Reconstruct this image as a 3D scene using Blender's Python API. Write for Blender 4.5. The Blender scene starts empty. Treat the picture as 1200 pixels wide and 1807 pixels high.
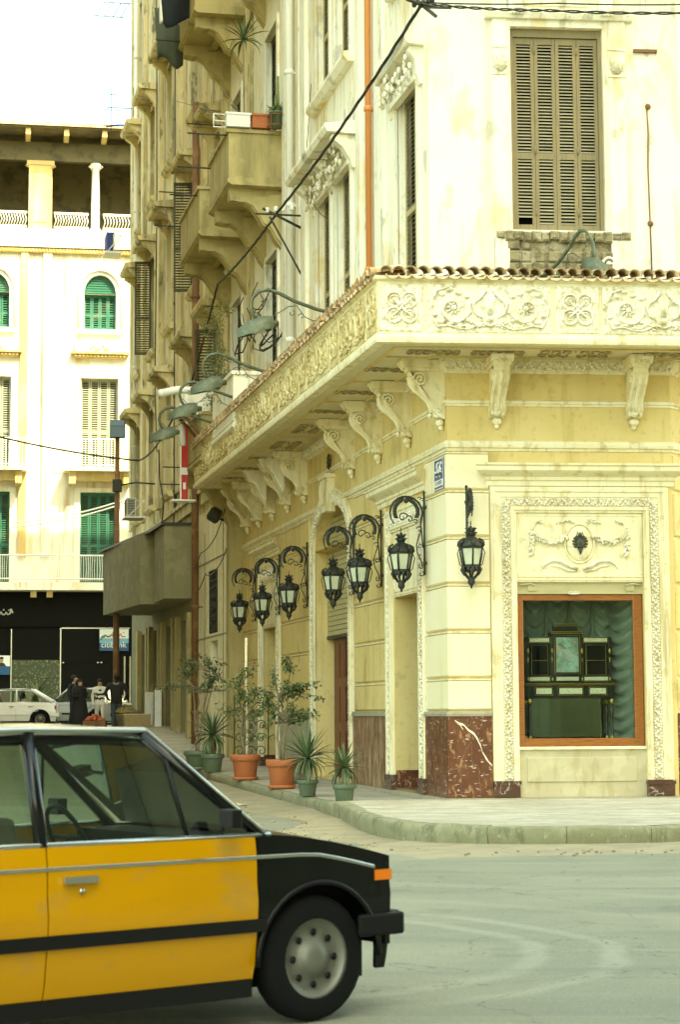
import bpy, bmesh, math, random
from math import sin, cos, pi, radians, atan, atan2, sqrt
from mathutils import Vector, Matrix

sc = bpy.context.scene
col = sc.collection
# ------------------------------------------------------------------ camera
EYE = 1.5
cam = bpy.data.cameras.new('camera')
cam.sensor_fit = 'VERTICAL'; cam.sensor_height = 36.0
cam.lens = 3450.0 / 1807.0 * 36.0
cam.clip_start = 0.1; cam.clip_end = 2000
cam_ob = bpy.data.objects.new('camera', cam); col.objects.link(cam_ob)
PITCH = atan(352.5 / 3450.0); ROLL = radians(0.33)
_f = Vector((0, cos(PITCH), sin(PITCH))); _u = Vector((0, -sin(PITCH), cos(PITCH))); _r = Vector((1, 0, 0))
_R = _r * cos(ROLL) - _u * sin(ROLL); _U = _u * cos(ROLL) + _r * sin(ROLL)
cam_ob.matrix_world = Matrix(((_R.x, _U.x, -_f.x, 0), (_R.y, _U.y, -_f.y, 0), (_R.z, _U.z, -_f.z, EYE), (0, 0, 0, 1)))
cam.dof.use_dof = True; cam.dof.focus_distance = 31.0; cam.dof.aperture_fstop = 5.0
sc.camera = cam_ob
# ------------------------------------------------------------------ sky and sun
SUN = Vector((0.387, -0.513, 0.766)).normalized()
w = bpy.data.worlds.new('World'); sc.world = w; w.use_nodes = True
nt = w.node_tree; nt.nodes.clear()
sky = nt.nodes.new('ShaderNodeTexSky'); sky.sky_type = 'NISHITA'; sky.sun_disc = False
sky.sun_elevation = math.asin(SUN.z); sky.sun_rotation = atan2(SUN.x, SUN.y)
sky.air_density = 1.0; sky.dust_density = 2.5; sky.ozone_density = 1.0
bg = nt.nodes.new('ShaderNodeBackground'); bg.inputs['Strength'].default_value = 0.15
wo = nt.nodes.new('ShaderNodeOutputWorld')
nt.links.new(sky.outputs[0], bg.inputs[0]); nt.links.new(bg.outputs[0], wo.inputs[0])
sun = bpy.data.lights.new('sun', 'SUN'); sun.energy = 2.0; sun.angle = radians(0.6); sun.color = (1.0, 0.93, 0.80)
sun_ob = bpy.data.objects.new('sun', sun); col.objects.link(sun_ob)
sun_ob.rotation_euler = SUN.to_track_quat('Z', 'Y').to_euler()
sun_ob.location = (30, -20, 60)
vs = sc.view_settings
vs.view_transform = 'Standard'; vs.look = 'None'; vs.gamma = 1.0; vs.use_curve_mapping = False
vs.exposure = 2.8
vs.use_white_balance = True; vs.white_balance_temperature = 9100; vs.white_balance_tint = -12
sc.cycles.max_bounces = 8; sc.cycles.transparent_max_bounces = 12
sc.cycles.use_denoising = True

# ------------------------------------------------------------------ helpers
WM = {}
_mesh_cache = {}
class MB:
    """collects shapes; build() links them as ONE mesh object"""
    def __init__(s): s.v = []; s.f = []; s.sm = []; s.mi = []; s.cur = 0
    def add(s, vs, fs, smooth=False):
        n = len(s.v); s.v += [tuple(p) for p in vs]
        for f in fs: s.f.append(tuple(i + n for i in f)); s.sm.append(smooth); s.mi.append(s.cur)
        return s
    def box(s, x0, x1, y0, y1, z0, z1):
        if x0 > x1: x0, x1 = x1, x0
        if y0 > y1: y0, y1 = y1, y0
        if z0 > z1: z0, z1 = z1, z0
        return s.add([(x0,y0,z0),(x1,y0,z0),(x1,y1,z0),(x0,y1,z0),(x0,y0,z1),(x1,y0,z1),(x1,y1,z1),(x0,y1,z1)],
              [(0,3,2,1),(4,5,6,7),(0,1,5,4),(1,2,6,5),(2,3,7,6),(3,0,4,7)])
    def cbox(s, x0, x1, y0, y1, z0, z1, c=0.02):
        """box with its four edges on the outer (-y) face chamfered"""
        if x0 > x1: x0, x1 = x1, x0
        if y0 > y1: y0, y1 = y1, y0
        if z0 > z1: z0, z1 = z1, z0
        return s.add([(x0,y1,z0),(x1,y1,z0),(x1,y1,z1),(x0,y1,z1),(x0,y0+c,z0),(x1,y0+c,z0),(x1,y0+c,z1),(x0,y0+c,z1),
               (x0+c,y0,z0+c),(x1-c,y0,z0+c),(x1-c,y0,z1-c),(x0+c,y0,z1-c)],
              [(0,3,2,1),(0,1,5,4),(1,2,6,5),(2,3,7,6),(3,0,4,7),(4,5,9,8),(5,6,10,9),(6,7,11,10),(7,4,8,11),(8,9,10,11)])
    def prism(s, poly, a0, a1, axis='x'):
        """extrude a 2D polygon along an axis; poly is (y,z) for x, (x,z) for y, (x,y) for z"""
        n = len(poly)
        def P(p, a): return (a, p[0], p[1]) if axis == 'x' else ((p[0], a, p[1]) if axis == 'y' else (p[0], p[1], a))
        vs = [P(p, a0) for p in poly] + [P(p, a1) for p in poly]
        fs = [tuple(range(n))[::-1], tuple(range(n, 2*n))] + [(i, (i+1) % n, (i+1) % n + n, i + n) for i in range(n)]
        return s.add(vs, fs)
    def tube(s, pts, r, n=6, cap=True, closed=False):
        pts = [Vector(p) for p in pts]; m = len(pts)
        rs = r if isinstance(r, (list, tuple)) else [r] * m
        vs = []; up = Vector((0.13, 0.21, 0.97)).normalized(); prev = None
        for i, p in enumerate(pts):
            if closed: t = pts[(i+1) % m] - pts[i-1]
            else: t = pts[min(i+1, m-1)] - pts[max(i-1, 0)]
            t = t.normalized() if t.length > 1e-9 else Vector((0, 0, 1))
            if prev is None:
                a = t.cross(up)
                if a.length < 0.1: a = t.cross(Vector((1, 0, 0)))
            else: a = prev - t * prev.dot(t)
            a.normalize(); prev = a; b = t.cross(a)
            for k in range(n):
                th = 2 * pi * k / n
                vs.append(p + (a * cos(th) + b * sin(th)) * rs[i])
        fs = []
        for i in range(m if closed else m - 1):
            j = (i + 1) % m
            for k in range(n):
                k2 = (k + 1) % n
                fs.append((i*n+k, i*n+k2, j*n+k2, j*n+k))
        s.add(vs, fs, n > 4)
        if cap and not closed:
            o = len(s.v) - len(vs)
            s.f.append(tuple(range(o, o+n))[::-1]); s.sm.append(False); s.mi.append(s.cur)
            s.f.append(tuple(range(o+(m-1)*n, o+m*n))); s.sm.append(False); s.mi.append(s.cur)
        return s
    def lathe(s, prof, n=12, c=(0, 0, 0), smooth=True, cap=True):
        vs = []; fs = []; m = len(prof)
        for (r, z) in prof:
            for k in range(n):
                th = 2 * pi * (k + .5) / n
                vs.append((c[0] + r * cos(th), c[1] + r * sin(th), c[2] + z))
        for i in range(m - 1):
            for k in range(n):
                k2 = (k + 1) % n; fs.append((i*n+k, i*n+k2, (i+1)*n+k2, (i+1)*n+k))
        if cap: fs.append(tuple(range(n))[::-1]); fs.append(tuple(range((m-1)*n, m*n)))
        return s.add(vs, fs, smooth)
    def ball(s, c, rx, ry=None, rz=None, n=8, m=5):
        ry = rx if ry is None else ry; rz = rx if rz is None else rz
        vs = [(c[0], c[1], c[2] - rz)]; fs = []
        for i in range(1, m):
            ph = -pi/2 + pi * i / m
            for k in range(n):
                th = 2*pi*k/n
                vs.append((c[0] + rx*cos(ph)*cos(th), c[1] + ry*cos(ph)*sin(th), c[2] + rz*sin(ph)))
        vs.append((c[0], c[1], c[2] + rz)); L = len(vs) - 1
        for k in range(n):
            k2 = (k+1) % n
            fs.append((0, 1+k2, 1+k)); fs.append((L, L-n+k, L-n+k2))
            for i in range(m-2): fs.append((1+i*n+k, 1+i*n+k2, 1+(i+1)*n+k2, 1+(i+1)*n+k))
        return s.add(vs, fs, True)
    def grid(s, fn, nu, nv, smooth=True):
        vs = [fn(i / nu, j / nv) for j in range(nv + 1) for i in range(nu + 1)]
        fs = [(j*(nu+1)+i, j*(nu+1)+i+1, (j+1)*(nu+1)+i+1, (j+1)*(nu+1)+i) for j in range(nv) for i in range(nu)]
        return s.add(vs, fs, smooth)
    def mesh(s, name, mat):
        me = bpy.data.meshes.new(name); me.from_pydata(s.v, [], s.f); me.update()
        if name.endswith('wall'):
            bm = bmesh.new(); bm.from_mesh(me); bmesh.ops.remove_doubles(bm, verts=bm.verts, dist=1e-4); bm.to_mesh(me); bm.free(); s.sm = [False]*len(me.polygons)
        me.polygons.foreach_set('use_smooth', s.sm)
        for m in (mat if isinstance(mat, (list, tuple)) else [mat]): me.materials.append(m)
        if any(s.mi): me.polygons.foreach_set('material_index', s.mi)
        return me
    def build(s, name, mat, parent=None, M=None, bevel=0):
        return place(name, s.mesh(name, mat), parent, M, bevel)
def place(name, me, parent=None, M=None, bevel=0):
    o = bpy.data.objects.new(name, me); col.objects.link(o)
    M = Matrix.Identity(4) if M is None else M
    WM[o.name] = M.copy()
    if parent is not None:
        o.parent = parent; o.matrix_basis = WM[parent.name].inverted() @ M
    else: o.matrix_basis = M
    if bevel:
        b = o.modifiers.new('bevel', 'BEVEL'); b.width = bevel; b.segments = 2; b.limit_method = 'ANGLE'; b.angle_limit = radians(35)
    return o
def tag(o, label, cat, group=None):
    o['label'] = label; o['category'] = cat
    if group: o['group'] = group
    return o
def kind(o, k): o['kind'] = k; return o
def thing(name, label, cat, M=None, group=None):
    return tag(place(name, None, None, M), label, cat, group)
def T(x, y, z): return Matrix.Translation((x, y, z))
def RZ(a): return Matrix.Rotation(a, 4, 'Z')
def RX(a): return Matrix.Rotation(a, 4, 'X')
def RY(a): return Matrix.Rotation(a, 4, 'Y')
def SC(x, y, z): return Matrix.Diagonal((x, y, z, 1))
def copy_tree(o, M, label=None, parent=None):
    """copy a thing with its parts and sub-parts to world matrix M"""
    D = M @ WM[o.name].inverted()
    def rec(src, par):
        c = src.copy(); col.objects.link(c); WM[c.name] = D @ WM[src.name]
        if par is not None:
            c.parent = par; c.matrix_parent_inverse = Matrix.Identity(4)
            c.matrix_basis = WM[par.name].inverted() @ WM[c.name]
        else: c.matrix_basis = WM[c.name]
        for ch in list(src.children): rec(ch, c)
        return c
    r = rec(o, parent)
    if label: r['label'] = label
    return r
def arc(cx, cz, r, a0, a1, n, y=0.0):
    return [(cx + r*cos(a0 + (a1-a0)*i/n), y, cz + r*sin(a0 + (a1-a0)*i/n)) for i in range(n+1)]
def spiral(cx, cz, r0, r1, a0, a1, n, y=0.0):
    return [(cx + (r0+(r1-r0)*i/n)*cos(a0 + (a1-a0)*i/n), y, cz + (r0+(r1-r0)*i/n)*sin(a0 + (a1-a0)*i/n)) for i in range(n+1)]
rnd = random.Random(7)

# ------------------------------------------------------------------ materials
def srgb(r, g, b):
    f = lambda c: ((c/255+.055)/1.055)**2.4 if c > 10 else c/255/12.92
    return (f(r), f(g), f(b))
def mk(name, base, rough=.7, metal=0., layers=(), bump=None, rand=0., space='pos', trans=0., ior=1.45, coat=0., spec=.5, emit=None, sheen=0.):
    """principled material; layers = (type, scale xyz, lo, hi, colour, amount[, detail])"""
    m = bpy.data.materials.new(name); m.use_nodes = True
    t = m.node_tree; N = t.nodes; L = t.links
    p = N['Principled BSDF']
    p.inputs['Roughness'].default_value = rough; p.inputs['Metallic'].default_value = metal
    p.inputs['IOR'].default_value = ior; p.inputs['Transmission Weight'].default_value = trans
    p.inputs['Coat Weight'].default_value = coat; p.inputs['Specular IOR Level'].default_value = spec
    p.inputs['Base Color'].default_value = (*base, 1)
    if emit: p.inputs['Emission Color'].default_value = (*emit[0], 1); p.inputs['Emission Strength'].default_value = emit[1]
    if space == 'pos': src = N.new('ShaderNodeNewGeometry').outputs['Position']
    else: src = N.new('ShaderNodeTexCoord').outputs['Object']
    if space == 'objr':   # shift by the object's random number so that copies differ
        oi = N.new('ShaderNodeObjectInfo'); va = N.new('ShaderNodeVectorMath'); va.operation = 'MULTIPLY_ADD'
        va.inputs[0].default_value = (37, 19, 53); L.new(oi.outputs['Random'], va.inputs[1]); L.new(src, va.inputs[2]); src = va.outputs[0]
    cur = None
    def tex(typ, scale, detail):
        mp = N.new('ShaderNodeMapping'); L.new(src, mp.inputs[0])
        mp.inputs['Scale'].default_value = scale if isinstance(scale, (tuple, list)) else (scale,)*3
        if typ == 'noise':
            n = N.new('ShaderNodeTexNoise'); n.inputs['Detail'].default_value = detail; n.inputs['Scale'].default_value = 1; n.inputs['Roughness'].default_value = .62; o = n.outputs['Fac']
        elif typ == 'vein':
            n = N.new('ShaderNodeTexNoise'); n.inputs['Detail'].default_value = detail; n.inputs['Scale'].default_value = 1; n.inputs['Distortion'].default_value = .9
            a = N.new('ShaderNodeMath'); a.operation = 'SUBTRACT'; L.new(n.outputs['Fac'], a.inputs[0]); a.inputs[1].default_value = .5
            b = N.new('ShaderNodeMath'); b.operation = 'ABSOLUTE'; L.new(a.outputs[0], b.inputs[0]); 
            c = N.new('ShaderNodeMath'); c.operation = 'SUBTRACT'; c.inputs[0].default_value = 1; L.new(b.outputs[0], c.inputs[1]); L.new(mp.outputs[0], n.inputs[0]); return c.outputs[0]
        elif typ == 'ring':   # arcs of dust left by turning wheels: scale = (centre x, centre y, radius)
            n = N.new('ShaderNodeTexNoise'); n.inputs['Scale'].default_value = .8; n.inputs['Detail'].default_value = 2; L.new(src, n.inputs[0])
            a = N.new('ShaderNodeVectorMath'); a.operation = 'MULTIPLY_ADD'; a.inputs[1].default_value = (.35,.35,0); L.new(n.outputs['Color'], a.inputs[0]); L.new(src, a.inputs[2])
            d = N.new('ShaderNodeVectorMath'); d.operation = 'DISTANCE'; L.new(a.outputs[0], d.inputs[0]); d.inputs[1].default_value = (scale[0], scale[1], -.1)
            e = N.new('ShaderNodeMath'); e.operation = 'SUBTRACT'; L.new(d.outputs['Value'], e.inputs[0]); e.inputs[1].default_value = scale[2]
            f = N.new('ShaderNodeMath'); f.operation = 'ABSOLUTE'; L.new(e.outputs[0], f.inputs[0])
            g = N.new('ShaderNodeMath'); g.operation = 'SUBTRACT'; g.inputs[0].default_value = 1; L.new(f.outputs[0], g.inputs[1]); return g.outputs[0]
        elif typ == 'voro':
            n = N.new('ShaderNodeTexVoronoi'); n.inputs['Scale'].default_value = 1; o = n.outputs['Distance']
        elif typ == 'wave':
            n = N.new('ShaderNodeTexWave'); n.inputs['Scale'].default_value = 1; n.inputs['Distortion'].default_value = 4; n.inputs['Detail'].default_value = detail; o = n.outputs['Fac']
        L.new(mp.outputs[0], n.inputs[0]); return o
    for ly in layers:
        typ, scale, lo, hi, c, amt = ly[:6]; det = ly[6] if len(ly) > 6 else 5
        o = tex(typ, scale, det)
        mr = N.new('ShaderNodeMapRange'); mr.interpolation_type = 'SMOOTHSTEP'; L.new(o, mr.inputs[0])
        mr.inputs[1].default_value = lo; mr.inputs[2].default_value = hi; mr.inputs[3].default_value = 0; mr.inputs[4].default_value = amt
        mx = N.new('ShaderNodeMix'); mx.data_type = 'RGBA'; L.new(mr.outputs[0], mx.inputs[0])
        if cur is None: mx.inputs[6].default_value = (*base, 1)
        else: L.new(cur, mx.inputs[6])
        mx.inputs[7].default_value = (*c, 1); cur = mx.outputs[2]
    if rand:
        oi = N.new('ShaderNodeObjectInfo'); mr = N.new('ShaderNodeMapRange'); L.new(oi.outputs['Random'], mr.inputs[0])
        mr.inputs[3].default_value = 1 - rand; mr.inputs[4].default_value = 1 + rand
        mx = N.new('ShaderNodeMix'); mx.data_type = 'RGBA'; mx.blend_type = 'MULTIPLY'; mx.inputs[0].default_value = 1
        if cur is None: mx.inputs[6].default_value = (*base, 1)
        else: L.new(cur, mx.inputs[6])
        cb = N.new('ShaderNodeCombineColor')
        for i in range(3): L.new(mr.outputs[0], cb.inputs[i])
        L.new(cb.outputs[0], mx.inputs[7]); cur = mx.outputs[2]
    if cur is not None: L.new(cur, p.inputs['Base Color'])
    if bump:
        prevb = None
        for (typ, scale, st, dist) in bump:
            o = tex(typ, scale, 6); b = N.new('ShaderNodeBump'); b.inputs['Strength'].default_value = st; b.inputs['Distance'].default_value = dist
            L.new(o, b.inputs['Height'])
            if prevb: L.new(prevb, b.inputs['Normal'])
            prevb = b.outputs[0]
        L.new(prevb, p.inputs['Normal'])
    return m
def lk(name):
    return mt[name]
mt = {}
# painted plaster of the ground floor: cream, dirt runs and patches
mt['cream'] = mk('cream_plaster', (.63,.475,.185), .75, layers=(
    ('noise', .7, .35, .7, (.69,.55,.25), .8), ('noise', (3,3,.3), .5, .72, (.42,.28,.085), .65), ('noise', 9, .54, .70, (.46,.32,.11), .5), ('noise', (1.6,1.6,1.1), .58, .68, (.40,.29,.11), .55)),
    bump=[('noise', 40, .25, .01), ('noise', 3, .2, .02)])
mt['cream_lit'] = mk('lit_cream_plaster', (.78,.69,.43), .75, layers=(  # paler copy of the cream: the corner's brighter light put into the colour
    ('noise', .7, .35, .7, (.82,.75,.53), .8), ('noise', (4,4,.35), .52, .78, (.60,.46,.2), .5), ('noise', 9, .58, .75, (.62,.49,.22), .35)), bump=[('noise', 40, .25, .01), ('noise', 3, .2, .02)])
mt['trim'] = mk('pale_moulding_plaster', (.76,.67,.42), .7, layers=(
    ('noise', 1.3, .4, .7, (.80,.74,.53), .8), ('noise', (6,6,.6), .50, .70, (.44,.32,.12), .65), ('noise', 4, .56, .68, (.50,.39,.17), .6)), bump=[('noise', 30, .2, .008)])
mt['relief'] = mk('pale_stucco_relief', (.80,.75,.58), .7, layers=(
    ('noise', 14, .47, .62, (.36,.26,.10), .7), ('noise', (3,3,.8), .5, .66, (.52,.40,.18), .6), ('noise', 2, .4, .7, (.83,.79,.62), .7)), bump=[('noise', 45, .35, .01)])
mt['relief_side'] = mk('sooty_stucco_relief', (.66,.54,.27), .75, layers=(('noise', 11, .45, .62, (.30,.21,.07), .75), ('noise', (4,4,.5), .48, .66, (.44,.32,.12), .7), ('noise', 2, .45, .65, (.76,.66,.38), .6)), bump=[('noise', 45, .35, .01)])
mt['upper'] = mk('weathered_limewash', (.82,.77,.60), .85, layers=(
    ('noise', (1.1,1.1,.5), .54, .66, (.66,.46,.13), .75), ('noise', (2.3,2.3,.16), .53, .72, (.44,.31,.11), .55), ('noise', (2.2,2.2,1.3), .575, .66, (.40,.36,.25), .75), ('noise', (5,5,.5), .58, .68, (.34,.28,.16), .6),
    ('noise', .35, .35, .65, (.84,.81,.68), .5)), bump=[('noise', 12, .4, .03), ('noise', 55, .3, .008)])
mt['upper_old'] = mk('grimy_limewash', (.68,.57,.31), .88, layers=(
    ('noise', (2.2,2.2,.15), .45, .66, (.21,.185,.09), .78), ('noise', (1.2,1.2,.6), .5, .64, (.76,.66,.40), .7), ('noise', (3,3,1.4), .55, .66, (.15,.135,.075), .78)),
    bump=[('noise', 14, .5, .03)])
mt['concrete'] = mk('stained_concrete', (.21,.19,.10), .9, layers=(
    ('noise', (4,4,.3), .45, .75, (.13,.12,.06), .65), ('noise', 2.5, .45, .65, (.30,.27,.15), .6)), bump=[('noise', 25, .4, .01)])
mt['balcony'] = mk('balcony_render', (.42,.34,.15), .9, layers=(
    ('noise', (2.2,2.2,.35), .46, .68, (.20,.17,.07), .75), ('noise', 2.2, .5, .65, (.48,.40,.2), .7)), bump=[('noise', 22, .4, .012)])
mt['soffit'] = mk('soffit_plaster', (.66,.58,.36), .8, layers=(('noise', 1.1, .45, .68, (.56,.46,.25), .6),), bump=[('noise', 30, .2, .006)])
mt['rosette'] = mk('dirty_stucco_scroll', (.42,.33,.16), .85, layers=(('noise', 20, .45, .6, (.22,.17,.08), .8),), bump=[('noise', 60, .5, .01)])
mt['tile'] = mk('clay_tile', (.50,.31,.15), .85, layers=(('noise', 7, .40, .58, (.68,.54,.34), .85), ('noise', 22, .55, .7, (.20,.12,.06), .7)), rand=.22, space='objr', bump=[('noise', 40, .3, .008)])
mt['redmarble'] = mk('red_marble', (.105,.036,.017), .28, layers=(
    ('noise', 3.5, .42, .62, (.145,.055,.025), .8), ('noise', (9,9,24), .62, .66, (.60,.50,.36), .85, 4), ('vein', (.8,.8,.55), .9978, .9996, (.60,.52,.42), .4, 5), ('noise', (14,14,5), .56, .64, (.36,.19,.09), .75)), spec=.5)
mt['streakmarble'] = mk('streaked_brown_marble', (.19,.075,.034), .4, layers=(
    ('noise', (30,30,2.2), .50, .56, (.46,.36,.20), .85), ('noise', (9,9,1.2), .52, .62, (.10,.045,.025), .8), ('noise', (44,44,5), .58, .63, (.50,.42,.27), .7)))
mt['greymarble'] = mk('grey_green_marble', (.30,.28,.18), .4, layers=(('noise', (26,26,1.6), .45, .57, (.44,.42,.29), .8), ('noise', (30,30,2.5), .6, .66, (.14,.13,.08), .8)))
mt['beigemarble'] = mk('beige_marble_slab', (.47,.41,.25), .35, layers=(('noise', (2.5,2.5,2), .45, .6, (.55,.49,.31), .8), ('noise', (5,5,1.2), .52, .62, (.36,.27,.13), .45), ('noise', 5, .55, .7, (.38,.34,.2), .5)))
mt['darkmarble'] = mk('dark_brown_marble', (.075,.035,.022), .3, layers=(('vein', (4,4,4), .98, .998, (.5,.45,.36), .8), ('noise', 8, .5, .65, (.15,.06,.035), .7)))
mt['plinth'] = mk('stone_plinth', (.33,.29,.19), .8, layers=(('noise', 6, .45, .65, (.24,.22,.14), .7),), bump=[('noise', 20, .5, .01)])
mt['woodframe'] = mk('varnished_frame_wood', (.30,.105,.022), .35, layers=(('noise', (6,6,50), .45, .65, (.17,.055,.014), .8),), coat=.3)
mt['shutter'] = mk('weathered_shutter_wood', (.25,.20,.105), .8, layers=(('noise', (9,9,2), .5, .68, (.32,.23,.11), .8), ('noise', (40,40,4), .5, .7, (.16,.13,.075), .7)), rand=.08, bump=[('noise', (60,60,8), .3, .004)])
mt['slat'] = mk('shutter_slat_wood', (.30,.26,.16), .8, layers=(('noise', (4,4,9), .5, .68, (.38,.32,.2), .8),), rand=.16)
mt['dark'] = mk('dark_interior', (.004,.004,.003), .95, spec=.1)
mt['iron'] = mk('black_wrought_iron', (.028,.030,.022), .5, metal=.3, layers=(('noise', 30, .5, .7, (.075,.075,.045), .7),), bump=[('noise', 60, .3, .004)])
mt['bronze'] = mk('dark_bronze_crest', (.05,.052,.03), .5, metal=.4, layers=(('noise', 30, .5, .7, (.12,.12,.07), .7),))
mt['frosted'] = mk('frosted_lamp_glass', (.52,.54,.38), .45, layers=(('noise', 6, .4, .7, (.40,.42,.28), .6),), spec=.6)
mt['rollmetal'] = mk('cream_roller_shutter', (.44,.38,.19), .55, layers=(('noise', (3,3,8), .5, .7, (.34,.28,.14), .5),))
mt['glass'] = None
mt['curtain'] = mk('sea_green_satin', (.23,.265,.21), .4, layers=(('noise', 12, .4, .7, (.17,.20,.155), .5),), spec=.5)
mt['ebony'] = mk('black_lacquer', (.010,.009,.007), .22, coat=.4)
mt['gilt'] = mk('gilt_brass', (.50,.36,.12), .35, metal=.85)
mt['ivory'] = mk('ivory_inlay', (.62,.58,.42), .5, layers=(('noise', (60,60,90), .55, .62, (.12,.10,.05), .8),))
mt['asphalt'] = mk('dusty_asphalt', (.215,.213,.140), .9, layers=(('ring', (-.9,13.2,2.35), .86, .97, (.33,.32,.23), .6), ('ring', (-.9,13.2,2.85), .88, .97, (.33,.32,.23), .6), ('ring', (-4,9,9.0), .8, .97, (.30,.29,.20), .5), ('ring', (-4,9,10.4), .8, .97, (.30,.29,.20), .5), ('noise', .30, .42, .62, (.285,.275,.18), .7), ('noise', (.10,.9,1), .48, .66, (.165,.17,.115), .6), ('noise', (.25,2.6,1), .55, .68, (.31,.29,.195), .55), ('noise', .9, .60, .68, (.13,.135,.095), .5), ('noise', 90, .4, .7, (.085,.085,.065), .5), ('noise', 22, .60, .70, (.29,.27,.19), .5), ('vein', (.55,.55,1), .9965, .9993, (.06,.06,.045), .55, 8)),
    bump=[('noise', 110, .5, .006), ('noise', 2, .3, .02)])
mt['dust'] = mk('sandy_dust', (.33,.28,.165), .95, layers=(('noise', 1.8, .4, .65, (.25,.215,.13), .8), ('noise', 40, .55, .72, (.17,.15,.1), .6)), bump=[('noise', 60, .6, .012), ('noise', 7, .5, .02)])
mt['paving'] = mk('worn_pavement', (.36,.325,.225), .9, layers=(('noise', (.9,2.2,1), .42, .62, (.50,.46,.35), .8), ('noise', (3,5,1), .5, .66, (.25,.22,.14), .65), ('noise', 14, .5, .7, (.27,.24,.16), .6), ('noise', (.6,1.4,1), .6, .7, (.19,.17,.11), .6)), bump=[('noise', 50, .4, .006)])
mt['kerb'] = mk('kerb_concrete', (.23,.22,.12), .9, layers=(('noise', 3, .45, .65, (.31,.29,.17), .8), ('noise', (6,6,2), .5, .66, (.12,.125,.06), .75), ('noise', (16,16,9), .6, .68, (.42,.39,.26), .6)), bump=[('noise', 30, .6, .012), ('noise', 5, .4, .03)])
mt['terracotta'] = mk('terracotta', (.42,.13,.045), .7, layers=(('noise', (6,6,3), .45, .7, (.34,.105,.04), .8),), space='objr')
mt['greenpot'] = mk('green_plastic_pot', (.095,.13,.075), .55, layers=(('noise', 5, .45, .7, (.13,.165,.10), .7),), space='objr')
mt['soil'] = mk('soil', (.05,.035,.02), .95)
mt['bark'] = mk('bark', (.22,.18,.10), .9, layers=(('noise', (20,20,4), .45, .65, (.12,.10,.055), .8),), space='obj')
mt['leaf'] = mk('ficus_leaf', (.065,.10,.030), .45, layers=(('noise', 7, .4, .65, (.13,.165,.055), .8),), space='pos')
mt['leafpale'] = mk('pale_leaf', (.16,.20,.065), .5, layers=(('noise', 7, .4, .65, (.10,.14,.045), .8),), space='pos')
mt['strap'] = mk('strap_leaf', (.065,.105,.040), .42, layers=(('noise', 3, .4, .65, (.12,.16,.06), .7),), rand=.3, space='obj')
mt['pipe_white'] = mk('white_plastic_pipe', (.78,.76,.66), .5, layers=(('noise', (4,4,.5), .5, .7, (.66,.62,.48), .5),))
mt['pipe_orange'] = mk('orange_painted_pipe', (.62,.24,.075), .6, layers=(('noise', (4,4,.6), .45, .7, (.50,.19,.06), .6),))
mt['pipe_rust'] = mk('rusty_iron_pipe', (.20,.10,.042), .8, layers=(('noise', (6,6,1.2), .45, .65, (.12,.065,.03), .8), ('noise', 3, .55, .65, (.30,.16,.07), .7)))
mt['cable'] = mk('black_cable', (.030,.030,.020), .6)
mt['greenmetal'] = mk('weathered_green_metal', (.085,.10,.060), .5, metal=.3, layers=(('noise', 9, .45, .65, (.15,.165,.10), .7),))
mt['blue'] = mk('blue_plastic', (.02,.075,.42), .45)
mt['white'] = mk('white_paint', (.80,.79,.72), .55, layers=(('noise', 4, .5, .72, (.68,.65,.54), .6),))
mt['red'] = mk('red_paint', (.50,.025,.018), .5)
mt['farwall'] = mk('sunlit_white_stucco', (.80,.76,.64), .85, layers=(('noise', (.9,.9,.25), .5, .66, (.58,.42,.17), .6), ('noise', (2.5,2.5,.18), .54, .68, (.44,.30,.10), .65)), bump=[('noise', 8, .3, .02)])
mt['fartrim'] = mk('stained_ochre_trim', (.56,.40,.16), .85, layers=(('noise', (2,2,.4), .45, .65, (.66,.55,.32), .7),))
mt['farshade'] = mk('shade_dark_loggia_wall', (.13,.105,.05), .9, layers=(('noise', 1.5, .45, .65, (.06,.05,.025), .8),))  # the deep loggia's shade is put into this dark colour
mt['greenshut'] = mk('green_shutter_paint', (.022,.135,.088), .7, layers=(('noise', (3,3,1), .45, .7, (.05,.18,.13), .7), ('noise', (1.2,1.2,1.2), .52, .66, (.12,.17,.12), .6)))
mt['paleshut'] = mk('faded_grey_shutter_paint', (.34,.35,.27), .7, layers=(('noise', (3,3,1), .45, .7, (.24,.27,.21), .7),))
mt['blackstone'] = mk('polished_black_granite', (.004,.004,.003), .5, layers=(('noise', 30, .62, .7, (.010,.010,.008), .6),), spec=.15)
mt['speckled'] = mk('speckled_green_granite', (.05,.065,.03), .4, layers=(('noise', 9, .57, .64, (.20,.23,.12), .8, 3), ('noise', 14, .63, .68, (.45,.47,.36), .8, 2)))
# glass that both shows what is behind it and mirrors the street
def mkglass(name, tint, base=.06, rough=.01, top=.9):
    m = bpy.data.materials.new(name); m.use_nodes = True; t = m.node_tree; N = t.nodes; L = t.links; N.clear()
    tr = N.new('ShaderNodeBsdfTransparent'); tr.inputs[0].default_value = (*tint, 1)
    gl = N.new('ShaderNodeBsdfGlossy'); gl.inputs['Roughness'].default_value = rough; gl.inputs[0].default_value = (.95, .97, .95, 1)
    fr = N.new('ShaderNodeLayerWeight'); fr.inputs[0].default_value = .25
    mr = N.new('ShaderNodeMapRange'); L.new(fr.outputs['Fresnel'], mr.inputs[0]); mr.inputs[3].default_value = base; mr.inputs[4].default_value = top
    mx = N.new('ShaderNodeMixShader'); L.new(mr.outputs[0], mx.inputs[0]); L.new(tr.outputs[0], mx.inputs[1]); L.new(gl.outputs[0], mx.inputs[2])
    o = N.new('ShaderNodeOutputMaterial'); L.new(mx.outputs[0], o.inputs[0]); return m
mt['glass'] = mkglass('shop_window_glass', (.92,.97,.92), .015, .01, .5)
mt['carglass'] = mkglass('car_window_glass', (.62,.74,.66), .10)
mt['mirror'] = mk('mirror', (.30,.32,.29), .03, metal=1.)

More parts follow.
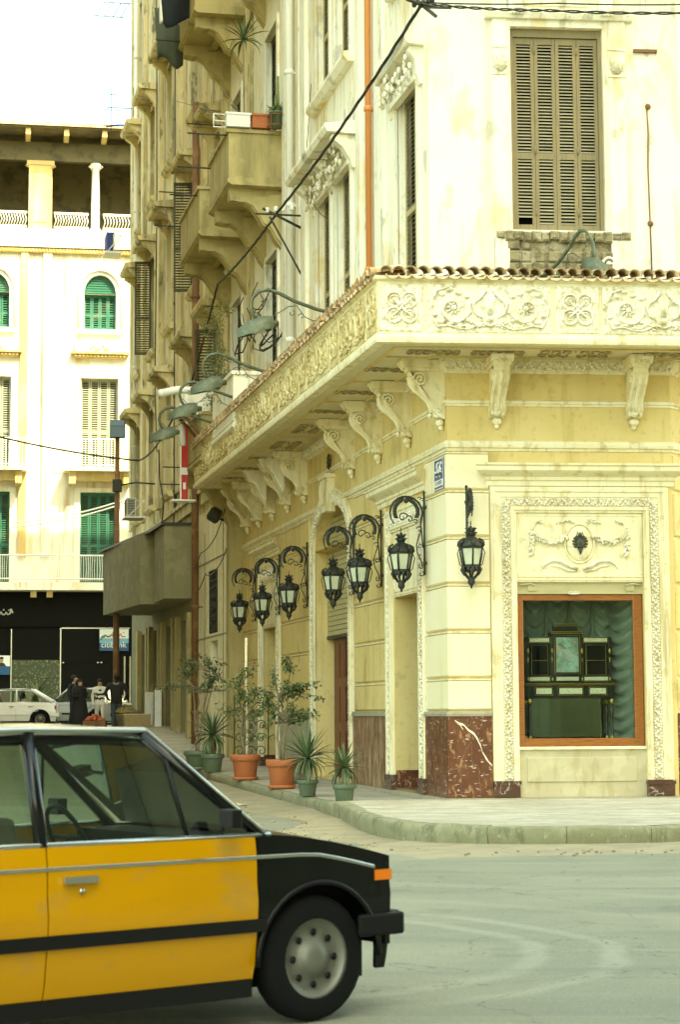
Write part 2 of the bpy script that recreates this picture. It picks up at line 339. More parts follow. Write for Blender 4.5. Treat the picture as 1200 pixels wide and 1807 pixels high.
# ------------------------------------------------------------------ frames of the corner house
CX_, CY_ = 1.6853, 30.3201
MF = T(CX_, CY_, 0) @ RZ(radians(5.5))               # chamfered front: x along the wall, -y outward
MS = T(CX_, CY_, 0) @ RZ(radians(-77.686))           # long side wall: x = -u, -y outward
FW = 3.58                                            # width of the chamfer
MR = MF @ T(FW, 0, 0) @ RZ(radians(49.5))            # right-hand face
KA, KB = 0.8876, 0.461
def fb(mb, u0, u1, o0, o1, z0, z1): return mb.box(u0, u1, -o1, -o0, z0, z1)
def sb(mb, u0, u1, o0, o1, z0, z1): return mb.box(-u1, -u0, -o1, -o0, z0, z1)
def SP(u, o, z): return T(*(MS @ Vector((-u, -o, z)))) @ RZ(radians(-77.686))
def FP(u, o, z): return T(*(MF @ Vector((u, -o, z)))) @ RZ(radians(5.5))
def swp(u, o, z): return MS @ Vector((-u, -o, z))
def fwp(u, o, z): return MF @ Vector((u, -o, z))
def sweep(mb, prof, s_end=19.35, r_end=14.0, smooth=False, s_beg=None):
    """profile of (off,z) points swept round the three faces, mitred at the two corners"""
    n = len(prof); vs = []
    for (d, z) in prof: vs.append(tuple(MS @ Vector((-s_end, -d, z))))
    for (d, z) in prof: vs.append(tuple(MF @ Vector((-KA*d, -d, z))))
    for (d, z) in prof: vs.append(tuple(MF @ Vector((FW + KB*d, -d, z))))
    for (d, z) in prof: vs.append(tuple(MR @ Vector((r_end, -d, z))))
    fs = []
    for k in range(3):
        for i in range(n):
            j = (i + 1) % n; fs.append((k*n+i, k*n+j, (k+1)*n+j, (k+1)*n+i))
    fs.append(tuple(range(n))); fs.append(tuple(range(3*n, 4*n))[::-1])
    return mb.add(vs, fs, smooth)
def wallface(mb, u0, u1, z0, z1, ops, o, dep, sgn=1):
    """wall sheet with rectangular openings and their reveals; sgn=-1 for the side wall (x=-u)"""
    ops = [q for q in ops if u0 <= q[0] and q[1] <= u1 and z0 <= q[2] and q[3] <= z1]
    us = sorted({u0, u1, *[a for q in ops for a in q[:2]]}); zs = sorted({z0, z1, *[a for q in ops for a in q[2:4]]})
    us = [a for a in us if u0 <= a <= u1]; zs = [a for a in zs if z0 <= a <= z1]
    for i in range(len(us)-1):
        for j in range(len(zs)-1):
            cu, cz = (us[i]+us[i+1])/2, (zs[j]+zs[j+1])/2
            if any(q[0] < cu < q[1] and q[2] < cz < q[3] for q in ops): continue
            a, b = sorted((sgn*us[i], sgn*us[i+1]))
            mb.add([(a,-o,zs[j]),(b,-o,zs[j]),(b,-o,zs[j+1]),(a,-o,zs[j+1])], [(0,1,2,3)])
    for q in ops:
        a, b = sorted((sgn*q[0], sgn*q[1])); c, d = q[2], q[3]; y0, y1 = -o, -o+dep
        mb.add([(a,y0,c),(a,y1,c),(a,y1,d),(a,y0,d)], [(0,1,2,3)]); mb.add([(b,y0,c),(b,y1,c),(b,y1,d),(b,y0,d)], [(3,2,1,0)])
        mb.add([(a,y0,c),(b,y0,c),(b,y1,c),(a,y1,c)], [(0,1,2,3)]); mb.add([(a,y0,d),(b,y0,d),(b,y1,d),(a,y1,d)], [(3,2,1,0)])

# ------------------------------------------------------------------ ground
def sst(a, b, x):
    t = max(0., min(1., (x-a)/(b-a))); return t*t*(3-2*t)
def ground_z(x, y):
    u = (y - CY_ - 0.2*(x - CX_)) * 0.98
    return -0.06 - .06*sst(-9, -5, u) + .12*sst(0, 18, u) + .98*sst(14, 36, u)
xs = [-400,-120,-60,-40,-30,-24,-20,-16,-13,-11,-9,-7.5,-6,-5,-4,-3,-2,-1,0,1,2,3,4,6,8,12,18,30,60,120,400]
ys = [-200,-60,-20,-5,0,4,8,10,12,14,16,18,20,22,24,26,28,30,32,34,36,38,40,42,44,46,48,50,52,54,56,58,60,62,64,66,68,70,74,80,90,120,200,600]
mb = MB()
mb.add([(x, y, ground_z(x, y)) for y in ys for x in xs], [(j*len(xs)+i, j*len(xs)+i+1, (j+1)*len(xs)+i+1, (j+1)*len(xs)+i) for j in range(len(ys)-1) for i in range(len(xs)-1)], True)
kind(mb.build('road', mt['asphalt']), 'structure')

# pavement round the corner house: kerb line (top edge) from the far end of the side street round to the right street
KP = [swp(u, 1.72, 0) for u in (41, 36, 31, 26, 21, 17, 13, 9, 5, 2)]
KP += [Vector(p) for p in ((-.05,29.4,0),(.10,27.8,0),(.22,26.4,0),(.42,25.2,0),(.72,24.2,0),(1.12,23.5,0),(1.7,23.05,0),(2.6,22.85,0),(3.6,22.9,0),(4.6,23.5,0),(5.6,24.6,0),(7.0,26.6,0),(10,30.9,0),(14,36.6,0))]
def pave_z(p): return ground_z(p.x, p.y) + .2 if p.y > 29.45 else .16
IN = []
for i, p in enumerate(KP):
    if i < 10: q = swp((41,36,31,26,21,17,13,9,5,2)[i], -.4, 0)
    elif i < 13: q = swp(.2, -.2, 0)
    elif i < 20: q = fwp(.3 + .55*(i-13), -.2, 0)
    else: q = MR @ Vector((.2 + (i-20)*3.2, .2, 0))
    IN.append(q)
def pz_in(i): return pave_z(KP[i]) if i < 10 else .15
mb = MB(); n = len(KP); vs = []
def inw(i, d):
    t = (KP[min(i+1, n-1)] - KP[max(i-1, 0)]).normalized(); return KP[i] + Vector((-t.y, t.x, 0)) * d
for i in range(n):
    a = inw(i, .16); b = IN[i]; za = pave_z(KP[i]); zb = pz_in(i)
    vs += [(a.x, a.y, za), ((a.x*.6+b.x*.4), (a.y*.6+b.y*.4), za*.6+zb*.4+.004), (b.x, b.y, zb)]
fs = []
for i in range(n-1): fs += [(i*3, i*3+3, i*3+4, i*3+1), (i*3+1, i*3+4, i*3+5, i*3+2)]
mb.add(vs, fs, True)
pav = kind(mb.build('pavement', mt['paving']), 'structure')
# kerb stones, one object each: rounded top, uneven ends
def kerb_stone(p, q, tp, tq, zp, zq, k):
    mb = MB(); r2 = random.Random(k)
    prof = [(0.17, .004), (.05, .0), (.018, -.012), (.004, -.035), (0, -.10), (.012, -.17), (.03, -.36)]
    vs = []; m = 7; jz = r2.uniform(-.008, .008); jn = r2.uniform(-.012, .012)
    for j in range(m):
        f2 = .003 + j/(m-1)*.994
        c = p.lerp(q, f2); t = tp.lerp(tq, f2).normalized(); nrm = Vector((-t.y, t.x, 0)); z = zp + (zq-zp)*f2 + jz
        for (d, h) in prof:
            e = jn + r2.uniform(-.014, .012)
            vs.append((c.x + nrm.x*(d+e), c.y + nrm.y*(d+e), z + h + r2.uniform(-.007, .004)))
    L = len(prof)
    mb.add(vs, [(j*L+i, j*L+i+1, (j+1)*L+i+1, (j+1)*L+i) for j in range(m-1) for i in range(L-1)], True)
    mb.add(vs[:L], [tuple(range(L))[::-1]]); mb.add(vs[-L:], [tuple(range(L))]); return mb.build('kerb_stone', mt['kerb'], pav)
for i in range(3, n-1):
    t = lambda j: (KP[min(j+1, n-1)] - KP[max(j-1, 0)]).normalized()
    kerb_stone(KP[i], KP[i+1], t(i), t(i+1), pave_z(KP[i]), pave_z(KP[i+1]), i)
# sandy dust swept against the kerb
mb = MB(); vs = []
for i in range(2, n):
    a = inw(i, .10); w_ = 1.0 + .5*sin(i*1.7) + (.9 if 14 < i < 20 else 0); b = inw(i, -w_*.45); c = inw(i, -w_)
    for p, h in ((a, .05), (b, .018), (c, -.008)): vs.append((p.x, p.y, ground_z(p.x, p.y) + h))
m = n-2
mb.add(vs, [(i*3+j, i*3+j+1, i*3+j+4, i*3+j+3) for i in range(m-1) for j in range(2)], True)
kind(mb.build('kerb_dust', mt['dust']), 'stuff')
# grit and small stones lying on the dust
mb = MB(); r2 = random.Random(3)
for k in range(260):
    i = r2.randrange(8, n-2); f = r2.random(); p = inw(i, -r2.uniform(.05, 1.9)).lerp(inw(i+1, -r2.uniform(.05, 1.6)), f)
    s = r2.uniform(.008, .028); mb.ball((p.x, p.y, ground_z(p.x, p.y) + .01 + s*.4), s, s*.8, s*.6, 5, 3)
kind(mb.build('gravel', mt['dust']), 'stuff')

# ------------------------------------------------------------------ the corner house: walls
house = thing('corner_house', 'tall cream corner house with ornate ground floor, tiled canopy and weathered upper walls', 'building', T(CX_, CY_, 0))
A_OP = (1.72, 3.5, 0.2, 3.45); C_OP = (14.6, 16.5, 0.2, 3.45); B_U0, B_U1, B_SP, B_CR = 7.05, 10.35, 4.80, 5.62
# side wall, the arch built of columns
mb = MB()
wallface(mb, 0, 19.35, 0, 7.0, [A_OP, C_OP, (B_U0, B_U1, .2, B_SP), (B_U0, B_U1, B_SP, 5.75)], 0, .45, -1)
bc, bw = (B_U0+B_U1)/2, (B_U1-B_U0)/2
def arch_z(u): return B_SP + (B_CR-B_SP)*sqrt(max(0, 1-((u-bc)/bw)**2))
N_ = 24
for k in range(N_):
    ua, ub = bc - bw*cos(pi*k/N_), bc - bw*cos(pi*(k+1)/N_)
    za, zb = arch_z(ua), arch_z(ub)
    mb.add([(-ua,0,za),(-ub,0,zb),(-ub,0,5.75),(-ua,0,5.75)], [(0,3,2,1)])
    mb.add([(-ua,0,za),(-ub,0,zb),(-ub,.32,zb),(-ua,.32,za)], [(0,1,2,3)], True)
mb.build('side_wall', mt['cream'], house, MS)
mb = MB(); wallface(mb, 0, FW, 0, 7.0, [(1.07, 3.08, .12, 3.49)], 0, .16)
mb.build('front_wall', mt['cream'], house, MF)
mb = MB(); wallface(mb, 0, 16, 0, 7.0, [], 0, .1); mb.build('flank_wall', mt['cream'], house, MR)
# upper storeys
UO = .32
SILLS = (8.4, 13.7, 18.95, 24.2); HEADS = (11.75, 17.0, 22.25, 27.5)
sops = []   # (u0,u1,z0,z1)
BAYS = [(.35, 1.75), (5.25, 6.55), (7.05, 8.35), (12.7, 14.2), (17.6, 19.1), (20.9, 22.0), (25.2, 26.5), (31.0, 32.2), (35.5, 36.8), (39.6, 40.7)]
for (a, b) in BAYS:
    for z0, z1 in zip(SILLS, HEADS):
        sops.append((a, b, z0 - (.9 if 12 < a < 19.5 else 0), z1))
mb = MB(); wallface(mb, -KA*UO, 19.35, 7.0, 30, sops, UO, .28, -1); mb.build('upper_side_wall', mt['upper'], house, MS)
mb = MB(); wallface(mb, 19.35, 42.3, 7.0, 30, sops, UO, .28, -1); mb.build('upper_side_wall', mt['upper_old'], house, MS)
FOP = [(1.03, 2.52, 9.02, 12.3), (1.03, 2.52, 14.3, 17.6), (1.03, 2.52, 19.5, 22.8), (1.03, 2.52, 24.8, 28)]
mb = MB(); wallface(mb, -KA*UO, FW+KB*UO, 7.0, 30, FOP, UO, .22); mb.build('upper_front_wall', mt['upper'], house, MF)
mb = MB(); wallface(mb, -KB*UO, 16, 7.0, 30, [], UO, .2); mb.build('upper_flank_wall', mt['upper'], house, MR)
# inner core so that the house is solid to light, roof and rear walls
def foot(d, s_end, r_end):
    return [MS @ Vector((-s_end, d, 0)), MF @ Vector((KA*d, d, 0)), MF @ Vector((FW-KB*d, d, 0)), MR @ Vector((r_end, d, 0)), MR @ Vector((r_end, 20, 0)), MS @ Vector((-s_end, 22, 0))]
mb = MB(); mb.prism([(p.x, p.y) for p in foot(.45, 42.0, 15.9)], 7.05, 29.9, 'z'); mb.build('inner_core', mt['dark'], house)
mb = MB(); mb.prism([(p.x, p.y) for p in foot(2.6, 42.0, 15.9)], 0, 7.04, 'z'); mb.build('inner_core', mt['dark'], house)
mb = MB()
a0 = swp(42.3, UO, 0); a1 = MS @ Vector((-42.3, 21, 0))
mb.add([(a0.x,a0.y,0),(a1.x,a1.y,0),(a1.x,a1.y,30),(a0.x,a0.y,30)], [(0,1,2,3)]); mb.build('rear_wall', mt['upper_old'], house)
# lower wall of the next section (pale panels, barred window) and the far shops
mb = MB(); wallface(mb, 19.35, 26.2, 0, 7.0, [(21.6, 23.4, 3.6, 5.3), (21.6, 22.9, .4, 3.4)], .32, .25, -1)
mb.build('panelled_wall', mt['trim'], house, MS)
mb = MB(); sb(mb, 19.30, 19.352, -.3, .319, 0, 6.99); sb(mb, 19.352, 19.9, .3, .36, 0, 6.9); mb.build('end_pier', mt['balcony'], house, MS)
mb = MB()
for z in (2.05, 3.5, 5.55):
    sb(mb, 19.4, 26.1, .32, .335, z, z+.03)
for u in (20.6, 23.9): sb(mb, u, u+.03, .32, .333, .5, 6.4)
mb.build('panel_joint', mt['concrete'], house, MS)
mb = MB(); sb(mb, 21.6, 22.9, .06, .08, .4, 3.4); sb(mb, 21.6, 23.4, .05, .07, 3.6, 5.3); mb.build('dark_opening', mt['dark'], house, MS)
mb = MB()
for k in range(11): mb.tube([(-(21.68+.165*k), -.28, 3.6), (-(21.68+.165*k), -.28, 5.3)], .012, 5)
for k in range(9): mb.tube([(-21.6, -.28, 3.7+.19*k), (-23.4, -.28, 3.7+.19*k)], .010, 5)
for k in range(4):
    for j in range(5): mb.tube([( -(22.2+.22*k)+.07*cos(a), -.285, 3.9+.3*j+.07*sin(a)) for a in [2*pi*q/10 for q in range(11)]], .008, 4)
mb.build('window_grille', mt['iron'], house, MS)
# far shops: recessed bays between dark pilasters below the concrete marquee
mb = MB(); wallface(mb, 26.2, 42.3, 0, 7.0, [(27.0,28.6,.3,4.2),(30.2,32.2,.5,4.2),(33.6,35.6,.6,4.2),(37,39,.7,4.2)], .32, .3, -1); mb.build('shop_wall', mt['concrete'], house, MS)
mb = MB()
for (a, b) in ((27.0,28.6),(30.2,32.2),(33.6,35.6),(37,39)): sb(mb, a, b, .03, .05, .3, 4.2)
mb.build('dark_opening', mt['pipe_rust'], house, MS)
for u in (26.3, 28.8, 29.7, 32.4, 33.2, 35.8, 36.6, 39.2):
    mb = MB(); sb(mb, u, u+.38, .32, .47, 0, 4.35); mb.build('shop_pilaster', mt['balcony'], house, MS)
mb = MB()   # marquee: two straight runs with a bend and a hollow in the fascia
mb.prism([(-26.3,-.32),(-26.3,-1.15),(-28.6,-1.15),(-28.6,-.95),(-29.4,-.95),(-29.4,-1.5),(-36.2,-1.95),(-36.2,-.32)], 4.75, 6.85, 'z')
mq = mb.build('shop_marquee', mt['concrete'], house, MS)
mb = MB(); mb.prism([(-26.25,-.32),(-26.25,-1.25),(-28.7,-1.3),(-36.4,-2.1),(-36.4,-.32)], 6.855, 6.93, 'z'); mb.build('marquee_edge', mt['cable'], house, MS)
# plinth ledge
mb = MB(); sweep(mb, [(-.1,.0),(.10,.0),(.10,.11),(.085,.165),(-.1,.175)]); mb.build('plinth', mt['plinth'], house)
# string mouldings round the three faces
for zc, pr in ((5.64, [(-.02,-.09),(.02,-.09),(.03,-.05),(.06,-.04),(.07,0),(.05,.03),(.05,.06),(.02,.075),(-.02,.08)]),
               (6.32, [(-.02,-.06),(.02,-.06),(.025,-.03),(.05,-.02),(.05,.02),(.02,.04),(-.02,.05)])):
    mb = MB(); sweep(mb, [(d, zc+h) for d, h in pr]); mb.build('string_moulding', mt['trim'], house)
mb = MB(); sweep(mb, [(-.02,6.78),(.03,6.78),(.05,6.82),(.10,6.86),(.12,6.93),(.12,7.0),(-.02,7.0)]); mb.build('crown_moulding', mt['trim'], house)
r2 = random.Random(11)
def leafstrip(mb, p0, p1, nrm, step=.085, w=.05, z_flat=.5):
    """carved leaf-and-bead strip between two points"""
    d = (p1-p0); L = d.length; t = d/L; s = nrm.cross(t); n = max(1, int(L/step))
    for k in range(n):
        c = p0 + t*(L*(k+.5)/n); sg = 1 if k % 2 else -1
        for (a, b, r) in ((0, .12*sg, .42), (.35, -.55*sg, .34), (-.25, .75*sg, .30), (-.3, -.7*sg, .26), (.25, .85*sg, .22)):
            q = c + t*step*a + s*w*b + nrm*.012
            mb.ball(tuple(q), w*r*1.15, w*r*1.15, w*r*1.25, 5, 4)
mb = MB()
leafstrip(mb, swp(19.2,.1,6.89), swp(0,.1,6.89), (swp(0,1,0)-swp(0,0,0)), .14, .075)
kind(mb.build('carved_frieze', mt['relief'], house), 'stuff'); mb = MB()
leafstrip(mb, fwp(-.05,.1,6.89), fwp(FW,.1,6.89), (fwp(0,1,0)-fwp(0,0,0)), .12, .075)
kind(mb.build('carved_frieze', mt['relief'], house), 'stuff')
# rustication: each block its own piece, joints left between them
RZS = [1.49, 2.0, 2.73, 3.46, 4.19, 4.92, 5.53]
def rust(u0, u1, side, zs=RZS):
    for a, b in zip(zs[:-1], zs[1:]):
        mb = MB()
        if side: mb.cbox(-u1, -u0, -.035, .02, a+.028, b-.028, .022)
        else: mb.cbox(u0, u1, -.035, .02, a+.028, b-.028, .022)
        mb.build('wall_block', mt['cream'], house, MS if side else MF)
        mb = MB()
        if side: sb(mb, u0, u1, -.02, .042, b-.025, b-.005)
        else: fb(mb, u0, u1, -.02, .042, b-.025, b-.005)
        mb.build('joint_fillet', mt['trim'], house, MS if side else MF)
rust(4.05, 6.6, True); rust(10.85, 14.1, True); rust(17.0, 19.2, True)
# marble dado
def dado(u0, u1, side, m, nm='marble_dado'):
    mb = MB(); f = sb if side else fb
    f(mb, u0, u1, -.05, .05, .17, 1.42); o = mb.build(nm, m, house, MS if side else MF)
    mb = MB(); f(mb, u0, u1, -.05, .075, 1.42, 1.475); f(mb, u0, u1, -.05, .06, 1.475, 1.5)
    mb.build('dado_cap', mt['plinth'], house, MS if side else MF); return o
mb = MB(); sw = [(-.05,.17),(.05,.17),(.05,1.42),(-.05,1.42)]
def corner_piece(mb, prof, su, fu):
    n = len(prof); vs = [tuple(MS @ Vector((-su,-d,z))) for d,z in prof] + [tuple(MF @ Vector((-KA*d,-d,z))) for d,z in prof] + [tuple(MF @ Vector((fu,-d,z))) for d,z in prof]
    fs = [(k*n+i, k*n+(i+1)%n, (k+1)*n+(i+1)%n, (k+1)*n+i) for k in range(2) for i in range(n)] + [tuple(range(n)), tuple(range(2*n,3*n))[::-1]]
    mb.add(vs, fs)
corner_piece(mb, sw, 1.34, .645); mb.build('marble_dado', mt['redmarble'], house)
mb = MB(); corner_piece(mb, [(-.05,1.42),(.07,1.42),(.075,1.46),(.055,1.495),(-.05,1.495)], 1.34, .645); mb.build('dado_cap', mt['plinth'], house)
dado(4.0, 6.65, True, mt['streakmarble']); dado(10.8, 14.15, True, mt['greymarble']); dado(16.95, 19.3, True, mt['greymarble'])
mb = MB(); MRb = wallface; mb.box(.02, 3, -.05, .05, .17, 1.45); mb.build('marble_dado', mt['redmarble'], house, MR)
for a, b in zip(RZS[:-1], RZS[1:]):
    mb = MB(); mb.cbox(.02, 3, -.035, .02, a+.028, b-.028, .022); mb.build('wall_block', mt['cream'], house, MR)
for a, b in zip(RZS[:-1], RZS[1:]):
    mb = MB(); corner_piece(mb, [(-.02,a+.028),(.013,a+.028),(.035,a+.05),(.035,b-.05),(.013,b-.028),(-.02,b-.028)], 1.3, .64); mb.build('wall_block', mt['cream_lit'], house)
    mb = MB(); corner_piece(mb, [(-.02,b-.025),(.042,b-.025),(.042,b-.005),(-.02,b-.005)], 1.3, .64); mb.build('joint_fillet', mt['trim'], house)
# the broad white vein across the corner marble
mb = MB(); r2 = random.Random(12); pv = [(.06,1.36),(.12,1.31),(.20,1.29),(.27,1.21),(.36,1.15),(.41,1.06),(.46,.97),(.49,.86),(.55,.76),(.60,.70),(.64,.66)]
for k in range(len(pv)-1):
    (a, b), (c, d) = pv[k], pv[k+1]; wa = .006+.016*abs(sin(k*1.3)); wb = .006+.016*abs(sin(k*1.3+1.3))
    mb.add([(a,-.0515,b-wa),(c,-.0515,d-wb),(c,-.0515,d+wb),(a,-.0515,b+wa)], [(0,1,2,3)])
    if k % 3 == 1: mb.add([(a,-.0517,b),(a+.07,-.0517,b-.10),(a+.075,-.0517,b-.095),(a+.01,-.0517,b+.008)], [(0,1,2,3)])
mb.build('marble_vein', mt['relief'], house, MF)
# ------------------------------------------------------------------ surrounds of the shop window and the side doors
def surround(M, x0, x1, ztop, op0, op1, opz, sx, hood, sidewall):
    """moulded frame from outer edge x0..x1 to opening op0..op1; x in the wall's own direction; sx=-1 on the side wall"""
    X = (lambda u: sx*u)
    def bx(mb, a, b, o0, o1, z0, z1): mb.box(X(a), X(b), -o1, -o0, z0, z1)
    wdt = op0 - x0
    cuts = [(0, .12, .05), (.12, .20, .075), (.20, .40, .055), (.40, .78, .04), (.78, .90, .075), (.90, 1.0, .05)]
    mb = MB()
    for (f0, f1, o) in cuts:
        a0, a1 = x0 + f0*wdt, x0 + f1*wdt
        bx(mb, a0, a1, -.02, o, .42, ztop - f0*wdt)
        b0, b1 = x1 - f1*wdt, x1 - f0*wdt
        bx(mb, b0, b1, -.02, o, .42, ztop - f0*wdt)
        bx(mb, a1, b0, -.02, o, ztop - f1*wdt, ztop - f0*wdt)
    sur = mb.build('door_surround' if sidewall else 'window_surround', mt['trim'], house, M)
    # carved strip
    mb = MB(); nrm = (M.to_3x3() @ Vector((0,-1,0)))
    m1 = x0 + .59*wdt; m2 = x1 - .59*wdt; zt = ztop - .59*wdt
    W = lambda u, z: M @ Vector((X(u), -.045, z))
    st = .095 if not sidewall else .13; wd = .062 if not sidewall else .075
    leafstrip(mb, W(m1, .44), W(m1, zt), nrm, st, wd); leafstrip(mb, W(m2, .44), W(m2, zt), nrm, st, wd); leafstrip(mb, W(m1, zt), W(m2, zt), nrm, st, wd)
    kind(mb.build('carved_strip', mt['relief'], sur), 'stuff')
    for (a, b) in ((x0, op0), (op1, x1)):
        mb = MB(); bx(mb, a, b, -.02, .085, .176, .42); bx(mb, a-.015, b+.015, -.02, .10, .36, .425)
        mb.build('foot_block', mt['darkmarble'], sur, M)
    # panel above the opening
    zi = ztop - wdt
    mb = MB(); bx(mb, op0-.002, op1+.002, -.06, .012, opz+.003, zi+.003)
    bx(mb, op0+.02, op1-.02, -.02, .03, opz+.03, opz+.055); bx(mb, op0+.02, op1-.02, -.02, .03, opz+.085, opz+.11)
    for (a, b, z0, z1) in ((op0+.01, op1-.01, zi-.05, zi-.01), (op0+.01, op0+.05, opz+.13, zi-.05), (op1-.05, op1-.01, opz+.13, zi-.05)): bx(mb, a, b, -.02, .022, z0, z1)
    mb.build('overdoor_panel', mt['trim'], sur, M)
    # hood cornice
    h0, h1, hz = hood
    pr = [(.0,-.34),(.05,-.34),(.05,-.26),(.08,-.25),(.08,-.20),(.13,-.17),(.20,-.13),(.22,-.11),(.22,-.05),(.25,-.03),(.25,.0),(.0,.012)]
    mb = MB()
    n = len(pr); vs = []
    for e, u in ((1, h0), (-1, h1)):
        for (o, z) in pr: vs.append((X(u + e*(.25-o)), -o, hz+z))
    fs = [(i, (i+1) % n, n+(i+1) % n, n+i) for i in range(n)]
    mb.add(vs, fs)
    mb.add([(X(h0+.25-o), -o, hz+z) for o, z in pr] + [(X(h0+.25), 0, hz+z) for o, z in pr], [(i, (i+1) % n, n+(i+1) % n, n+i) for i in range(n)])
    mb.add([(X(h1-.25+o), -o, hz+z) for o, z in pr] + [(X(h1-.25), 0, hz+z) for o, z in pr], [(i, (i+1) % n, n+(i+1) % n, n+i) for i in range(n)])
    mb.build('hood_cornice', mt['trim'], sur, M)
    return sur
surround(MF, .66, 3.50, 4.99, 1.07, 3.08, 3.49, 1, (.40, 3.80, 5.34), False)
surround(MS, 1.32, 4.0, 4.98, 1.72, 3.5, 3.45, -1, (1.05, 4.75, 5.42), True)
surround(MS, 14.15, 16.95, 4.98, 14.6, 16.5, 3.45, -1, (13.9, 17.4, 5.42), True)
# relief over the shop window: garlands, wreath, oval medallion with the dark crest
def frontpt(u, z, o=.0): return (u, -o, z)
mb = MB(); cu, cz = 2.075, 4.10
r2 = random.Random(5)
def garland(mb, pts, r, y, dens=9):
    for i in range(len(pts)-1):
        for k in range(dens):
            f = (k + r2.random())/dens; x = pts[i][0]+(pts[i+1][0]-pts[i][0])*f; z = pts[i][1]+(pts[i+1][1]-pts[i][1])*f
            a = r2.uniform(0, 2*pi); q = r*r2.uniform(.1, .9); s = r2.uniform(.35, .6)*r
            mb.ball((x+q*cos(a), y - .01, z+q*sin(a)), s, s*.8, s, 5, 4)
for sg in (-1, 1):
    sag = [(cu+sg*(.19+.09*i), cz+.19-.30*sin(pi*(.12+.76*i/6))*.62) for i in range(7)]
    garland(mb, sag, .055, -.015, 6)
    drop = [(cu+sg*.76+.01*sin(i), cz+.20-.085*i) for i in range(6)]
    garland(mb, drop, .05, -.01, 6); garland(mb, [(cu+sg*.76, cz+.2), (cu+sg*.68, cz+.33), (cu+sg*.58, cz+.34)], .035, -.01, 7)
    garland(mb, [(cu+sg*.08, cz+.33), (cu+sg*.22, cz+.36), (cu+sg*.34, cz+.31)], .035, -.01, 7)
    mb.tube([(cu+sg*x, -.012, cz+z) for x, z in ((.04,-.40),(.16,-.36),(.30,-.28),(.44,-.27),(.56,-.33),(.60,-.40))], [.03,.03,.026,.022,.016,.008], 6)
    mb.tube([(cu+sg*x, -.010, cz+z) for x, z in ((.06,-.43),(.2,-.42),(.33,-.36),(.46,-.35))], [.022,.022,.018,.008], 6)
rel = kind(mb.build('garland_relief', mt['relief'], house, MF @ SC(1,1.8,1)), 'stuff')
mb = MB(); mb.ball((cu, -.01, cz), .215, .055, .285, 20, 8)
mb.tube([(cu+.235*cos(a), -.02, cz+.305*sin(a)) for a in [2*pi*k/28 for k in range(28)]], .02, 6, closed=True); mb.build('medallion', mt['trim'], house, MF)
mb = MB()
for k in range(7):   # eagle-like crest of leaves round a shield
    a = radians(25 + 22*k - 0)
for sg in (-1, 1):
    for k in range(6):
        a = radians(-40 + 26*k); x, z = cu+sg*.085*cos(a), cz+.10*sin(a)+.01
        mb.ball((x, -.075, z), .045, .016, .02, 6, 4); mb.tube([(cu+sg*.04, -.07, cz+.05*sin(a)), (cu+sg*.125*cos(a), -.075, cz+.13*sin(a)+.02)], [.02, .004], 5)
mb.ball((cu, -.07, cz), .07, .03, .10, 10, 6); mb.ball((cu, -.08, cz+.13), .03, .02, .035, 7, 5); mb.tube([(cu, -.07, cz-.08), (cu, -.07, cz-.18)], [.05, .004], 6)
for x in (-.03, 0, .03): mb.tube([(cu+x, -.075, cz+.14), (cu+x*1.6, -.075, cz+.185)], [.008, .004], 5)
mb.build('bronze_crest', mt['bronze'], house, MF)
# ------------------------------------------------------------------ the arch in the side wall
mb = MB()
def ribs(mb, r0, r1, o, z0=.45):
    """band of the arch surround between offsets r0..r1 from the opening"""
    ptsI = [(B_U0-r0, z0)] + [(bc-(bw+r0)*cos(pi*k/N_), B_SP+(B_CR-B_SP+r0)*sin(pi*k/N_)) for k in range(N_+1)] + [(B_U1+r0, z0)]
    ptsO = [(B_U0-r1, z0)] + [(bc-(bw+r1)*cos(pi*k/N_), B_SP+(B_CR-B_SP+r1)*sin(pi*k/N_)) for k in range(N_+1)] + [(B_U1+r1, z0)]
    n = len(ptsI)
    vs = [(-u, -o, z) for u, z in ptsI] + [(-u, -o, z) for u, z in ptsO] + [(-u, .02, z) for u, z in ptsI] + [(-u, .02, z) for u, z in ptsO]
    fs = []
    for i in range(n-1): fs += [(i, i+1, n+i+1, n+i), (i, i+1, 2*n+i+1, 2*n+i), (n+i, n+i+1, 3*n+i+1, 3*n+i)]
    mb.add(vs, fs)
ribs(mb, .0, .07, .05); ribs(mb, .07, .20, .035); ribs(mb, .20, .27, .08); ribs(mb, .27, .33, .05)
arc_o = mb.build('arch_surround', mt['trim'], house, MS)
mb = MB(); nrm = MS.to_3x3() @ Vector((0,-1,0))
pts = [(B_U0-.135, .5)] + [(bc-(bw+.135)*cos(pi*k/12), B_SP+(B_CR-B_SP+.135)*sin(pi*k/12)) for k in range(13)] + [(B_U1+.135, .5)]
for (a, b) in zip(pts[:-1], pts[1:]): leafstrip(mb, MS @ Vector((-a[0], -.045, a[1])), MS @ Vector((-b[0], -.045, b[1])), nrm, .14, .07)
kind(mb.build('carved_strip', mt['relief'], arc_o), 'stuff')
mb = MB(); mb.prism([(-bc-.24,-.16+5.62),(-bc+.24,5.46),(-bc+.33,6.12),(-bc-.33,6.12)], -.16, .02, 'y')
mb.prism([(-bc-.36,6.12),(-bc+.36,6.12),(-bc+.36,6.2),(-bc-.36,6.2)], -.2, .02, 'y')
mb.tube([(-bc-.12,-.17,6.1),(-bc-.1,-.2,5.9),(-bc-.08,-.19,5.6)], .04, 6); mb.tube([(-bc+.12,-.17,6.1),(-bc+.1,-.2,5.9),(-bc+.08,-.19,5.6)], .04, 6)
mb.build('keystone', mt['trim'], arc_o, MS)
mb = MB()
for k in range(9): mb.ball((-bc+.05*cos(k*2.4), -.06, 6.46+.028*k-.1), .06, .03, .05, 6, 4)
mb.build('bronze_crest', mt['bronze'], house, MS)
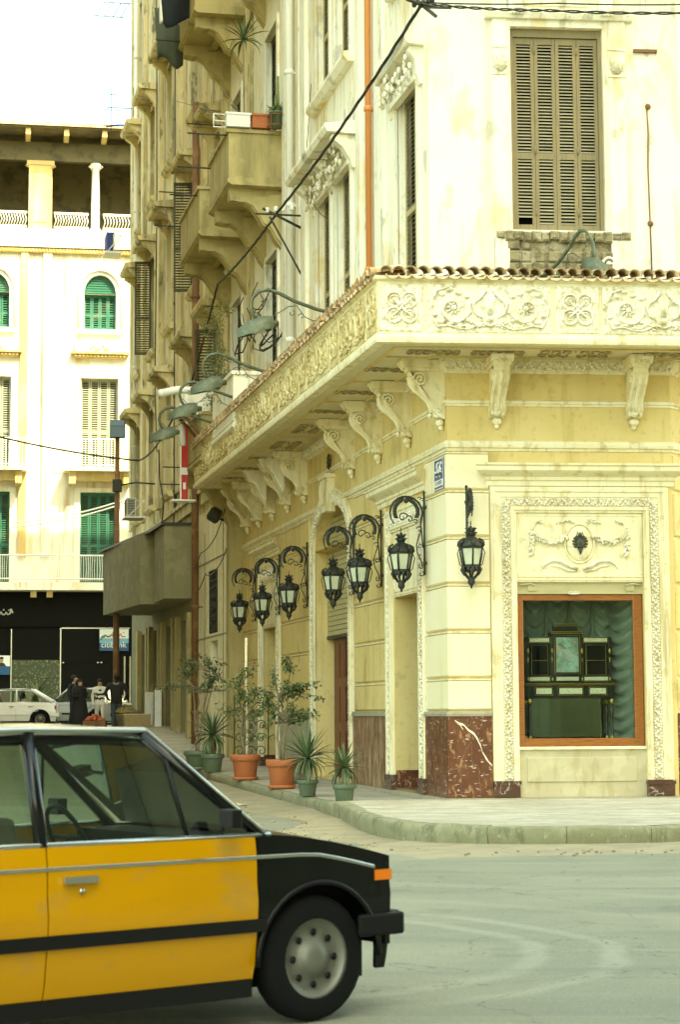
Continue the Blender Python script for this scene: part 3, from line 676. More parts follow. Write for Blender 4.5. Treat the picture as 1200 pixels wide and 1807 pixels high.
# roller shutter: each slat a piece
me = MB().box(-1.64, 1.64, -.02, .02, 0, .088).mesh('shutter_slat', mt['rollmetal'])
rs = MB().box(-B_U1, -B_U0, .31, .33, 4.9, 5.62).build('roller_shutter', mt['rollmetal'], house, MS)
for k in range(24): place('shutter_slat', me, rs, SP(bc, -.27, 3.05+.1*k))
mb = MB(); sb(mb, B_U0, B_U1, -.31, -.24, 2.98, 3.05); mb.build('bottom_bar', mt['iron'], rs, MS)
# doorway below the shutter: panelled red door ajar in the dark
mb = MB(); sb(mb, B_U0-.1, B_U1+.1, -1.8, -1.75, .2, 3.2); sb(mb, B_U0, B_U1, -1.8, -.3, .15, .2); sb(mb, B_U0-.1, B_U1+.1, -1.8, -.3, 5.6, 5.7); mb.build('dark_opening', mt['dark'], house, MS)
mb = MB(); sb(mb, 8.95, 10.2, -.44, -.36, .2, 3.05)
for z in (.4, 1.3, 2.2): (sb(mb, 9.05, 9.5, -.37, -.34, z, z+.7), sb(mb, 9.62, 10.1, -.37, -.34, z, z+.7))
mb.build('door', mk('oxblood_door', (.15,.035,.016), .4, layers=(('noise', (8,8,2), .45, .65, (.08,.016,.008), .7),)), house, MS)
for (a, b) in ((1.72, 3.5), (14.6, 16.5)):
    mb = MB(); sb(mb, a, b, -.45, -.43, .2, 3.45); mb.build('dark_opening', mt['dark'], house, MS)
    mb = MB(); sb(mb, a, b, -.42, .0, .17, .215); mb.build('threshold', mt['redmarble'], house, MS)
    mb = MB(); sb(mb, b-.015, b+.001, -.42, .0, .215, .5); mb.build('reveal_skirting', mt['redmarble'], house, MS)

# ------------------------------------------------------------------ canopy with relief panels, consoles and tiles
CO = 1.40; CS = 18.3
mb = MB(); sweep(mb, [(.0,7.003),(CO-.02,7.003),(CO-.02,7.06),(.0,7.06)], CS); cano = mb.build('canopy', mt['soffit'], house)
mb = MB(); sweep(mb, [(CO-.12,6.99),(CO+.03,6.99),(CO+.04,7.03),(CO+.04,7.08),(CO+.015,7.10),(CO-.0,7.13),(CO-.0,7.92),(CO+.05,7.95),(CO+.05,8.0),(CO-.12,8.0)], CS); mb.build('fascia', mt['trim'], cano)
mb = MB(); sweep(mb, [(UO-.1,8.12),(UO-.1,8.05),(CO-.1,7.97),(CO-.1,8.02)], CS); mb.build('canopy_roof', mt['concrete'], cano)
mb = MB()   # coffer ribs on the soffit
sweep(mb, [(.28,6.975),(.32,6.975),(.32,7.01),(.28,7.01)], CS-.4); sweep(mb, [(1.02,6.975),(1.06,6.975),(1.06,7.01),(1.02,7.01)], CS-.4)
for u in (-.1, 2.25, 4.4, 6.6, 8.9, 11.2, 13.1, 15.0, 16.8, 18.1):
    a, b = swp(u-.02, .32, 0), swp(u+.02, 1.02, 0); sgn = 1
    mm = MB(); sb(mm, u-.02, u+.02, .32, 1.02, 6.976, 7.01)
    mb.add([tuple(MS @ Vector(p)) for p in mm.v], mm.f)
mb.build('coffer_rib', mt['cream'], cano)
def scrollknot(L, W, seed):
    """flat openwork of scrolls and leaves, in the x-y plane, hanging below z=0"""
    mb = MB(); r3 = random.Random(seed)
    for sx in (-1, 1):
        for sy in (-1, 1):
            for k in range(3):
                cx = sx*L*(.10+.15*k); pts = [(cx + sx*(.08-.07*i/10)*L*.9*cos(i*.55), sy*W*.22 + sy*(.34-.3*i/10)*W*sin(i*.55), -.012) for i in range(11)]
                mb.tube(pts, [.018-.0012*i for i in range(11)], 5)
        for k in range(10): mb.ball((sx*L*r3.uniform(0, .48), W*r3.uniform(-.4, .4), -.012), r3.uniform(.015, .035), r3.uniform(.015,.03), .014, 5, 4)
    return mb.mesh('soffit_scroll', mt['rosette'])
k1 = scrollknot(.85, .26, 1); k2 = scrollknot(1.15, .52, 2)
for i, u in enumerate((1.0, 3.3, 5.5, 7.7, 10.1, 12.2, 14.05, 15.9)):
    big = i in (3, 4)
    place('soffit_scroll', k2 if big else k1, cano, SP(u, .67, 6.99) @ RZ(pi/2 if not big else 0))
for u in (-.3, .2+.5, 1.9, 3.4): place('soffit_scroll', k2 if u == 1.9 else k1, cano, FP(u, .67, 6.99))
# consoles
mb = MB()
prof = [(0,0),(.74,0),(.77,-.05),(.70,-.11),(.63,-.17),(.62,-.27),(.60,-.38),(.53,-.48),(.40,-.57),(.29,-.66),(.235,-.76),(.22,-.86),(.15,-.93),(.06,-.97),(0,-.98)]
mb.prism([(-o, z) for o, z in prof], -.105, .105)
for x0, x1, ins in ((-.135, -.105, .03), (.105, .135, .03)):
    mb.prism([(-max(0, o-ins*.2), z) for o, z in prof[2:]] , x0, x1)
mb.prism([(-(.80),-.0),(-.80,-.035),(-.72,-.13),(0,-.13),(0,0)], -.19, .19)
mb.prism([(-.70,-.13),(-.66,-.19),(0,-.19),(0,-.13)], -.15, .15)
for sx in (-1, 1):
    mb.tube([(sx*.137, -(.46+.13*(1-i/16)*cos(i*.8)), -.33+.13*(1-i/16)*sin(i*.8)) for i in range(16)], .022, 5)
    mb.tube([(sx*.137, -(.14+.06*(1-i/12)*cos(i*.8)), -.84+.06*(1-i/12)*sin(i*.8)) for i in range(12)], .014, 5)
    mb.tube([(sx*.10, -o-.005, z) for o, z in prof[5:12]], .022, 5)
mb.tube([(0, -o-.008, z) for o, z in prof[5:12]], .035, 6)
r3 = random.Random(2)
for k in range(16): mb.ball((r3.uniform(-.15,.15), -.76+.04*r3.random(), -.04-.1*r3.random()), .03, .025, .035, 5, 4)
for k in range(14): mb.ball((r3.uniform(-.11,.11), -r3.uniform(.10,.26), -.85-.09*r3.random()), .04, .04, .04, 5, 4)
mb.ball((0,-.08,-1.03), .09, .08, .07, 8, 5); mb.ball((0,-.06,-1.11), .05, .05, .05, 7, 4)
cons = mb.mesh('console_bracket', mt['trim'])
for u in (.17, 2.25, 4.4, 6.6, 11.2, 13.1, 15.0, 16.8, 18.4): place('console_bracket', cons, cano, SP(u, 0, 6.99) @ SC(.92,.9,.95))
for u in (.78, 2.97): place('console_bracket', cons, cano, FP(u, 0, 6.99) @ SC(.92,.9,.95))
# fascia panels
def relief_square(w, h):
    mb = MB(); e = .03
    mb.cbox(-w/2+.02, w/2-.02, -.012, .01, -h/2+.02, h/2-.02, .01)
    for sx in (-1,1):
        for sz in (-1,1):
            cx, cz_ = sx*.115, sz*.115
            mb.tube([(cx+.115*cos(a), -.02, cz_+.115*sin(a)) for a in [2*pi*k/16 for k in range(16)]], .02, 6, closed=True)
            mb.tube([(cx+(.085-.006*i)*cos(i*.7), -.018, cz_+(.085-.006*i)*sin(i*.7)) for i in range(13)], .013, 5)
            mb.tube([(0,-.03,0),(sx*.13,-.03,sz*.13)], [.028,.008], 6)
    mb.ball((0,-.03,0), .03); return mb.mesh('quatrefoil_panel', mt['relief'])
def relief_long(w, h, seed):
    mb = MB(); r3 = random.Random(seed)
    mb.cbox(-w/2+.012, w/2-.012, -.010, .01, -h/2+.012, h/2-.012, .01)
    for sg in (-1, 1):
        c0 = sg*w*.29
        mb.tube([(c0+(.26-.0115*i)*cos(2.6-sg*0+.42*i)*sg, -.02, -.01+(.26-.0115*i)*sin(2.6+.42*i)) for i in range(22)], [.026-.0006*i for i in range(22)], 6)
        for k in range(9):
            a = 2*pi*k/9; mb.tube([(c0+.05*cos(a), -.02, .0+.05*sin(a)), (c0+.12*cos(a+.3), -.025, .0+.12*sin(a+.3))], [.02,.006], 5)
        mb.ball((c0, -.03, 0), .045, .03, .045)
        for k in range(11):
            a = .9+k*.5; r = .28+.03*sin(k*2.1); x = c0+sg*r*cos(a); z = r*sin(a)*.95
            if abs(z) < h/2-.05 and abs(x) < w/2-.04: mb.ball((x, -.018, z), .05+.012*sin(k), .025, .032, 6, 4)
        mb.tube([(sg*w*x, -.02, h*z) for x, z in ((.0,-.36),(.06,-.30),(.12,-.36),(.18,-.42),(.26,-.40),(.34,-.34),(.42,-.38),(.46,-.2),(.47,.1),(.42,.36),(.33,.42))], .016, 5)
        mb.tube([(sg*w*x, -.018, h*z) for x, z in ((.03,.38),(.08,.2),(.14,.1),(.12,-.1),(.06,-.2))], [.03,.026,.022,.018,.008], 6)
        for k in range(16):
            x = sg*w*(.05+.03*k*.5); z = -h*.33 - .03*sin(k*.8) + r3.uniform(-.02,.02); mb.ball((x, -.018, z), .022, .018, .022, 5, 4)
    for k in range(-3, 4): mb.tube([(0,-.02,-.14), (.085*sin(k*.36),-.03,.12+.12*cos(k*.36))], [.03,.012], 6)
    mb.ball((0,-.03,-.16), .06, .03, .05); return mb.mesh('scroll_panel', mt['relief'])
sq, lg, lg2 = relief_square(.70, .76), relief_long(1.9, .76, 1), relief_long(1.9, .76, 2)
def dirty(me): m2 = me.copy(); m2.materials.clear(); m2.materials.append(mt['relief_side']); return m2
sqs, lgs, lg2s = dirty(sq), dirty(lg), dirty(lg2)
for (u, me) in ((-.885, sq), (.455, lg), (1.80, sq), (3.13, lg2)): place('fascia_panel', me, cano, FP(u, CO, 7.52) @ SC(1,1.35,1))
u = -.885
for k in range(8):
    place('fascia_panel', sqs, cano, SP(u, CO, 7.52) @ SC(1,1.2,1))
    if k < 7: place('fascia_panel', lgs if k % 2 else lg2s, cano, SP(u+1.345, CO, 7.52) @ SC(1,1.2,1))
    u += 2.69
# clay tiles along the canopy edge: covers and pans
def tile_mesh(up):
    mb = MB(); n = 8; L = .46; vs = []; fs = []
    for j, (y, s) in enumerate(((-.09, 1.06), (L*.5, 1.0), (L, .94))):
        for q, r in ((0, .100), (1, .084)):
            for i in range(n+1):
                a = pi*i/n; vs.append((r*s*cos(a), y, (r*s*sin(a) if up else -r*s*sin(a)*.72) + y*.18))
    m = 2*(n+1)
    for j in range(2):
        for q in range(2):
            for i in range(n): fs.append((j*m+q*(n+1)+i, j*m+q*(n+1)+i+1, (j+1)*m+q*(n+1)+i+1, (j+1)*m+q*(n+1)+i))
    for j in (0, 2):
        for i in range(n): fs.append((j*m+i, j*m+i+1, j*m+n+1+i+1, j*m+n+1+i))
    mb.add(vs, fs, True); return mb.mesh('clay_tile', mt['tile'])
tu, td = tile_mesh(True), tile_mesh(False)
r3 = random.Random(9); P_ = .19; cnt = 0
for k in range(27):
    u = -1.12 + P_*k; j = lambda: r3.uniform(-.012, .012)
    place('clay_tile', tu, cano, FP(u+j(), CO+.02+j(), 8.055+j()*.6) @ RZ(j()*2) @ RX(j()*2)); place('clay_tile', td, cano, FP(u+P_/2+j(), CO+.01+j(), 8.035+j()*.4))
for k in range(102):
    u = -1.14 + P_*k
    place('clay_tile', tu, cano, SP(u+j(), CO+.02+j(), 8.055+j()*.6) @ RZ(j()*2) @ RX(j()*2))
    if k % 1 == 0: place('clay_tile', td, cano, SP(u+P_/2+j(), CO+.01+j(), 8.035+j()*.4))
# ------------------------------------------------------------------ upper windows
def louvre_leaf(fr, sl, x0, x1, z0, z1, y, mid=None, sw=.055, slat=.052, singles=None, parent=None, M=None):
    """one shutter leaf: stiles and rails into fr, slats into sl (or, with singles, one object per slat)"""
    t = .035
    fr.box(x0, x0+sw, y, y+t, z0, z1); fr.box(x1-sw, x1, y, y+t, z0, z1)
    zz = [z0, z1] if mid is None else [z0, mid, z1]
    for a in zz:
        b0 = a if a == z0 else (a-.10 if a == z1 else a-.05)
        fr.box(x0+sw, x1-sw, y+.002, y+t-.002, b0, b0+.10)
    for a, b in zip(zz[:-1], zz[1:]):
        lo = a+.10 if a == z0 else a+.05; hi = b-.10 if b == z1 else b-.05
        n = int((hi-lo)/slat)
        for k in range(n):
            z = lo + (k+.5)*(hi-lo)/n
            if singles is not None:
                if singles(x0, z): continue
                place('slat', sl, parent, M @ T((x0+x1)/2, y+t/2, z))
            else:
                w = x1-x0-2*sw
                xa, xb = x0+sw, x1-sw
                sl.add([(xa,y+.002,z-.017),(xb,y+.002,z-.017),(xb,y+.033,z+.012),(xa,y+.033,z+.012),(xa,y+.002,z-.009),(xb,y+.002,z-.009),(xb,y+.033,z+.020),(xa,y+.033,z+.020)],
                       [(0,1,2,3),(7,6,5,4),(0,4,5,1)])
# the big shuttered window on the chamfer: every slat its own piece
def front_window(z0, z1, detail):
    mb = MB(); x0, x1 = 1.03, 2.52
    fr = MB(); y = -UO + .10
    fr.box(x0, x0+.06, y-.03, y+.06, z0, z1); fr.box(x1-.06, x1, y-.03, y+.06, z0, z1); fr.box(x0+.06, x1-.06, y-.03, y+.06, z1-.13, z1)
    win = fr.build('shutter_window', mt['shutter'], house, MF)
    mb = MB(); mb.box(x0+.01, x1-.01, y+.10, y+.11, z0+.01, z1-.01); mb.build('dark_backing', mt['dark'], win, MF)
    lw = (x1-x0-.12-.03)/4; leaf = MB()
    sm = MB(); hw = (lw-.11)/2-.001
    sm.add([(-hw,-.016,-.018),(hw,-.016,-.018),(hw,.016,.010),(-hw,.016,.010),(-hw,-.016,-.009),(hw,-.016,-.009),(hw,.016,.019),(-hw,.016,.019)],
           [(0,3,2,1),(4,5,6,7),(0,1,5,4),(2,3,7,6),(0,4,7,3),(1,2,6,5)])
    slm = sm.mesh('slat', mt['slat'])
    for k in range(4):
        a = x0+.06+.005 + k*(lw+.006)
        miss = (lambda X, Z: k == 0 and z0+.10 < Z < z0+.24)
        if detail:
            lf = MB(); louvre_leaf(lf, slm, a, a+lw, z0+.01, z1-.14, y, z0+1.22, singles=miss, parent=win, M=MF)
            for hz in (z0+.25, z0+1.25, z1-.4): lf.tube([(a+(.0 if k % 2 else lw), y-.012, hz), (a+(.0 if k % 2 else lw), y-.012, hz+.12)], .012, 6)
            lf.build('shutter_leaf', mt['shutter'], win, MF)
        else:
            lf = MB(); louvre_leaf(lf, lf, a, a+lw, z0+.01, z1-.14, y, z0+1.22)
            lf.build('shutter_leaf', mt['shutter'], win, MF)
    return win
front_window(9.02, 12.3, True); front_window(14.3, 17.6, False)
# frame of that window: pilasters, leaf capitals, lintel, sill block, broken stonework below
mb = MB()
for (a, b) in ((.74, .97), (2.60, 2.88)):
    fb(mb, a, b, UO-.02, UO+.06, 8.1, 12.9)
fb(mb, .97, 1.028, UO-.02, UO+.03, 9.0, 12.42); fb(mb, 2.522, 2.60, UO-.02, UO+.03, 9.0, 12.42)
fb(mb, .972, 2.598, UO-.02, UO+.035, 12.305, 12.42)
mb.build('window_pilaster', mt['upper'], house, MF)
for (a, b) in ((.735, .975), (2.595, 2.885)):
    mb = MB(); c = (a+b)/2
    fb(mb, a, b, UO, UO+.075, 11.50, 11.54); fb(mb, a, b, UO, UO+.075, 11.94, 11.98)
    for k in range(-2, 3): mb.tube([(c+k*.012, -UO-.07, 11.56), (c+k*.045, -UO-.10, 11.75), (c+k*.055, -UO-.085, 11.88-.02*abs(k))], [.02,.032,.014], 6)
    for sx in (-1, 1): mb.tube([(c+sx*(.07+.03*cos(i*.7)*(1-i/12)), -UO-.085, 11.62+.04*sin(i*.7)*(1-i/12)) for i in range(10)], .014, 5)
    mb.build('leaf_capital', mt['relief'], house, MF)
mb = MB()   # lintel with side brackets and the ledge of the floor above
mb.prism([(-UO+.02,12.42),(-UO-.10,12.42),(-UO-.14,12.50),(-UO-.14,12.56),(-UO+.02,12.58)], .62, 3.0)
fb(mb, 1.25, 2.3, UO-.02, UO+.03, 12.66, 13.0)
for u in (1.0, 2.45):
    fb(mb, u, u+.22, UO, UO+.16, 12.56, 13.0)
    for k in range(4): mb.ball((u+.03+.055*k, -UO-.15, 12.50), .028, .03, .045, 6, 4)
mb.prism([(-UO+.02,13.0),(-UO-.22,13.0),(-UO-.28,13.08),(-UO-.28,13.14),(-UO+.02,13.16)], -.35, FW+.2)
mb.build('lintel', mt['upper'], house, MF)
stone = mk('broken_stone', (.30,.25,.14), .95, layers=(('noise', 8, .45, .60, (.14,.115,.06), .85), ('noise', 3, .5, .65, (.46,.41,.27), .7)), bump=[('noise', 18, .8, .04)])
mb = MB(); fb(mb, .74, 2.9, UO-.02, UO+.02, 8.1, 8.9); mb.build('apron', stone, house, MF)
r3 = random.Random(21)
for k in range(15):
    mb = MB(); u = .76+.143*k; o = UO+.10+r3.uniform(-.02,.02); z = 8.84+r3.uniform(-.03,.03)
    mb.cbox(u, u+.14, -o, -UO+.01, z, 8.99+r3.uniform(-.02,.0), .03); mb.build('stone', stone, house, MF)
for k in range(26):
    mb = MB(); u = .95+.21*(k % 8)+r3.uniform(-.04,.02); z = 8.12+.19*(k//8); wd = r3.uniform(.14,.21)
    if 1.75 < u < 2.0 and z < 8.4: continue
    mb.cbox(u, min(u+wd, 2.66), -UO-.02-r3.uniform(.02,.07), -UO+.01, z, z+.17, .02); mb.build('stone', stone, house, MF)
mb = MB()
for u0, u1, z0, z1 in ((.74,.84,8.1,8.86),(2.78,2.9,8.1,8.86)): fb(mb, u0, u1, UO-.01, UO+.07, z0, z1)
mb.tube([(2.55+.10*cos(a), -UO-.05, 8.48+.10*sin(a)) for a in [2*pi*k/14 for k in range(14)]], .025, 6, closed=True); mb.ball((2.55,-UO-.05,8.48), .05, .03, .05)
mb.build('apron_frame', mt['upper'], house, MF)
# rusty holes, a bracket stub and the drip board on the wall to the right
mb = MB(); fb(mb, 3.02, 3.40, UO, UO+.05, 11.93, 11.98); mb.build('rusted_flashing', mt['pipe_rust'], house, MF)
mb = MB(); mb.tube([(3.22,-UO-.015,11.1),(3.235,-UO-.02,10.6),(3.22,-UO-.015,10.1),(3.235,-UO-.015,9.3),(3.25,-UO-.015,8.2)], .012, 5)
for z in (11.05, 9.15): mb.ball((3.24,-UO-.02,z), .05, .04, .05, 6, 4)
mb.build('wall_wire', mt['pipe_rust'], house, MF)
# ------------------------------------------------------------------ side windows: hoods, consoles, sills, shutters
def side_window(a, b, z0, z1, hood, leafm, open_leaf=False, rich=0):
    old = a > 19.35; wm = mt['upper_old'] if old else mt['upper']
    y = -UO + .13; n = 2; lw = (b-a)/n
    mb = MB(); mb.box(-b, -a, y-.02, y+.05, z1-.012, z1-.001); w_ = mb.build('shutter_window', leafm, house, MS)
    for k in range(n):
        fr = MB(); louvre_leaf(fr, fr, -b+k*lw+.005, -b+(k+1)*lw-.005, z0+.01, z1-.013, y, z0+(z1-z0)*.4, slat=.075); fr.build('shutter_leaf', leafm, w_, MS)
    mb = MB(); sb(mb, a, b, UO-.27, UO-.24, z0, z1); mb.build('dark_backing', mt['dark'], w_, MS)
    mb = MB()
    for (u0, u1) in ((a-.16, a), (b, b+.16)): sb(mb, u0, u1, UO-.02, UO+.05, z0-.1, z1+.12)
    sb(mb, a, b, UO-.02, UO+.05, z1, z1+.12)
    mb.prism([(-UO+.02,z0-.22),(-UO-.12,z0-.22),(-UO-.2,z0-.12),(-UO-.2,z0-.04),(-UO+.02,z0-.005)], -b-.25, -a+.25)
    mb.build('window_frame', wm, w_, MS)
    if hood:
        p = hood; h = z1+.30
        mb = MB()
        mb.prism([(-UO+.02,h),(-UO-p,h+.02),(-UO-p-.05,h+.1),(-UO-p-.05,h+.17),(-UO+.02,h+.26)], -b-.42, -a+.42)
        for u in (a-.32, b+.10):
            mb.prism([(-UO+.02,h),(-UO-p*.8,h),(-UO-p*.8,h-.08),(-UO-p*.45,h-.22),(-UO-.12,h-.42),(-UO-.05,h-.6),(-UO+.02,h-.6)], -u-.22, -u)
        if rich:
            r4 = random.Random(int(a*10))
            for k in range(60):
                mb.ball((-r4.uniform(a-.3, b+.3), -UO-.05-.25*r4.random(), h-.02-.45*r4.random()), .06*r4.uniform(.5,1.2), .04, .06, 5, 4)
            sb(mb, a-.2, b+.2, UO, UO+.12, h-.5, h-.4)
        mb.build('window_hood', wm, w_, MS)
    if open_leaf:
        fr = MB(); louvre_leaf(fr, fr, 0, .55, z0+.02, z1-.02, 0, z0+1.3, slat=.08)
        Mo = SP(b+.02, UO, 0) @ RZ(radians(-100)); fr.build('open_shutter', leafm, w_, Mo)
    return w_
sh_side = mk('dull_cream_shutter', (.40,.33,.17), .8, layers=(('noise', (6,6,2), .45, .7, (.30,.24,.12), .7),))
sh_old = mk('grey_green_shutter', (.085,.082,.042), .8, layers=(('noise', (6,6,2), .45, .7, (.045,.045,.025), .7),))
for i, (a, b) in enumerate(BAYS):
    for j, (z0, z1) in enumerate(zip(SILLS[:3], HEADS[:3])):
        if j == 2 and i < 5: continue
        m_ = sh_side if i < 3 else sh_old
        bal = 12 < a < 19.5
        side_window(a, b, z0-(.9 if bal else 0), z1, 0 if bal else (.28 if i == 0 else (.55 if i < 3 else .6)), m_, open_leaf=(i in (6, 8) and j == 1) or (i == 5 and j == 0), rich=(i < 3 and j == 0))
# flat pilaster strips between the bays
for u, w_, o in ((2.6,.35,.06),(4.35,.3,.06),(9.3,.5,.08),(10.1,.25,.05),(11.4,.35,.10),(15.9,.6,.08),(20.0,.45,.10),(23.6,.6,.10),(28.6,.9,.12),(29.8,.3,.05),(33.5,.9,.12),(38.2,.7,.12),(41.6,.7,.14)):
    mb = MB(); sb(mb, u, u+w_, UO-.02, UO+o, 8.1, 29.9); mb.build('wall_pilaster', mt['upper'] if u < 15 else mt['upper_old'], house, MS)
mb = MB(); sb(mb, 19.4, 42.3, UO, UO+.12, 7.2, 7.5); sb(mb, 19.4, 42.3, UO, UO+.2, 7.5, 7.62); mb.build('floor_ledge', mt['upper_old'], house, MS)
# ------------------------------------------------------------------ balconies
def balcony(u0, u1, zs, p, par, m, solid=True, capm=None):
    mb = MB(); o1 = UO+p
    mb.prism([(-UO+.02,zs),(-o1+.06,zs),(-o1-.03,zs+.06),(-o1-.03,zs+.13),(-o1+.03,zs+.2),(-UO+.02,zs+.2)], -u1-.06, -u0+.06)
    bal = mb.build('balcony', m, house, MS)
    if par:
        mb = MB()
        sb(mb, u0, u0+.12, UO, o1-.12, zs+.2, zs+.2+par); sb(mb, u1-.12, u1, UO, o1-.12, zs+.2, zs+.2+par); sb(mb, u0, u1, o1-.12, o1, zs+.2, zs+.2+par)
        mb.build('parapet', m, bal, MS)
        mb = MB(); e = .05
        sb(mb, u0-e, u0+.12+e, UO, o1-.12-e, zs+.2+par, zs+.28+par); sb(mb, u1-.12-e, u1+e, UO, o1-.12-e, zs+.2+par, zs+.28+par); sb(mb, u0-e, u1+e, o1-.12-e, o1+e, zs+.2+par, zs+.28+par)
        mb.build('coping', m, bal, MS)
    for u in (u0+.25, u1-.55):
        mb = MB()
        pr = [(0,0),(.95*p,0),(.95*p,-.28),(.78*p,-.32),(.70*p,-.30),(.55*p,-.40),(.42*p,-.62),(.34*p,-.80),(.2*p,-.9),(.12*p,-1.1),(0,-1.3)]
        mb.prism([(-UO-o, zs+z) for o, z in pr], -u-.3, -u)
        mb.prism([(-UO-o*.96, zs+z*.93-.02) for o, z in pr if z < -.1] + [(-UO, zs-.1)], -u-.36, -u+.06); mb.build('balcony_console', m, bal, MS)
    mb = MB(); sb(mb, u0+.3, u1-.3, UO+.35, UO+.5, zs-.12, zs-.003); sb(mb, u0+.3, u1-.3, UO+.02, UO+.2, zs-.2, zs-.003); mb.build('soffit_beam', m, bal, MS)
    return bal
b1 = balcony(12.1, 14.85, 12.98, 1.22, .98, mt['balcony']); b2 = balcony(16.6, 20.0, 12.93, 1.22, .95, mt['balcony'])
b0 = balcony(17.2, 20.1, 18.7, 1.25, 1.0, mt['balcony']); b3 = balcony(11.9, 14.9, 7.55, 1.15, 1.0, mt['upper']); b4 = balcony(16.7, 20.0, 7.45, 1.15, .95, mt['balcony'])
b5 = balcony(12.1, 14.85, 18.75, 1.22, .98, mt['balcony'])
# drying-line rods fixed to the balconies
for (u, o, z, L) in ((14.8, UO+1.2, 14.1, .8), (12.3, UO+1.2, 14.15, .9), (20.0, UO+1.2, 14.0, .7), (19.9, UO+1.2, 18.9, .7), (16.9, UO+1.2, 14.0, .7), (20.5, UO+.1, 16.9, .9), (24.8, UO, 16.2, 1.2), (24.5, UO, 8.3, 1.1), (25.2, UO, 7.9, 1.1)):
    mb = MB(); mb.tube([(-u, -o+.3, z), (-u, -o-L, z)], .02, 6); mb.build('line_rod', mt['cable'], house, MS)
# ------------------------------------------------------------------ rain pipes
def pipe(u, o, z0, z1, r, m, name):
    mb = MB(); mb.tube([(-u, -o, z0), (-u, -o, z1)], r, 10); P = mb.build(name, m, house, MS)
    z = z0+1.2
    while z < z1:
        mb = MB(); mb.lathe([(r+.002,-.05),(r+.022,-.045),(r+.022,.045),(r+.002,.05)], 10, (-u, -o, z)); mb.box(-u-.02, -u+.02, -o, -UO+.01, z-.02, z+.02)
        mb.build('pipe_collar', m, P, MS); z += 2.9
pipe(3.5, UO+.09, 8.0, 29.8, .055, mt['pipe_orange'], 'orange_rainpipe'); pipe(10.65, UO+.14, 8.1, 29.8, .085, mt['pipe_white'], 'white_rainpipe')
pipe(24.3, UO+.22, .3, 18.7, .10, mt['pipe_rust'], 'rusty_rainpipe'); pipe(29.5, UO+.1, 7, 29.8, .05, sh_old, 'thin_rainpipe'); pipe(40.9, UO+.1, 7, 29.8, .07, mt['pipe_white'], 'white_rainpipe')
# ------------------------------------------------------------------ shop window: frame, glass, shutter box, marble base
mb = MB(); fb(mb, 1.071, 3.079, -.12, -.02, .172, .90); mb.build('stall_riser', mt['beigemarble'], house, MF)
mb = MB(); fb(mb, 1.20, 2.93, -.05, .0, .40, .78); mb.build('riser_panel', mt['beigemarble'], house, MF, bevel=.012)
mb = MB(); fb(mb, 1.07, 3.08, -.14, .02, .90, .945); mb.build('window_sill', mt['trim'], house, MF)
mb = MB(); x0, x1, z0, z1 = 1.09, 3.065, .95, 3.30
for a, b, c, d in ((x0, x0+.085, z0, z1), (x1-.14, x1, z0, z1), (x0+.085, x1-.14, z0, z0+.12), (x0+.085, x1-.14, z1-.09, z1)): fb(mb, a, b, -.16, -.05, c, d)
wf = mb.build('display_window_frame', mt['woodframe'], house, MF, bevel=.008)
mb = MB(); fb(mb, x0+.08, x1-.135, -.112, -.104, z0+.115, z1-.085); mb.build('window_pane', mt['glass'], wf, MF)
mb = MB(); fb(mb, 1.07, 3.08, -.15, -.03, 3.31, 3.488); 
for u in (1.25, 2.80): fb(mb, u, u+.14, -.03, -.005, 3.36, 3.46)
mb.tube([(1.12,-.0,3.45),(1.3,-.0,3.47),(1.35,0,3.44)], .018, 6); mb.tube([(2.8,-.0,3.44),(2.9,-.0,3.47),(3.04,0,3.45)], .018, 6)
rb = mb.build('roller_box', mt['rollmetal'], house, MF)
mb = MB(); mb.tube([(1.98+.10*cos(a), -.0, 3.325+.02*sin(a)) for a in [2*pi*k/16 for k in range(16)]], .008, 5, closed=True); fb(mb, 1.90, 2.06, -.02, .0, 3.31, 3.34); mb.build('maker_plate', mt['ivory'], rb, MF)
# display space
sp = mk('display_lining', (.10,.11,.07), .8)
mb = MB()
fb(mb, 1.0, 3.14, -1.75, -.17, .88, .92); fb(mb, 1.0, 3.14, -1.75, -.17, 3.45, 3.5); fb(mb, .96, 1.0, -1.75, -.17, .88, 3.5); fb(mb, 3.14, 3.18, -1.75, -.17, .88, 3.5); fb(mb, 1.0, 3.14, -1.78, -1.75, .88, 3.5)
mb.build('display_lining', sp, house, MF)
# ruched curtain: swags between vertical cords
def swag(mb, x0, x1, z0, z1, y, rows, sag):
    nx, nz = 16, rows*8
    def f(a, b):
        x = x0+(x1-x0)*a; z = z1+(z0-z1)*b; s = sin(pi*a); ph = b*rows
        fr = ph - math.floor(ph)
        return (x, y - .16*s*(.2+.8*fr*(1-fr**4)*1.7) - .02, z - sag*s)
    mb.grid(f, nx, nz)
cur = thing('festoon_curtain', 'sea green ruched festoon curtain hanging behind the display window', 'curtain', FP(2.1, -1.0, .92))
cols = [(1.02,1.36),(1.36,1.74),(1.74,2.12),(2.12,2.50),(2.50,2.86)]
for (a, b) in cols:
    mb = MB(); swag(mb, a, b, 1.0, 3.66, 1.10, 12, .20); mb.build('ruched_panel', mt['curtain'], cur, MF)
for (a, b) in cols[1:]+[(2.88, 3)]:
    mb = MB(); mb.tube([(a, 1.02, .95), (a, 1.02, 3.45)], .022, 6); mb.build('curtain_cord', mt['curtain'], cur, MF)
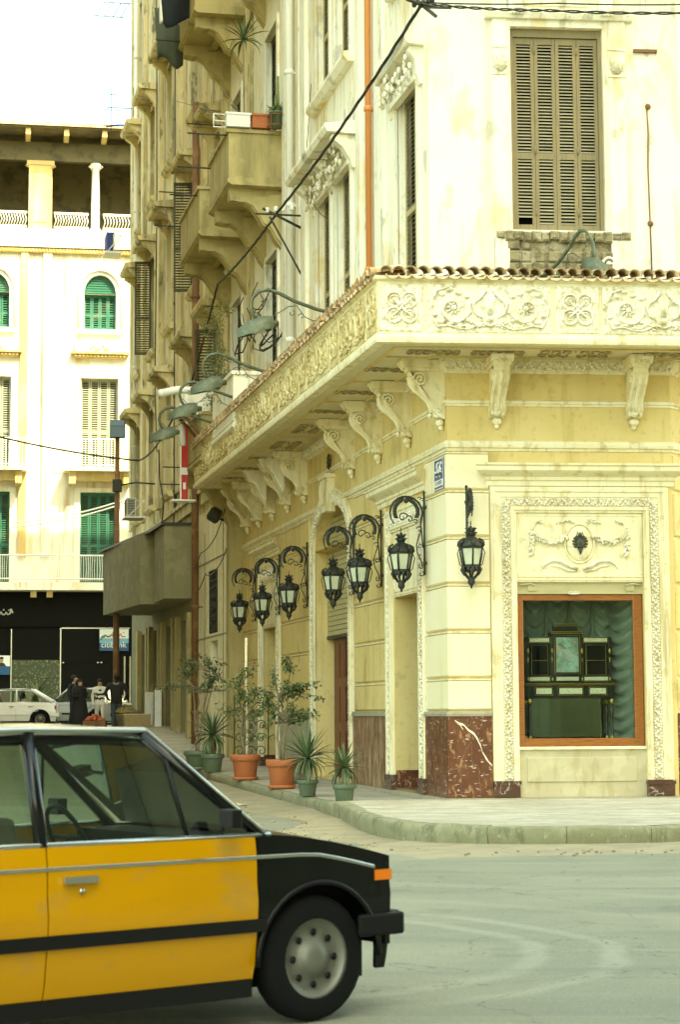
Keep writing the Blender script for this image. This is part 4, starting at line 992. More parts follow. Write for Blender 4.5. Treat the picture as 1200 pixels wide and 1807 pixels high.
# side fall on the right
mb = MB()
def fall(a, b):
    y = 1.10 - .85*a; z = 3.55-2.6*b; ph = b*13; fr = ph-math.floor(ph)
    return (3.06 - .16*sin(pi*a)*(.2+1.36*fr*(1-fr**4)) - .30*(1-a), y, z - .22*sin(pi*a))
mb.grid(fall, 14, 120); mb.build('side_fall', mt['curtain'], cur, MF)
mb = MB()
for k in range(40): mb.tube([(2.86+.012*sin(k), 1.1, 3.4-.062*k), (2.90+.012*sin(k*1.3), 1.05, 3.37-.062*k)], .012, 5)
mb.build('fringe', mt['curtain'], cur, MF)
# ------------------------------------------------------------------ the inlaid cabinet on show
cab = thing('writing_cabinet', 'black lacquered writing cabinet with gilt lines and painted door in the shop window', 'cabinet', FP(2.0, -.6, .92))
X0, X1, Yf, Yb = 1.32, 2.70, .50, .92
def cbx(name, m, x0, x1, y0, y1, z0, z1, par=cab): mb = MB(); mb.box(x0, x1, y0, y1, z0, z1); return mb.build(name, m, par, MF)
def gilt_rect(par, x0, x1, z0, z1, y, r=.007):
    mb = MB(); mb.tube([(x0,y,z0),(x1,y,z0),(x1,y,z1),(x0,y,z1)], r, 4, closed=True); mb.build('gilt_line', mt['gilt'], par, MF)
cbx('base_shelf', mt['ebony'], X0, X1, Yf, Yb, .98, 1.05)
top = cbx('table_top', mt['ebony'], X0-.05, X1+.05, Yf-.03, Yb, 1.90, 1.93); gilt_rect(top, X0-.05, X1+.05, 1.90, 1.925, Yf-.035)
dr = cbx('drawer_case', mt['ebony'], X0, X1, Yf, Yb, 1.70, 1.90)
for (a, b) in ((1.42, 1.73), (1.79, 2.22), (2.28, 2.60)):
    d_ = cbx('drawer', mt['ebony'], a, b, Yf-.012, Yf, 1.73, 1.88, cab); cbx('inlay', mt['ivory'], a+.03, b-.03, Yf-.016, Yf-.012, 1.76, 1.85, d_); gilt_rect(d_, a+.012, b-.012, 1.742, 1.868, Yf-.014)
for x in (X0+.03, X1-.03):
    for y in (Yf+.03, Yb-.03):
        mb = MB(); mb.lathe([(.03,0),(.03,.04),(.018,.06),(.022,.3),(.026,.5),(.02,.56),(.035,.6),(.03,.65)], 10, (x, y, 1.05)); lg_ = mb.build('leg', mt['ebony'], cab, MF)
        mb = MB(); mb.lathe([(.036,0),(.036,.04),(.024,.07)], 10, (x, y, 1.04)); mb.lathe([(.03,0),(.042,.04),(.03,.09)], 10, (x, y, 1.6)); mb.build('gilt_mount', mt['gilt'], lg_, MF)
cbx('back_mirror', mt['mirror'], X0+.08, X1-.08, Yb-.05, Yb-.03, 1.06, 1.69)
cbx('lower_back', mt['ebony'], X0+.02, X1-.02, Yb-.028, Yb, 1.05, 1.70)
uc = cbx('upper_case', mt['ebony'], X0, X1, Yf+.14, Yb, 1.93, 2.66); cbx('centre_case', mt['ebony'], 1.74, 2.22, Yf+.10, Yb, 1.94, 2.74)
cbx('crest_rail', mt['ebony'], 1.80, 2.16, Yf+.14, Yb-.05, 2.74, 2.86); gilt_rect(cab, 1.78, 2.18, 2.84, 2.87, Yf+.13); gilt_rect(cab, 1.73, 2.23, 2.72, 2.745, Yf+.09)
for (a, b) in ((1.38, 1.70), (2.26, 2.64)):
    d_ = cbx('glazed_door', mt['dark'], a, b, Yf+.125, Yf+.14, 2.05, 2.54); gilt_rect(d_, a+.03, b-.03, 2.06, 2.53, Yf+.12)
    mb = MB(); mb.tube([(a+.03, Yf+.12, 2.29), (b-.03, Yf+.12, 2.29)], .005, 4); mb.build('glazing_bar', mt['gilt'], d_, MF)
    for z in (2.585, 1.97): q = cbx('inlay', mt['ivory'], a+.0, b-.0, Yf+.128, Yf+.139, z, z+.06, cab); gilt_rect(q, a-.02, b+.02, z-.012, z+.072, Yf+.13, .005)
q = cbx('inlay', mt['ivory'], 1.80, 2.16, Yf+.09, Yf+.099, 1.97, 2.03)
paint = mk('painted_pastoral_panel', (.16,.22,.17), .4, space='obj', layers=(('noise', (6,6,4), .45, .6, (.30,.42,.40), .9), ('noise', (11,11,9), .56, .66, (.55,.28,.26), .9), ('noise', (14,14,10), .58, .66, (.62,.60,.42), .8), ('noise', (8,8,12), .60, .68, (.08,.12,.04), .9)))
q = cbx('painted_door', paint, 1.80, 2.16, Yf+.08, Yf+.10, 2.10, 2.66); gilt_rect(q, 1.775, 2.185, 2.08, 2.685, Yf+.08, .008); gilt_rect(q, 1.80, 2.16, 2.11, 2.655, Yf+.078, .005)
for x in (X0+.03, X1-.03, 1.74, 2.22):
    mb = MB(); mb.ball((x, Yf+.11, 2.44), .022, .02, .05); mb.ball((x, Yf+.11, 2.30), .012, .012, .05); mb.ball((x, Yf+.11, 1.99), .02, .02, .035); mb.build('gilt_mount', mt['gilt'], cab, MF)

# ------------------------------------------------------------------ wall lanterns
def lantern(M, label):
    """x along the wall, -y outward; origin on the wall at the foot of the back bar"""
    L = thing('wall_lantern', label, 'lantern', M, 'wrought iron wall lanterns')
    O = lambda o, z, x=0.: (x, -o, z)
    mb = MB()
    mb.tube([O(.03, -.02), O(.03, 1.30)], .017, 6)
    for z in (.18, 1.08): mb.tube([O(.0, z), O(.05, z)], .03, 8)
    mb.ball(O(.03, 1.32), .025)
    mb.build('back_bar', mt['iron'], L, M)
    mb = MB(); r = .27; c = (.33, .98)
    ring = [(c[0]-.275, .42), (c[0]-.26, .62), (c[0]-.24, .80)] + [(c[0]-r*cos(a), c[1]+r*sin(a)) for a in [radians(-20+20*k) for k in range(13)]]
    mb.tube([O(o, z) for o, z in ring], [.012]*3+[.019]*10+[.015,.012,.010], 6)
    e = ring[-1]
    mb.tube([O(c[0]+.055+.085*(1-i/14)*cos(2.9-.55*i), c[1]-.07+.085*(1-i/14)*sin(2.9-.55*i)) for i in range(13)], .011, 5)
    mb.tube([O(c[0]-.055+.07*(1-i/14)*cos(.3+.55*i), c[1]-.10+.07*(1-i/14)*sin(.3+.55*i)) for i in range(13)], .010, 5)
    mb.tube([O(c[0]-.155+.05*(1-i/12)*cos(.3+.6*i), c[1]-.14+.05*(1-i/12)*sin(.3+.6*i)) for i in range(11)], .009, 5)
    # long S below the ring
    s_ = [(.06,.12),(.09,.22),(.15,.34),(.165,.45),(.14,.56),(.10,.66),(.08,.76)]
    mb.tube([O(o, z) for o, z in s_], .010, 5)
    for (o, z, rr, a0, sg) in ((.11,.72,.055,.2,1),(.085,.12,.045,1,-1),(.09,.0,.05,2,1),(.105,.44,.04,2.5,-1)):
        mb.tube([O(o+rr*(1-i/13)*cos(a0+sg*.6*i), z+rr*(1-i/13)*sin(a0+sg*.6*i)) for i in range(11)], .009, 5)
    for (o, z) in ((.10, 1.22), (.06, 1.20)): mb.tube([O(o+.035*cos(i*.7)*(1-i/11), z+.03*sin(i*.7)*(1-i/11)) for i in range(9)], .008, 5)
    mb.build('scroll_bracket', mt['iron'], L, M)
    mb = MB()   # acanthus leaves riding inside the ring
    for sgn, base in ((1, 100), (-1, 85)):
        for k in range(7):
            a = radians(base + sgn*(14*k)); r0 = .25-.006*k
            p = (c[0]-r0*cos(a), c[1]+r0*sin(a)); tx, tz = sin(a)*sgn, cos(a)*sgn
            mb.tube([O(p[0], p[1]), O(p[0]+tx*.05+.035*cos(a), p[1]+tz*.05-.035*sin(a)), O(p[0]+tx*.075+.08*cos(a), p[1]+tz*.075-.08*sin(a))], [.012,.038,.005], 6)
    mb.ball(O(c[0], c[1]+.20), .045, .04, .045)
    mb.build('leaf_spray', mt['iron'], L, M)
    # hanging lantern
    hx, hz = .42, .70
    mb = MB(); cc = (0, -hx, 0); Z = hz
    mb.tube([O(hx, Z+.04), O(hx, Z-.02)], .008, 5)
    for k in range(6):   # crown leaves
        a = 2*pi*k/6
        for z, rr in ((Z-.09, .075), (Z-.155, .085)):
            mb.tube([(0+.015*cos(a), -hx+.015*sin(a), z-.05), (rr*.6*cos(a), -hx+rr*.6*sin(a), z-.02), (rr*cos(a), -hx+rr*sin(a), z+.025), (rr*1.25*cos(a), -hx+rr*1.25*sin(a), z+.012)], [.018,.02,.014,.006], 5)
    mb.lathe([(.012,Z-.03),(.03,Z-.07),(.02,Z-.11),(.05,Z-.15),(.04,Z-.19)], 10, cc)
    mb.lathe([(.055,Z-.19),(.09,Z-.215),(.15,Z-.27),(.19,Z-.325),(.195,Z-.36),(.165,Z-.375)], 12, cc)
    for k in range(6):
        a = 2*pi*(k+.5)/6; ca, sa = cos(a), sin(a)
        mb.tube([(.13*ca,-hx+.13*sa,Z-.23),(.20*ca,-hx+.20*sa,Z-.27),(.215*ca,-hx+.215*sa,Z-.33),(.19*ca,-hx+.19*sa,Z-.36)], .016, 5)
        mb.ball((.19*ca, -hx+.19*sa, Z-.30), .035, .035, .04)
    hood = mb.build('lantern_hood', mt['iron'], L, M)
    zt, zb, rt, rb_ = Z-.372, Z-.645, .185, .135
    mb = MB()
    for k in range(6):
        a = 2*pi*(k+.5)/6; ca, sa = cos(a), sin(a)
        mb.tube([(rt*ca,-hx+rt*sa,zt),(rb_*ca,-hx+rb_*sa,zb)], .015, 5)
        mb.tube([(rt*1.0*ca,-hx+rt*1.0*sa,zt+.01),(rt*1.22*ca,-hx+rt*1.22*sa,zt-.08),(rb_*1.36*ca,-hx+rb_*1.36*sa,zb+.02),(rb_*1.05*ca,-hx+rb_*1.05*sa,zb-.01)], .008, 5)
    for z, rr in ((zt, rt), (zb, rb_)): mb.tube([(rr*cos(2*pi*(k+.5)/6),-hx+rr*sin(2*pi*(k+.5)/6),z) for k in range(6)], .016, 5, closed=True)
    mb.build('lantern_cage', mt['iron'], L, M)
    for k in range(6):
        a0, a1 = 2*pi*(k+.5)/6, 2*pi*(k+1.5)/6; mb = MB(); vs = []
        for f in (.97, .94): vs += [(rt*f*cos(a0),-hx+rt*f*sin(a0),zt-.005),(rt*f*cos(a1),-hx+rt*f*sin(a1),zt-.005),(rb_*f*cos(a1),-hx+rb_*f*sin(a1),zb+.005),(rb_*f*cos(a0),-hx+rb_*f*sin(a0),zb+.005)]
        mb.add(vs, [(0,1,2,3),(7,6,5,4),(0,4,5,1),(1,5,6,2),(2,6,7,3),(3,7,4,0)]); mb.build('lantern_pane', mt['frosted'], L, M)
    mb = MB()
    for k in range(6):   # openwork basket
        a = 2*pi*(k+.5)/6; ca, sa = cos(a), sin(a)
        mb.tube([(rb_*ca,-hx+rb_*sa,zb),(.155*ca,-hx+.155*sa,zb-.06),(.12*ca,-hx+.12*sa,zb-.13),(.05*ca,-hx+.05*sa,zb-.18)], [.014,.024,.02,.012], 5)
        a2 = 2*pi*k/6; mb.ball((.115*cos(a2), -hx+.115*sin(a2), zb-.055), .032, .032, .04)
        mb.tube([(.05*cos(a2),-hx+.05*sin(a2),zb-.19),(.09*cos(a2),-hx+.09*sin(a2),zb-.17)], [.016,.006], 5)
    mb.lathe([(.13,zb-.005),(.14,zb-.03),(.12,zb-.035)], 12, cc); mb.lathe([(.055,zb-.17),(.075,zb-.19),(.05,zb-.22),(.06,zb-.245),(.05,zb-.28),(.02,zb-.31),(.012,zb-.35)], 10, cc)
    mb.build('lantern_basket', mt['iron'], L, M)
    return L
LL = ['wrought iron scroll lantern on the corner pier, nearest on the side wall', 'scroll lantern just before the first side door, second from the corner', 'scroll lantern hanging in front of the arch roller shutter', 'scroll lantern on the wall just beyond the arch',
      'scroll lantern above the far side door, behind the tall ficus', 'smallest scroll lantern at the far end of the cream side wall']
lan0 = lantern(SP(1.15, .05, 3.70), LL[0])
for u, lb in zip((4.15, 6.38, 10.8, 14.0, 17.15), LL[1:]): copy_tree(lan0, SP(u, .05, 3.70), lb)
copy_tree(lan0, FP(.28, .05, 3.66), 'scroll lantern seen end-on beside the shop window surround')
# ------------------------------------------------------------------ street name sign
sg = thing('street_sign', 'small blue street name plate with white lettering on the corner pier', 'sign', SP(.36, .04, 5.2))
blue_sign = mk('enamel_blue', (.02,.045,.13), .35, layers=(('noise', 9, .6, .75, (.2,.2,.18), .5),))
mb = MB(); sb(mb, .06, .62, .036, .05, 4.97, 5.47); mb.build('plate', blue_sign, sg, MS)
mb = MB()
for a in (.07, .60): sb(mb, a, a+.012, .05, .054, 4.98, 5.46)
for z in (4.98, 5.45): sb(mb, .07, .61, .05, .054, z, z+.012)
# arabic-looking strokes of the upper line
mb.tube([(-.55,-.053,5.28),(-.50,-.053,5.25),(-.44,-.053,5.27),(-.40,-.053,5.36),(-.36,-.053,5.24),(-.30,-.053,5.25),(-.26,-.053,5.34),(-.22,-.053,5.25),(-.15,-.053,5.24)], .014, 5)
mb.tube([(-.19+.055*cos(a),-.053,5.34+.055*sin(a)) for a in [radians(20+30*k) for k in range(10)]], .013, 5)
mb.tube([(-.48,-.053,5.34),(-.40,-.053,5.40)], .013, 5); mb.ball((-.33,-.053,5.40), .015); mb.ball((-.28,-.053,5.18), .013); mb.ball((-.46,-.053,5.19), .013)
mb.build('lettering', mt['white'], sg, MS)
mb = MB(); sb(mb, .10, .58, .05, .0525, 5.03, 5.13); mb.build('name_band', mt['white'], sg, MS)
def text(body, size, M, mat, parent, name='lettering', ext=.002, align='CENTER', sx=1.):
    cu = bpy.data.curves.new(name, 'FONT'); cu.body = body; cu.size = size; cu.extrude = ext; cu.align_x = align; cu.align_y = 'CENTER'; cu.resolution_u = 2
    ob = bpy.data.objects.new('tmp', cu); col.objects.link(ob)
    dg = bpy.context.evaluated_depsgraph_get(); me = bpy.data.meshes.new_from_object(ob.evaluated_get(dg)); bpy.data.objects.remove(ob)
    me.materials.clear(); me.materials.append(mat)
    return place(name, me, parent, M @ RX(pi/2) @ SC(sx, 1, 1))
text('EL KAYED', .085, SP(.34, .054, 5.08), blue_sign, sg, sx=.95)
# ------------------------------------------------------------------ gooseneck street lamps standing on the canopy
def gooseneck(M, label, group='green gooseneck lamps on the canopy'):
    g = thing('canopy_lamp', label, 'street lamp', M, group)
    O = lambda o, z, x=0.: (x, -o, z)
    arm = [(-.25,-.02),(.0,.0),(.35,.07),(.75,.20),(1.02,.33),(1.20,.38),(1.36,.34),(1.47,.22),(1.50,.08),(1.46,-.06),(1.38,-.16)]
    mb = MB(); mb.tube([O(o, z) for o, z in arm], .032, 8); mb.build('arm', mt['greenmetal'], g, M)
    mb = MB()
    mb.tube([O(o, z) for o, z in ((.12,-.0),(.25,-.10),(.42,-.13),(.58,-.06),(.70,.12),(.85,.1),(1.0,.0),(1.18,-.12),(1.32,-.11),(1.43,.0))], .009, 5)
    for (o, z, a0) in ((.62,-.02,0), (.80,.03,2), (1.30,.16,1)): mb.tube([O(o+.06*(1-i/12)*cos(a0+.6*i), z-.04+.06*(1-i/12)*sin(a0+.6*i)) for i in range(10)], .008, 5)
    mb.build('scrollwork', mt['greenmetal'], g, M)
    mb = MB()   # cowl: half shell open below
    def cowl(a, b):
        t = a; w = .15*sin(pi*min(1, .18+.82*t))**.6; o = 1.12+.62*t; zt = -.20-.26*t + .15*sin(pi*(.15+.7*t))
        th = pi*b; return O(o, (-.30-.17*t) + (zt+.30+.17*t+.06)*sin(th), w*cos(th))
    mb.grid(cowl, 10, 8); mb.build('cowl', mt['greenmetal'], g, M)
    mb = MB(); mb.tube([O(1.02,-.20), O(1.22,-.21)], [.05,.075], 8); mb.tube([O(1.38,-.13), O(1.38,-.22)], .03, 6); mb.build('lamp_neck', mt['greenmetal'], g, M)
    mb = MB(); mb.ball(O(1.42,-.34), .09, .2, .05); mb.build('lamp_bowl', mt['frosted'], g, M)
    return g
g0 = gooseneck(SP(2.75, 1.15, 8.23), 'nearest green gooseneck lamp curving off the tiled canopy edge')
for u, lb in ((8.6, 'green gooseneck lamp over the canopy beside the leafy balcony'), (12.0, 'green gooseneck lamp over the canopy by the long white tube'), (15.6, 'farthest green gooseneck lamp near the red and white board')):
    copy_tree(g0, SP(u, 1.12, 8.2), lb)
gl = copy_tree(g0, FP(1.55, .50, 8.30) @ RZ(radians(40)) @ RX(radians(-14)) @ SC(1.0,.62,1.0), 'fallen green lamp lying on the canopy tiles below the shutters')
# ------------------------------------------------------------------ cables
def cable(name, pts, r, label, m='cable', twist=0, sag=0., sub=10):
    """smooth hanging cable through the given world points"""
    out = []
    for i in range(len(pts)-1):
        a, b = Vector(pts[i]), Vector(pts[i+1])
        for k in range(sub):
            f = k/sub; p = a.lerp(b, f); p.z -= sag*(b-a).length*4*f*(1-f); out.append(p)
    out.append(Vector(pts[-1]))
    mb = MB()
    if twist:
        fine = []
        for i in range(len(out)-1):
            for k in range(3): fine.append(out[i].lerp(out[i+1], k/3))
        fine.append(out[-1])
        for ph in range(twist):
            q = []
            for i, p in enumerate(fine):
                t = (fine[min(i+1, len(fine)-1)]-fine[max(i-1, 0)]).normalized(); a = t.cross(Vector((0,0,1))).normalized(); b = t.cross(a)
                an = i*.9 + 2*pi*ph/twist; q.append(p + (a*cos(an)+b*sin(an))*r*.9)
            mb.tube(q, r*.75, 5)
    else: mb.tube(out, r, 5)
    return tag(mb.build(name, mt[m]), label, 'cable')
cable('twisted_cable', [fwp(-.52,1.25,12.27), swp(9.7,.9,11.78), swp(17.2,1.0,11.9), swp(24.4,.7,10.5)], .019, 'thick twisted black cable slanting down across the side wall', twist=3, sag=.012)
cable('street_cable', [swp(24.4,.75,10.5), swp(30.5,1.0,9.55), swp(32.5,1.2,9.5), (-11.2,60,10.2), (-20,62,11.0)], .03, 'black cable crossing the street to the far left', sag=.02)
cable('overhead_cable', [fwp(-.52,1.25,12.29), fwp(1.5,1.2,12.26), fwp(4.6,1.2,12.34)], .018, 'pair of twisted cables strung above the shutters', twist=2, sag=.012)
cable('thin_overhead_wire', [fwp(-.45,1.2,12.33), fwp(1.6,1.2,12.38), fwp(4.6,1.2,12.48)], .012, 'thin upper wire above the shutters', sag=.01)
cable('loose_wire', [swp(8.6,.4,14.2), swp(9.0,.42,12.9), swp(8.2,.45,11.6), swp(7.0,.42,11.0)], .008, 'thin loose wire on the wall beside the pair of windows', sag=.03)
cable('hanging_cable', [swp(30.5,.8,9.6), swp(30.7,.75,8.7), swp(29.6,.75,7.9), swp(30.8,.7,7.0)], .022, 'black cable hanging down the far wall over the marquee', sag=.02)
cable('dangling_cable', [swp(33.2,.6,26), swp(33.3,.55,18), swp(33.2,.6,12), swp(31,.8,9.6)], .02, 'long cable running down the far wall', sag=.002)
cable('lamp_lead', [swp(19.2,.5,6.6), swp(21,.5,6.0), swp(23.2,.55,5.8), swp(24.3,.55,5.45)], .014, 'black lead sagging across the pale panelled wall', sag=.03)
cable('window_lead', [swp(19.3,.45,5.6), swp(21,.5,5.15), swp(22.6,.5,5.2), swp(25.8,.5,4.7)], .014, 'black lead looped over the barred window', sag=.05)
mb = MB(); mb.tube([(.3,.6,.05),(0,0,0),(-.25,-.1,.05)], .03, 6)
for k in range(5): mb.ball((-.12+.07*k, -.03*(k % 2), .02*k), .04, .04, .05, 6, 4)
for k in range(4): mb.tube([(-.1+.05*k,0,0),(-.2+.1*k,-.05,.12-.06*k),(.15*k,-.02,-.05)], .014, 5)
tag(mb.build('cable_clamp', mt['cable'], None, FP(-.50, 1.23, 12.28)), 'iron clamp and knot of wires above the building corner', 'clamp')
# insulator rack where the cables meet the wall
ins = thing('insulator_rack', 'iron bracket with white insulators under the lower balconies', 'insulator', swp_M := SP(9.75, .85, 11.55))
mb = MB(); mb.tube([(.0,.55,-.1),(.0,-.35,.32)], .03, 6); mb.tube([(0,.5,.2),(0,-.5,.2)], .022, 6); mb.tube([(0,.55,-1.2),(0,-.2,.15)], .022, 6); mb.build('bracket', mt['cable'], ins, swp_M)
for k in range(4):
    mb = MB(); mb.lathe([(.03,-.05),(.055,-.03),(.035,0),(.055,.03),(.03,.06)], 8, (.05*(k % 2), -.25+.17*k, .28+.02*k)); mb.build('insulator', mt['white'], ins, swp_M)
tg = MB(); r3 = random.Random(31)
for k in range(11):
    c = Vector((r3.uniform(-.9,.5), r3.uniform(-.2,.5), r3.uniform(-1.5,-.5))); pts = []
    for i in range(9):
        a = i*.6+k; pts.append((c.x+.16*i-.6+.1*sin(a), c.y+.2*sin(a), c.z-.55*sin(pi*i/8)*r3.uniform(.8,1.1)+.12*cos(k)))
    tg.tube(pts, r3.uniform(.010,.020), 5)
tag(tg.build('cable_tangle', mt['cable'], None, SP(13.0, .8, 11.4)), 'tangle of black cables under the lower balcony', 'cable')
# ------------------------------------------------------------------ window box and pots on the middle balcony
def trough(name, M, L, W, H, m, label, cat='planter'):
    t = thing(name, label, cat, M); mb = MB()
    mb.prism([(-W/2*.8,0),(W/2*.8,0),(W/2,H),(-W/2,H)], -L/2, L/2); mb.build('trough', m, t, M)
    mb = MB(); mb.box(-L/2-.02, L/2+.02, -W/2-.02, W/2+.02, H-.04, H+.005); mb.build('rim', m, t, M)
    mb = MB(); mb.box(-L/2+.02, L/2-.02, -W/2+.02, W/2-.02, H+.005, H+.012); mb.build('soil', mt['soil'], t, M); return t
BT = 14.27
NS = RZ(radians(-90))   # lies along the near parapet, running outward from the wall
trough('flower_trough', SP(12.08, UO+1.02, BT) @ NS, .52, .24, .30, mt['white'], 'white flower trough at the outer corner of the middle balcony')
trough('flower_trough', SP(12.08, UO+.50, BT) @ NS, .42, .24, .30, mt['terracotta'], 'terracotta flower trough between white trough and dark cactus pot')
mb = MB()
for z in (.02, .16, .31): mb.tube([(-.62,-.16,z),(.72,-.16,z)], .014, 5)
for x in (-.62, .05, .72): mb.tube([(x,-.16,0),(x,-.16,.32)], .014, 5)
tag(mb.build('trough_rail', mt['white'], None, SP(12.02, UO+.82, BT) @ NS), 'white metal rail holding the balcony flower troughs', 'rail')
cp = thing('cactus_pot', 'dark potted cactus in a rusty holder by the white rainpipe', 'potted plant', SP(11.75, UO+.22, BT-.05))
Mc = SP(11.75, UO+.22, BT-.05)
mb = MB(); mb.lathe([(.12,0),(.15,.3),(.17,.3),(.17,.34)], 10); mb.build('pot', mt['greenpot'], cp, Mc)
mb = MB()
for k in range(60):
    a = k*2.4; r = .05+.17*((k*.37) % 1); mb.tube([(0,0,.34),(r*.7*cos(a), r*.7*sin(a), .44), (r*1.3*cos(a), r*1.3*sin(a), .40+.1*sin(k))], [.012,.012,.003], 4)
mb.build('foliage', mt['leaf'], cp, Mc)
mb = MB(); mb.tube([(-.06,0,.34),(-.08,0,.75)], [.03,.02], 6); mb.tube([(.08,.02,.34),(.09,.02,1.12)], [.04,.03], 6); mb.build('cactus_stem', mt['leafpale'], cp, Mc)
mb = MB(); mb.tube([(.2*cos(a),.2*sin(a),.02) for a in [2*pi*k/12 for k in range(12)]], .012, 5, closed=True); mb.tube([(.2*cos(a),.2*sin(a),.26) for a in [2*pi*k/12 for k in range(12)]], .012, 5, closed=True)
for k in range(8): mb.tube([(.2*cos(k*pi/4),.2*sin(k*pi/4),.02),(.2*cos(k*pi/4),.2*sin(k*pi/4),.26)], .01, 4)
mb.build('pot_holder', mt['pipe_rust'], cp, Mc)
# strap-leaved plant behind the troughs, bare stems
def strap_mesh(L, w, droop, seed):
    mb = MB(); n = 7; r3 = random.Random(seed); vs = []
    for i in range(n+1):
        f = i/n; ww = w*(.55+.9*f if f < .4 else .91*(1-((f-.4)/.6)**1.6)+.03); x = L*f*cos(droop*f*.75)*1.0; z = L*f*sin(.25)*0 - droop*.42*L*f*f
        vs += [(x, -ww, z+.18*ww*3), (x, 0, z), (x, ww, z+.18*ww*3)]
    fs = [(3*i+j, 3*i+j+1, 3*i+j+4, 3*i+j+3) for i in range(n) for j in range(2)]
    mb.add(vs, fs, True); return mb.mesh('strap_leaf', mt['strap'])
STRAP = [strap_mesh(.52, .024, d, i) for i, d in enumerate((.25, .7, 1.25))]
def rosette(par, M, n, scale, seed, up0=-.5, spread=1.4):
    r3 = random.Random(seed)
    for k in range(n):
        f = k/n; el = 1.35 - spread*1.15*f + r3.uniform(-.15,.15) ; az = k*2.399 + r3.uniform(-.2,.2)
        me = STRAP[0 if f < .4 else (1 if f < .72 else 2)]; s = scale*r3.uniform(.8,1.1)
        place('leaf', me, par, M @ RZ(az) @ RY(-el) @ SC(s, s, s))
dp = thing('balcony_dracaena', 'thin stemmed dracaena with drooping green leaves above the flower troughs', 'potted plant', SP(12.9, UO+.75, 13.2))
Md = SP(12.9, UO+.75, 13.2)
mb = MB(); mb.tube([(0,0,0),(.02,.01,1.2),(-.03,0,2.6),(.0,0,3.35)], [.03,.02,.016,.014], 6); mb.build('stem', mt['bark'], dp, Md)
rosette(dp, Md @ T(0,0,3.35), 22, 1.3, 3, spread=1.5)
bs = MB(); r3 = random.Random(8)
for (x, y, k) in ((.0,0,0),(.25,.1,1),(-.3,.1,2)):
    p = Vector((x,y,0)); pts = [p.copy()]; d = Vector((r3.uniform(-.3,.3), r3.uniform(-.5,.1), 1))
    for i in range(8): p = p + d.normalized()*.24; d += Vector((r3.uniform(-.5,.5), r3.uniform(-.55,.2), r3.uniform(-.3,.2))); pts.append(p.copy())
    bs.tube([tuple(q) for q in pts], [.018-.0015*i for i in range(9)], 5)
    bs.tube([tuple(pts[3]), tuple(pts[3]+Vector((.1,-.3,.2))), tuple(pts[3]+Vector((.0,-.55,.15)))], [.012,.01,.005], 5)
tag(bs.build('bare_shrub', mt['bark'], None, SP(13.0, UO+.95, 14.2)), 'bare twisting stems growing out of the middle balcony', 'shrub')
# leafy creeper on the first-floor balcony
def leaf_quads(mb, c, n, rx, ry, rz, s, r3, flat=.3):
    for k in range(n):
        while True:
            p = Vector((r3.uniform(-1,1), r3.uniform(-1,1), r3.uniform(-1,1)))
            if p.length < 1: break
        q = Vector((c[0]+p.x*rx, c[1]+p.y*ry, c[2]+p.z*rz)); leaf(mb, q, s*r3.uniform(.7,1.3), r3)
def leaf(mb, q, s, r3):
    az = r3.uniform(0, 2*pi); el = r3.uniform(-1.1, .4)
    d = Vector((cos(az)*cos(el), sin(az)*cos(el), sin(el))); a = d.cross(Vector((0,0,1))).normalized(); nn = a.cross(d)
    a = (a*cos(.6)+nn*sin(r3.uniform(-.6,.6))).normalized()
    m = q + d*s*.5 - nn*s*.06
    mb.add([tuple(q), tuple(m+a*s*.27), tuple(q+d*s-nn*s*.12), tuple(m-a*s*.27)], [(0,1,2,3)], True)
cr = thing('balcony_creeper', 'airy green climbing shrub on the lower balcony behind the gooseneck lamps', 'shrub', SP(16.2, UO+.85, 8.5)); Mc = SP(16.2, UO+.85, 8.5)
mb = MB(); r3 = random.Random(17)
for k in range(9):
    pts = [(r3.uniform(-.7,.5)*.3, r3.uniform(-.2,.2), 0)]
    for i in range(7): pts.append((pts[-1][0]+r3.uniform(-.22,.22), pts[-1][1]+r3.uniform(-.15,.12), pts[-1][2]+r3.uniform(.25,.42)))
    mb.tube(pts, [.014-.0014*i for i in range(8)], 4)
mb.build('stem', mt['bark'], cr, Mc)
mb = MB()
for (x, y, z, n, rr) in ((0,0,.7,330,.5),(.2,0,1.2,300,.5),(-.3,.05,1.6,240,.45),(.1,-.1,2.1,200,.4),(-.4,0,.4,150,.4),(.3,.1,2.5,90,.3),(.6,0,.8,100,.4)): leaf_quads(mb, (x,y,z), n, rr, .3, rr*.8, .07, r3)
mb.build('foliage', mt['leafpale'], cr, Mc)
# ------------------------------------------------------------------ air conditioners, tubes, boards, laundry on the far walls
def aircon(M, label, m, face):
    t = thing('air_conditioner', label, 'air conditioner', M); mb = MB(); mb.box(-.42,.42,-.32,0,0,.6); b = mb.build('casing', m, t, M, bevel=.02)
    mb = MB()
    if face == 'x':
        for k in range(9): mb.box(.421,.43,-.29,-.03,.06+.055*k,.08+.055*k)
        for k in range(6): mb.box(.421,.432,-.29+.05*k,-.28+.05*k,.05,.55)
    for k in range(9): mb.box(-.36,.36,-.334,-.325,.06+.055*k,.085+.055*k)
    mb.build('grille', mt['cable'], t, M)
    mb = MB(); mb.box(-.5,.55,-.4,.28,-.08,-.03); mb.tube([(.5,-.3,-.05),(.5,.25,.5)], .02, 5); mb.tube([(-.4,-.3,-.05),(-.4,.25,.5)], .02, 5); mb.tube([(.5,-.05,-.05),(.5,-.05,.5),(.5,.25,.5)], .02, 5); mb.build('wall_bracket', mt['white'], t, M); return t
aircon(SP(34.6, UO+.75, 7.9), 'white air conditioner fixed above the shop marquee', mk('pale_green_casing', (.48,.50,.40), .6), 'x')
aircon(SP(40.3, UO+.95, 18.05) @ SC(.9,.9,1.15), 'blue cased air conditioner high on the far end of the wall', mt['blue'], 'x')
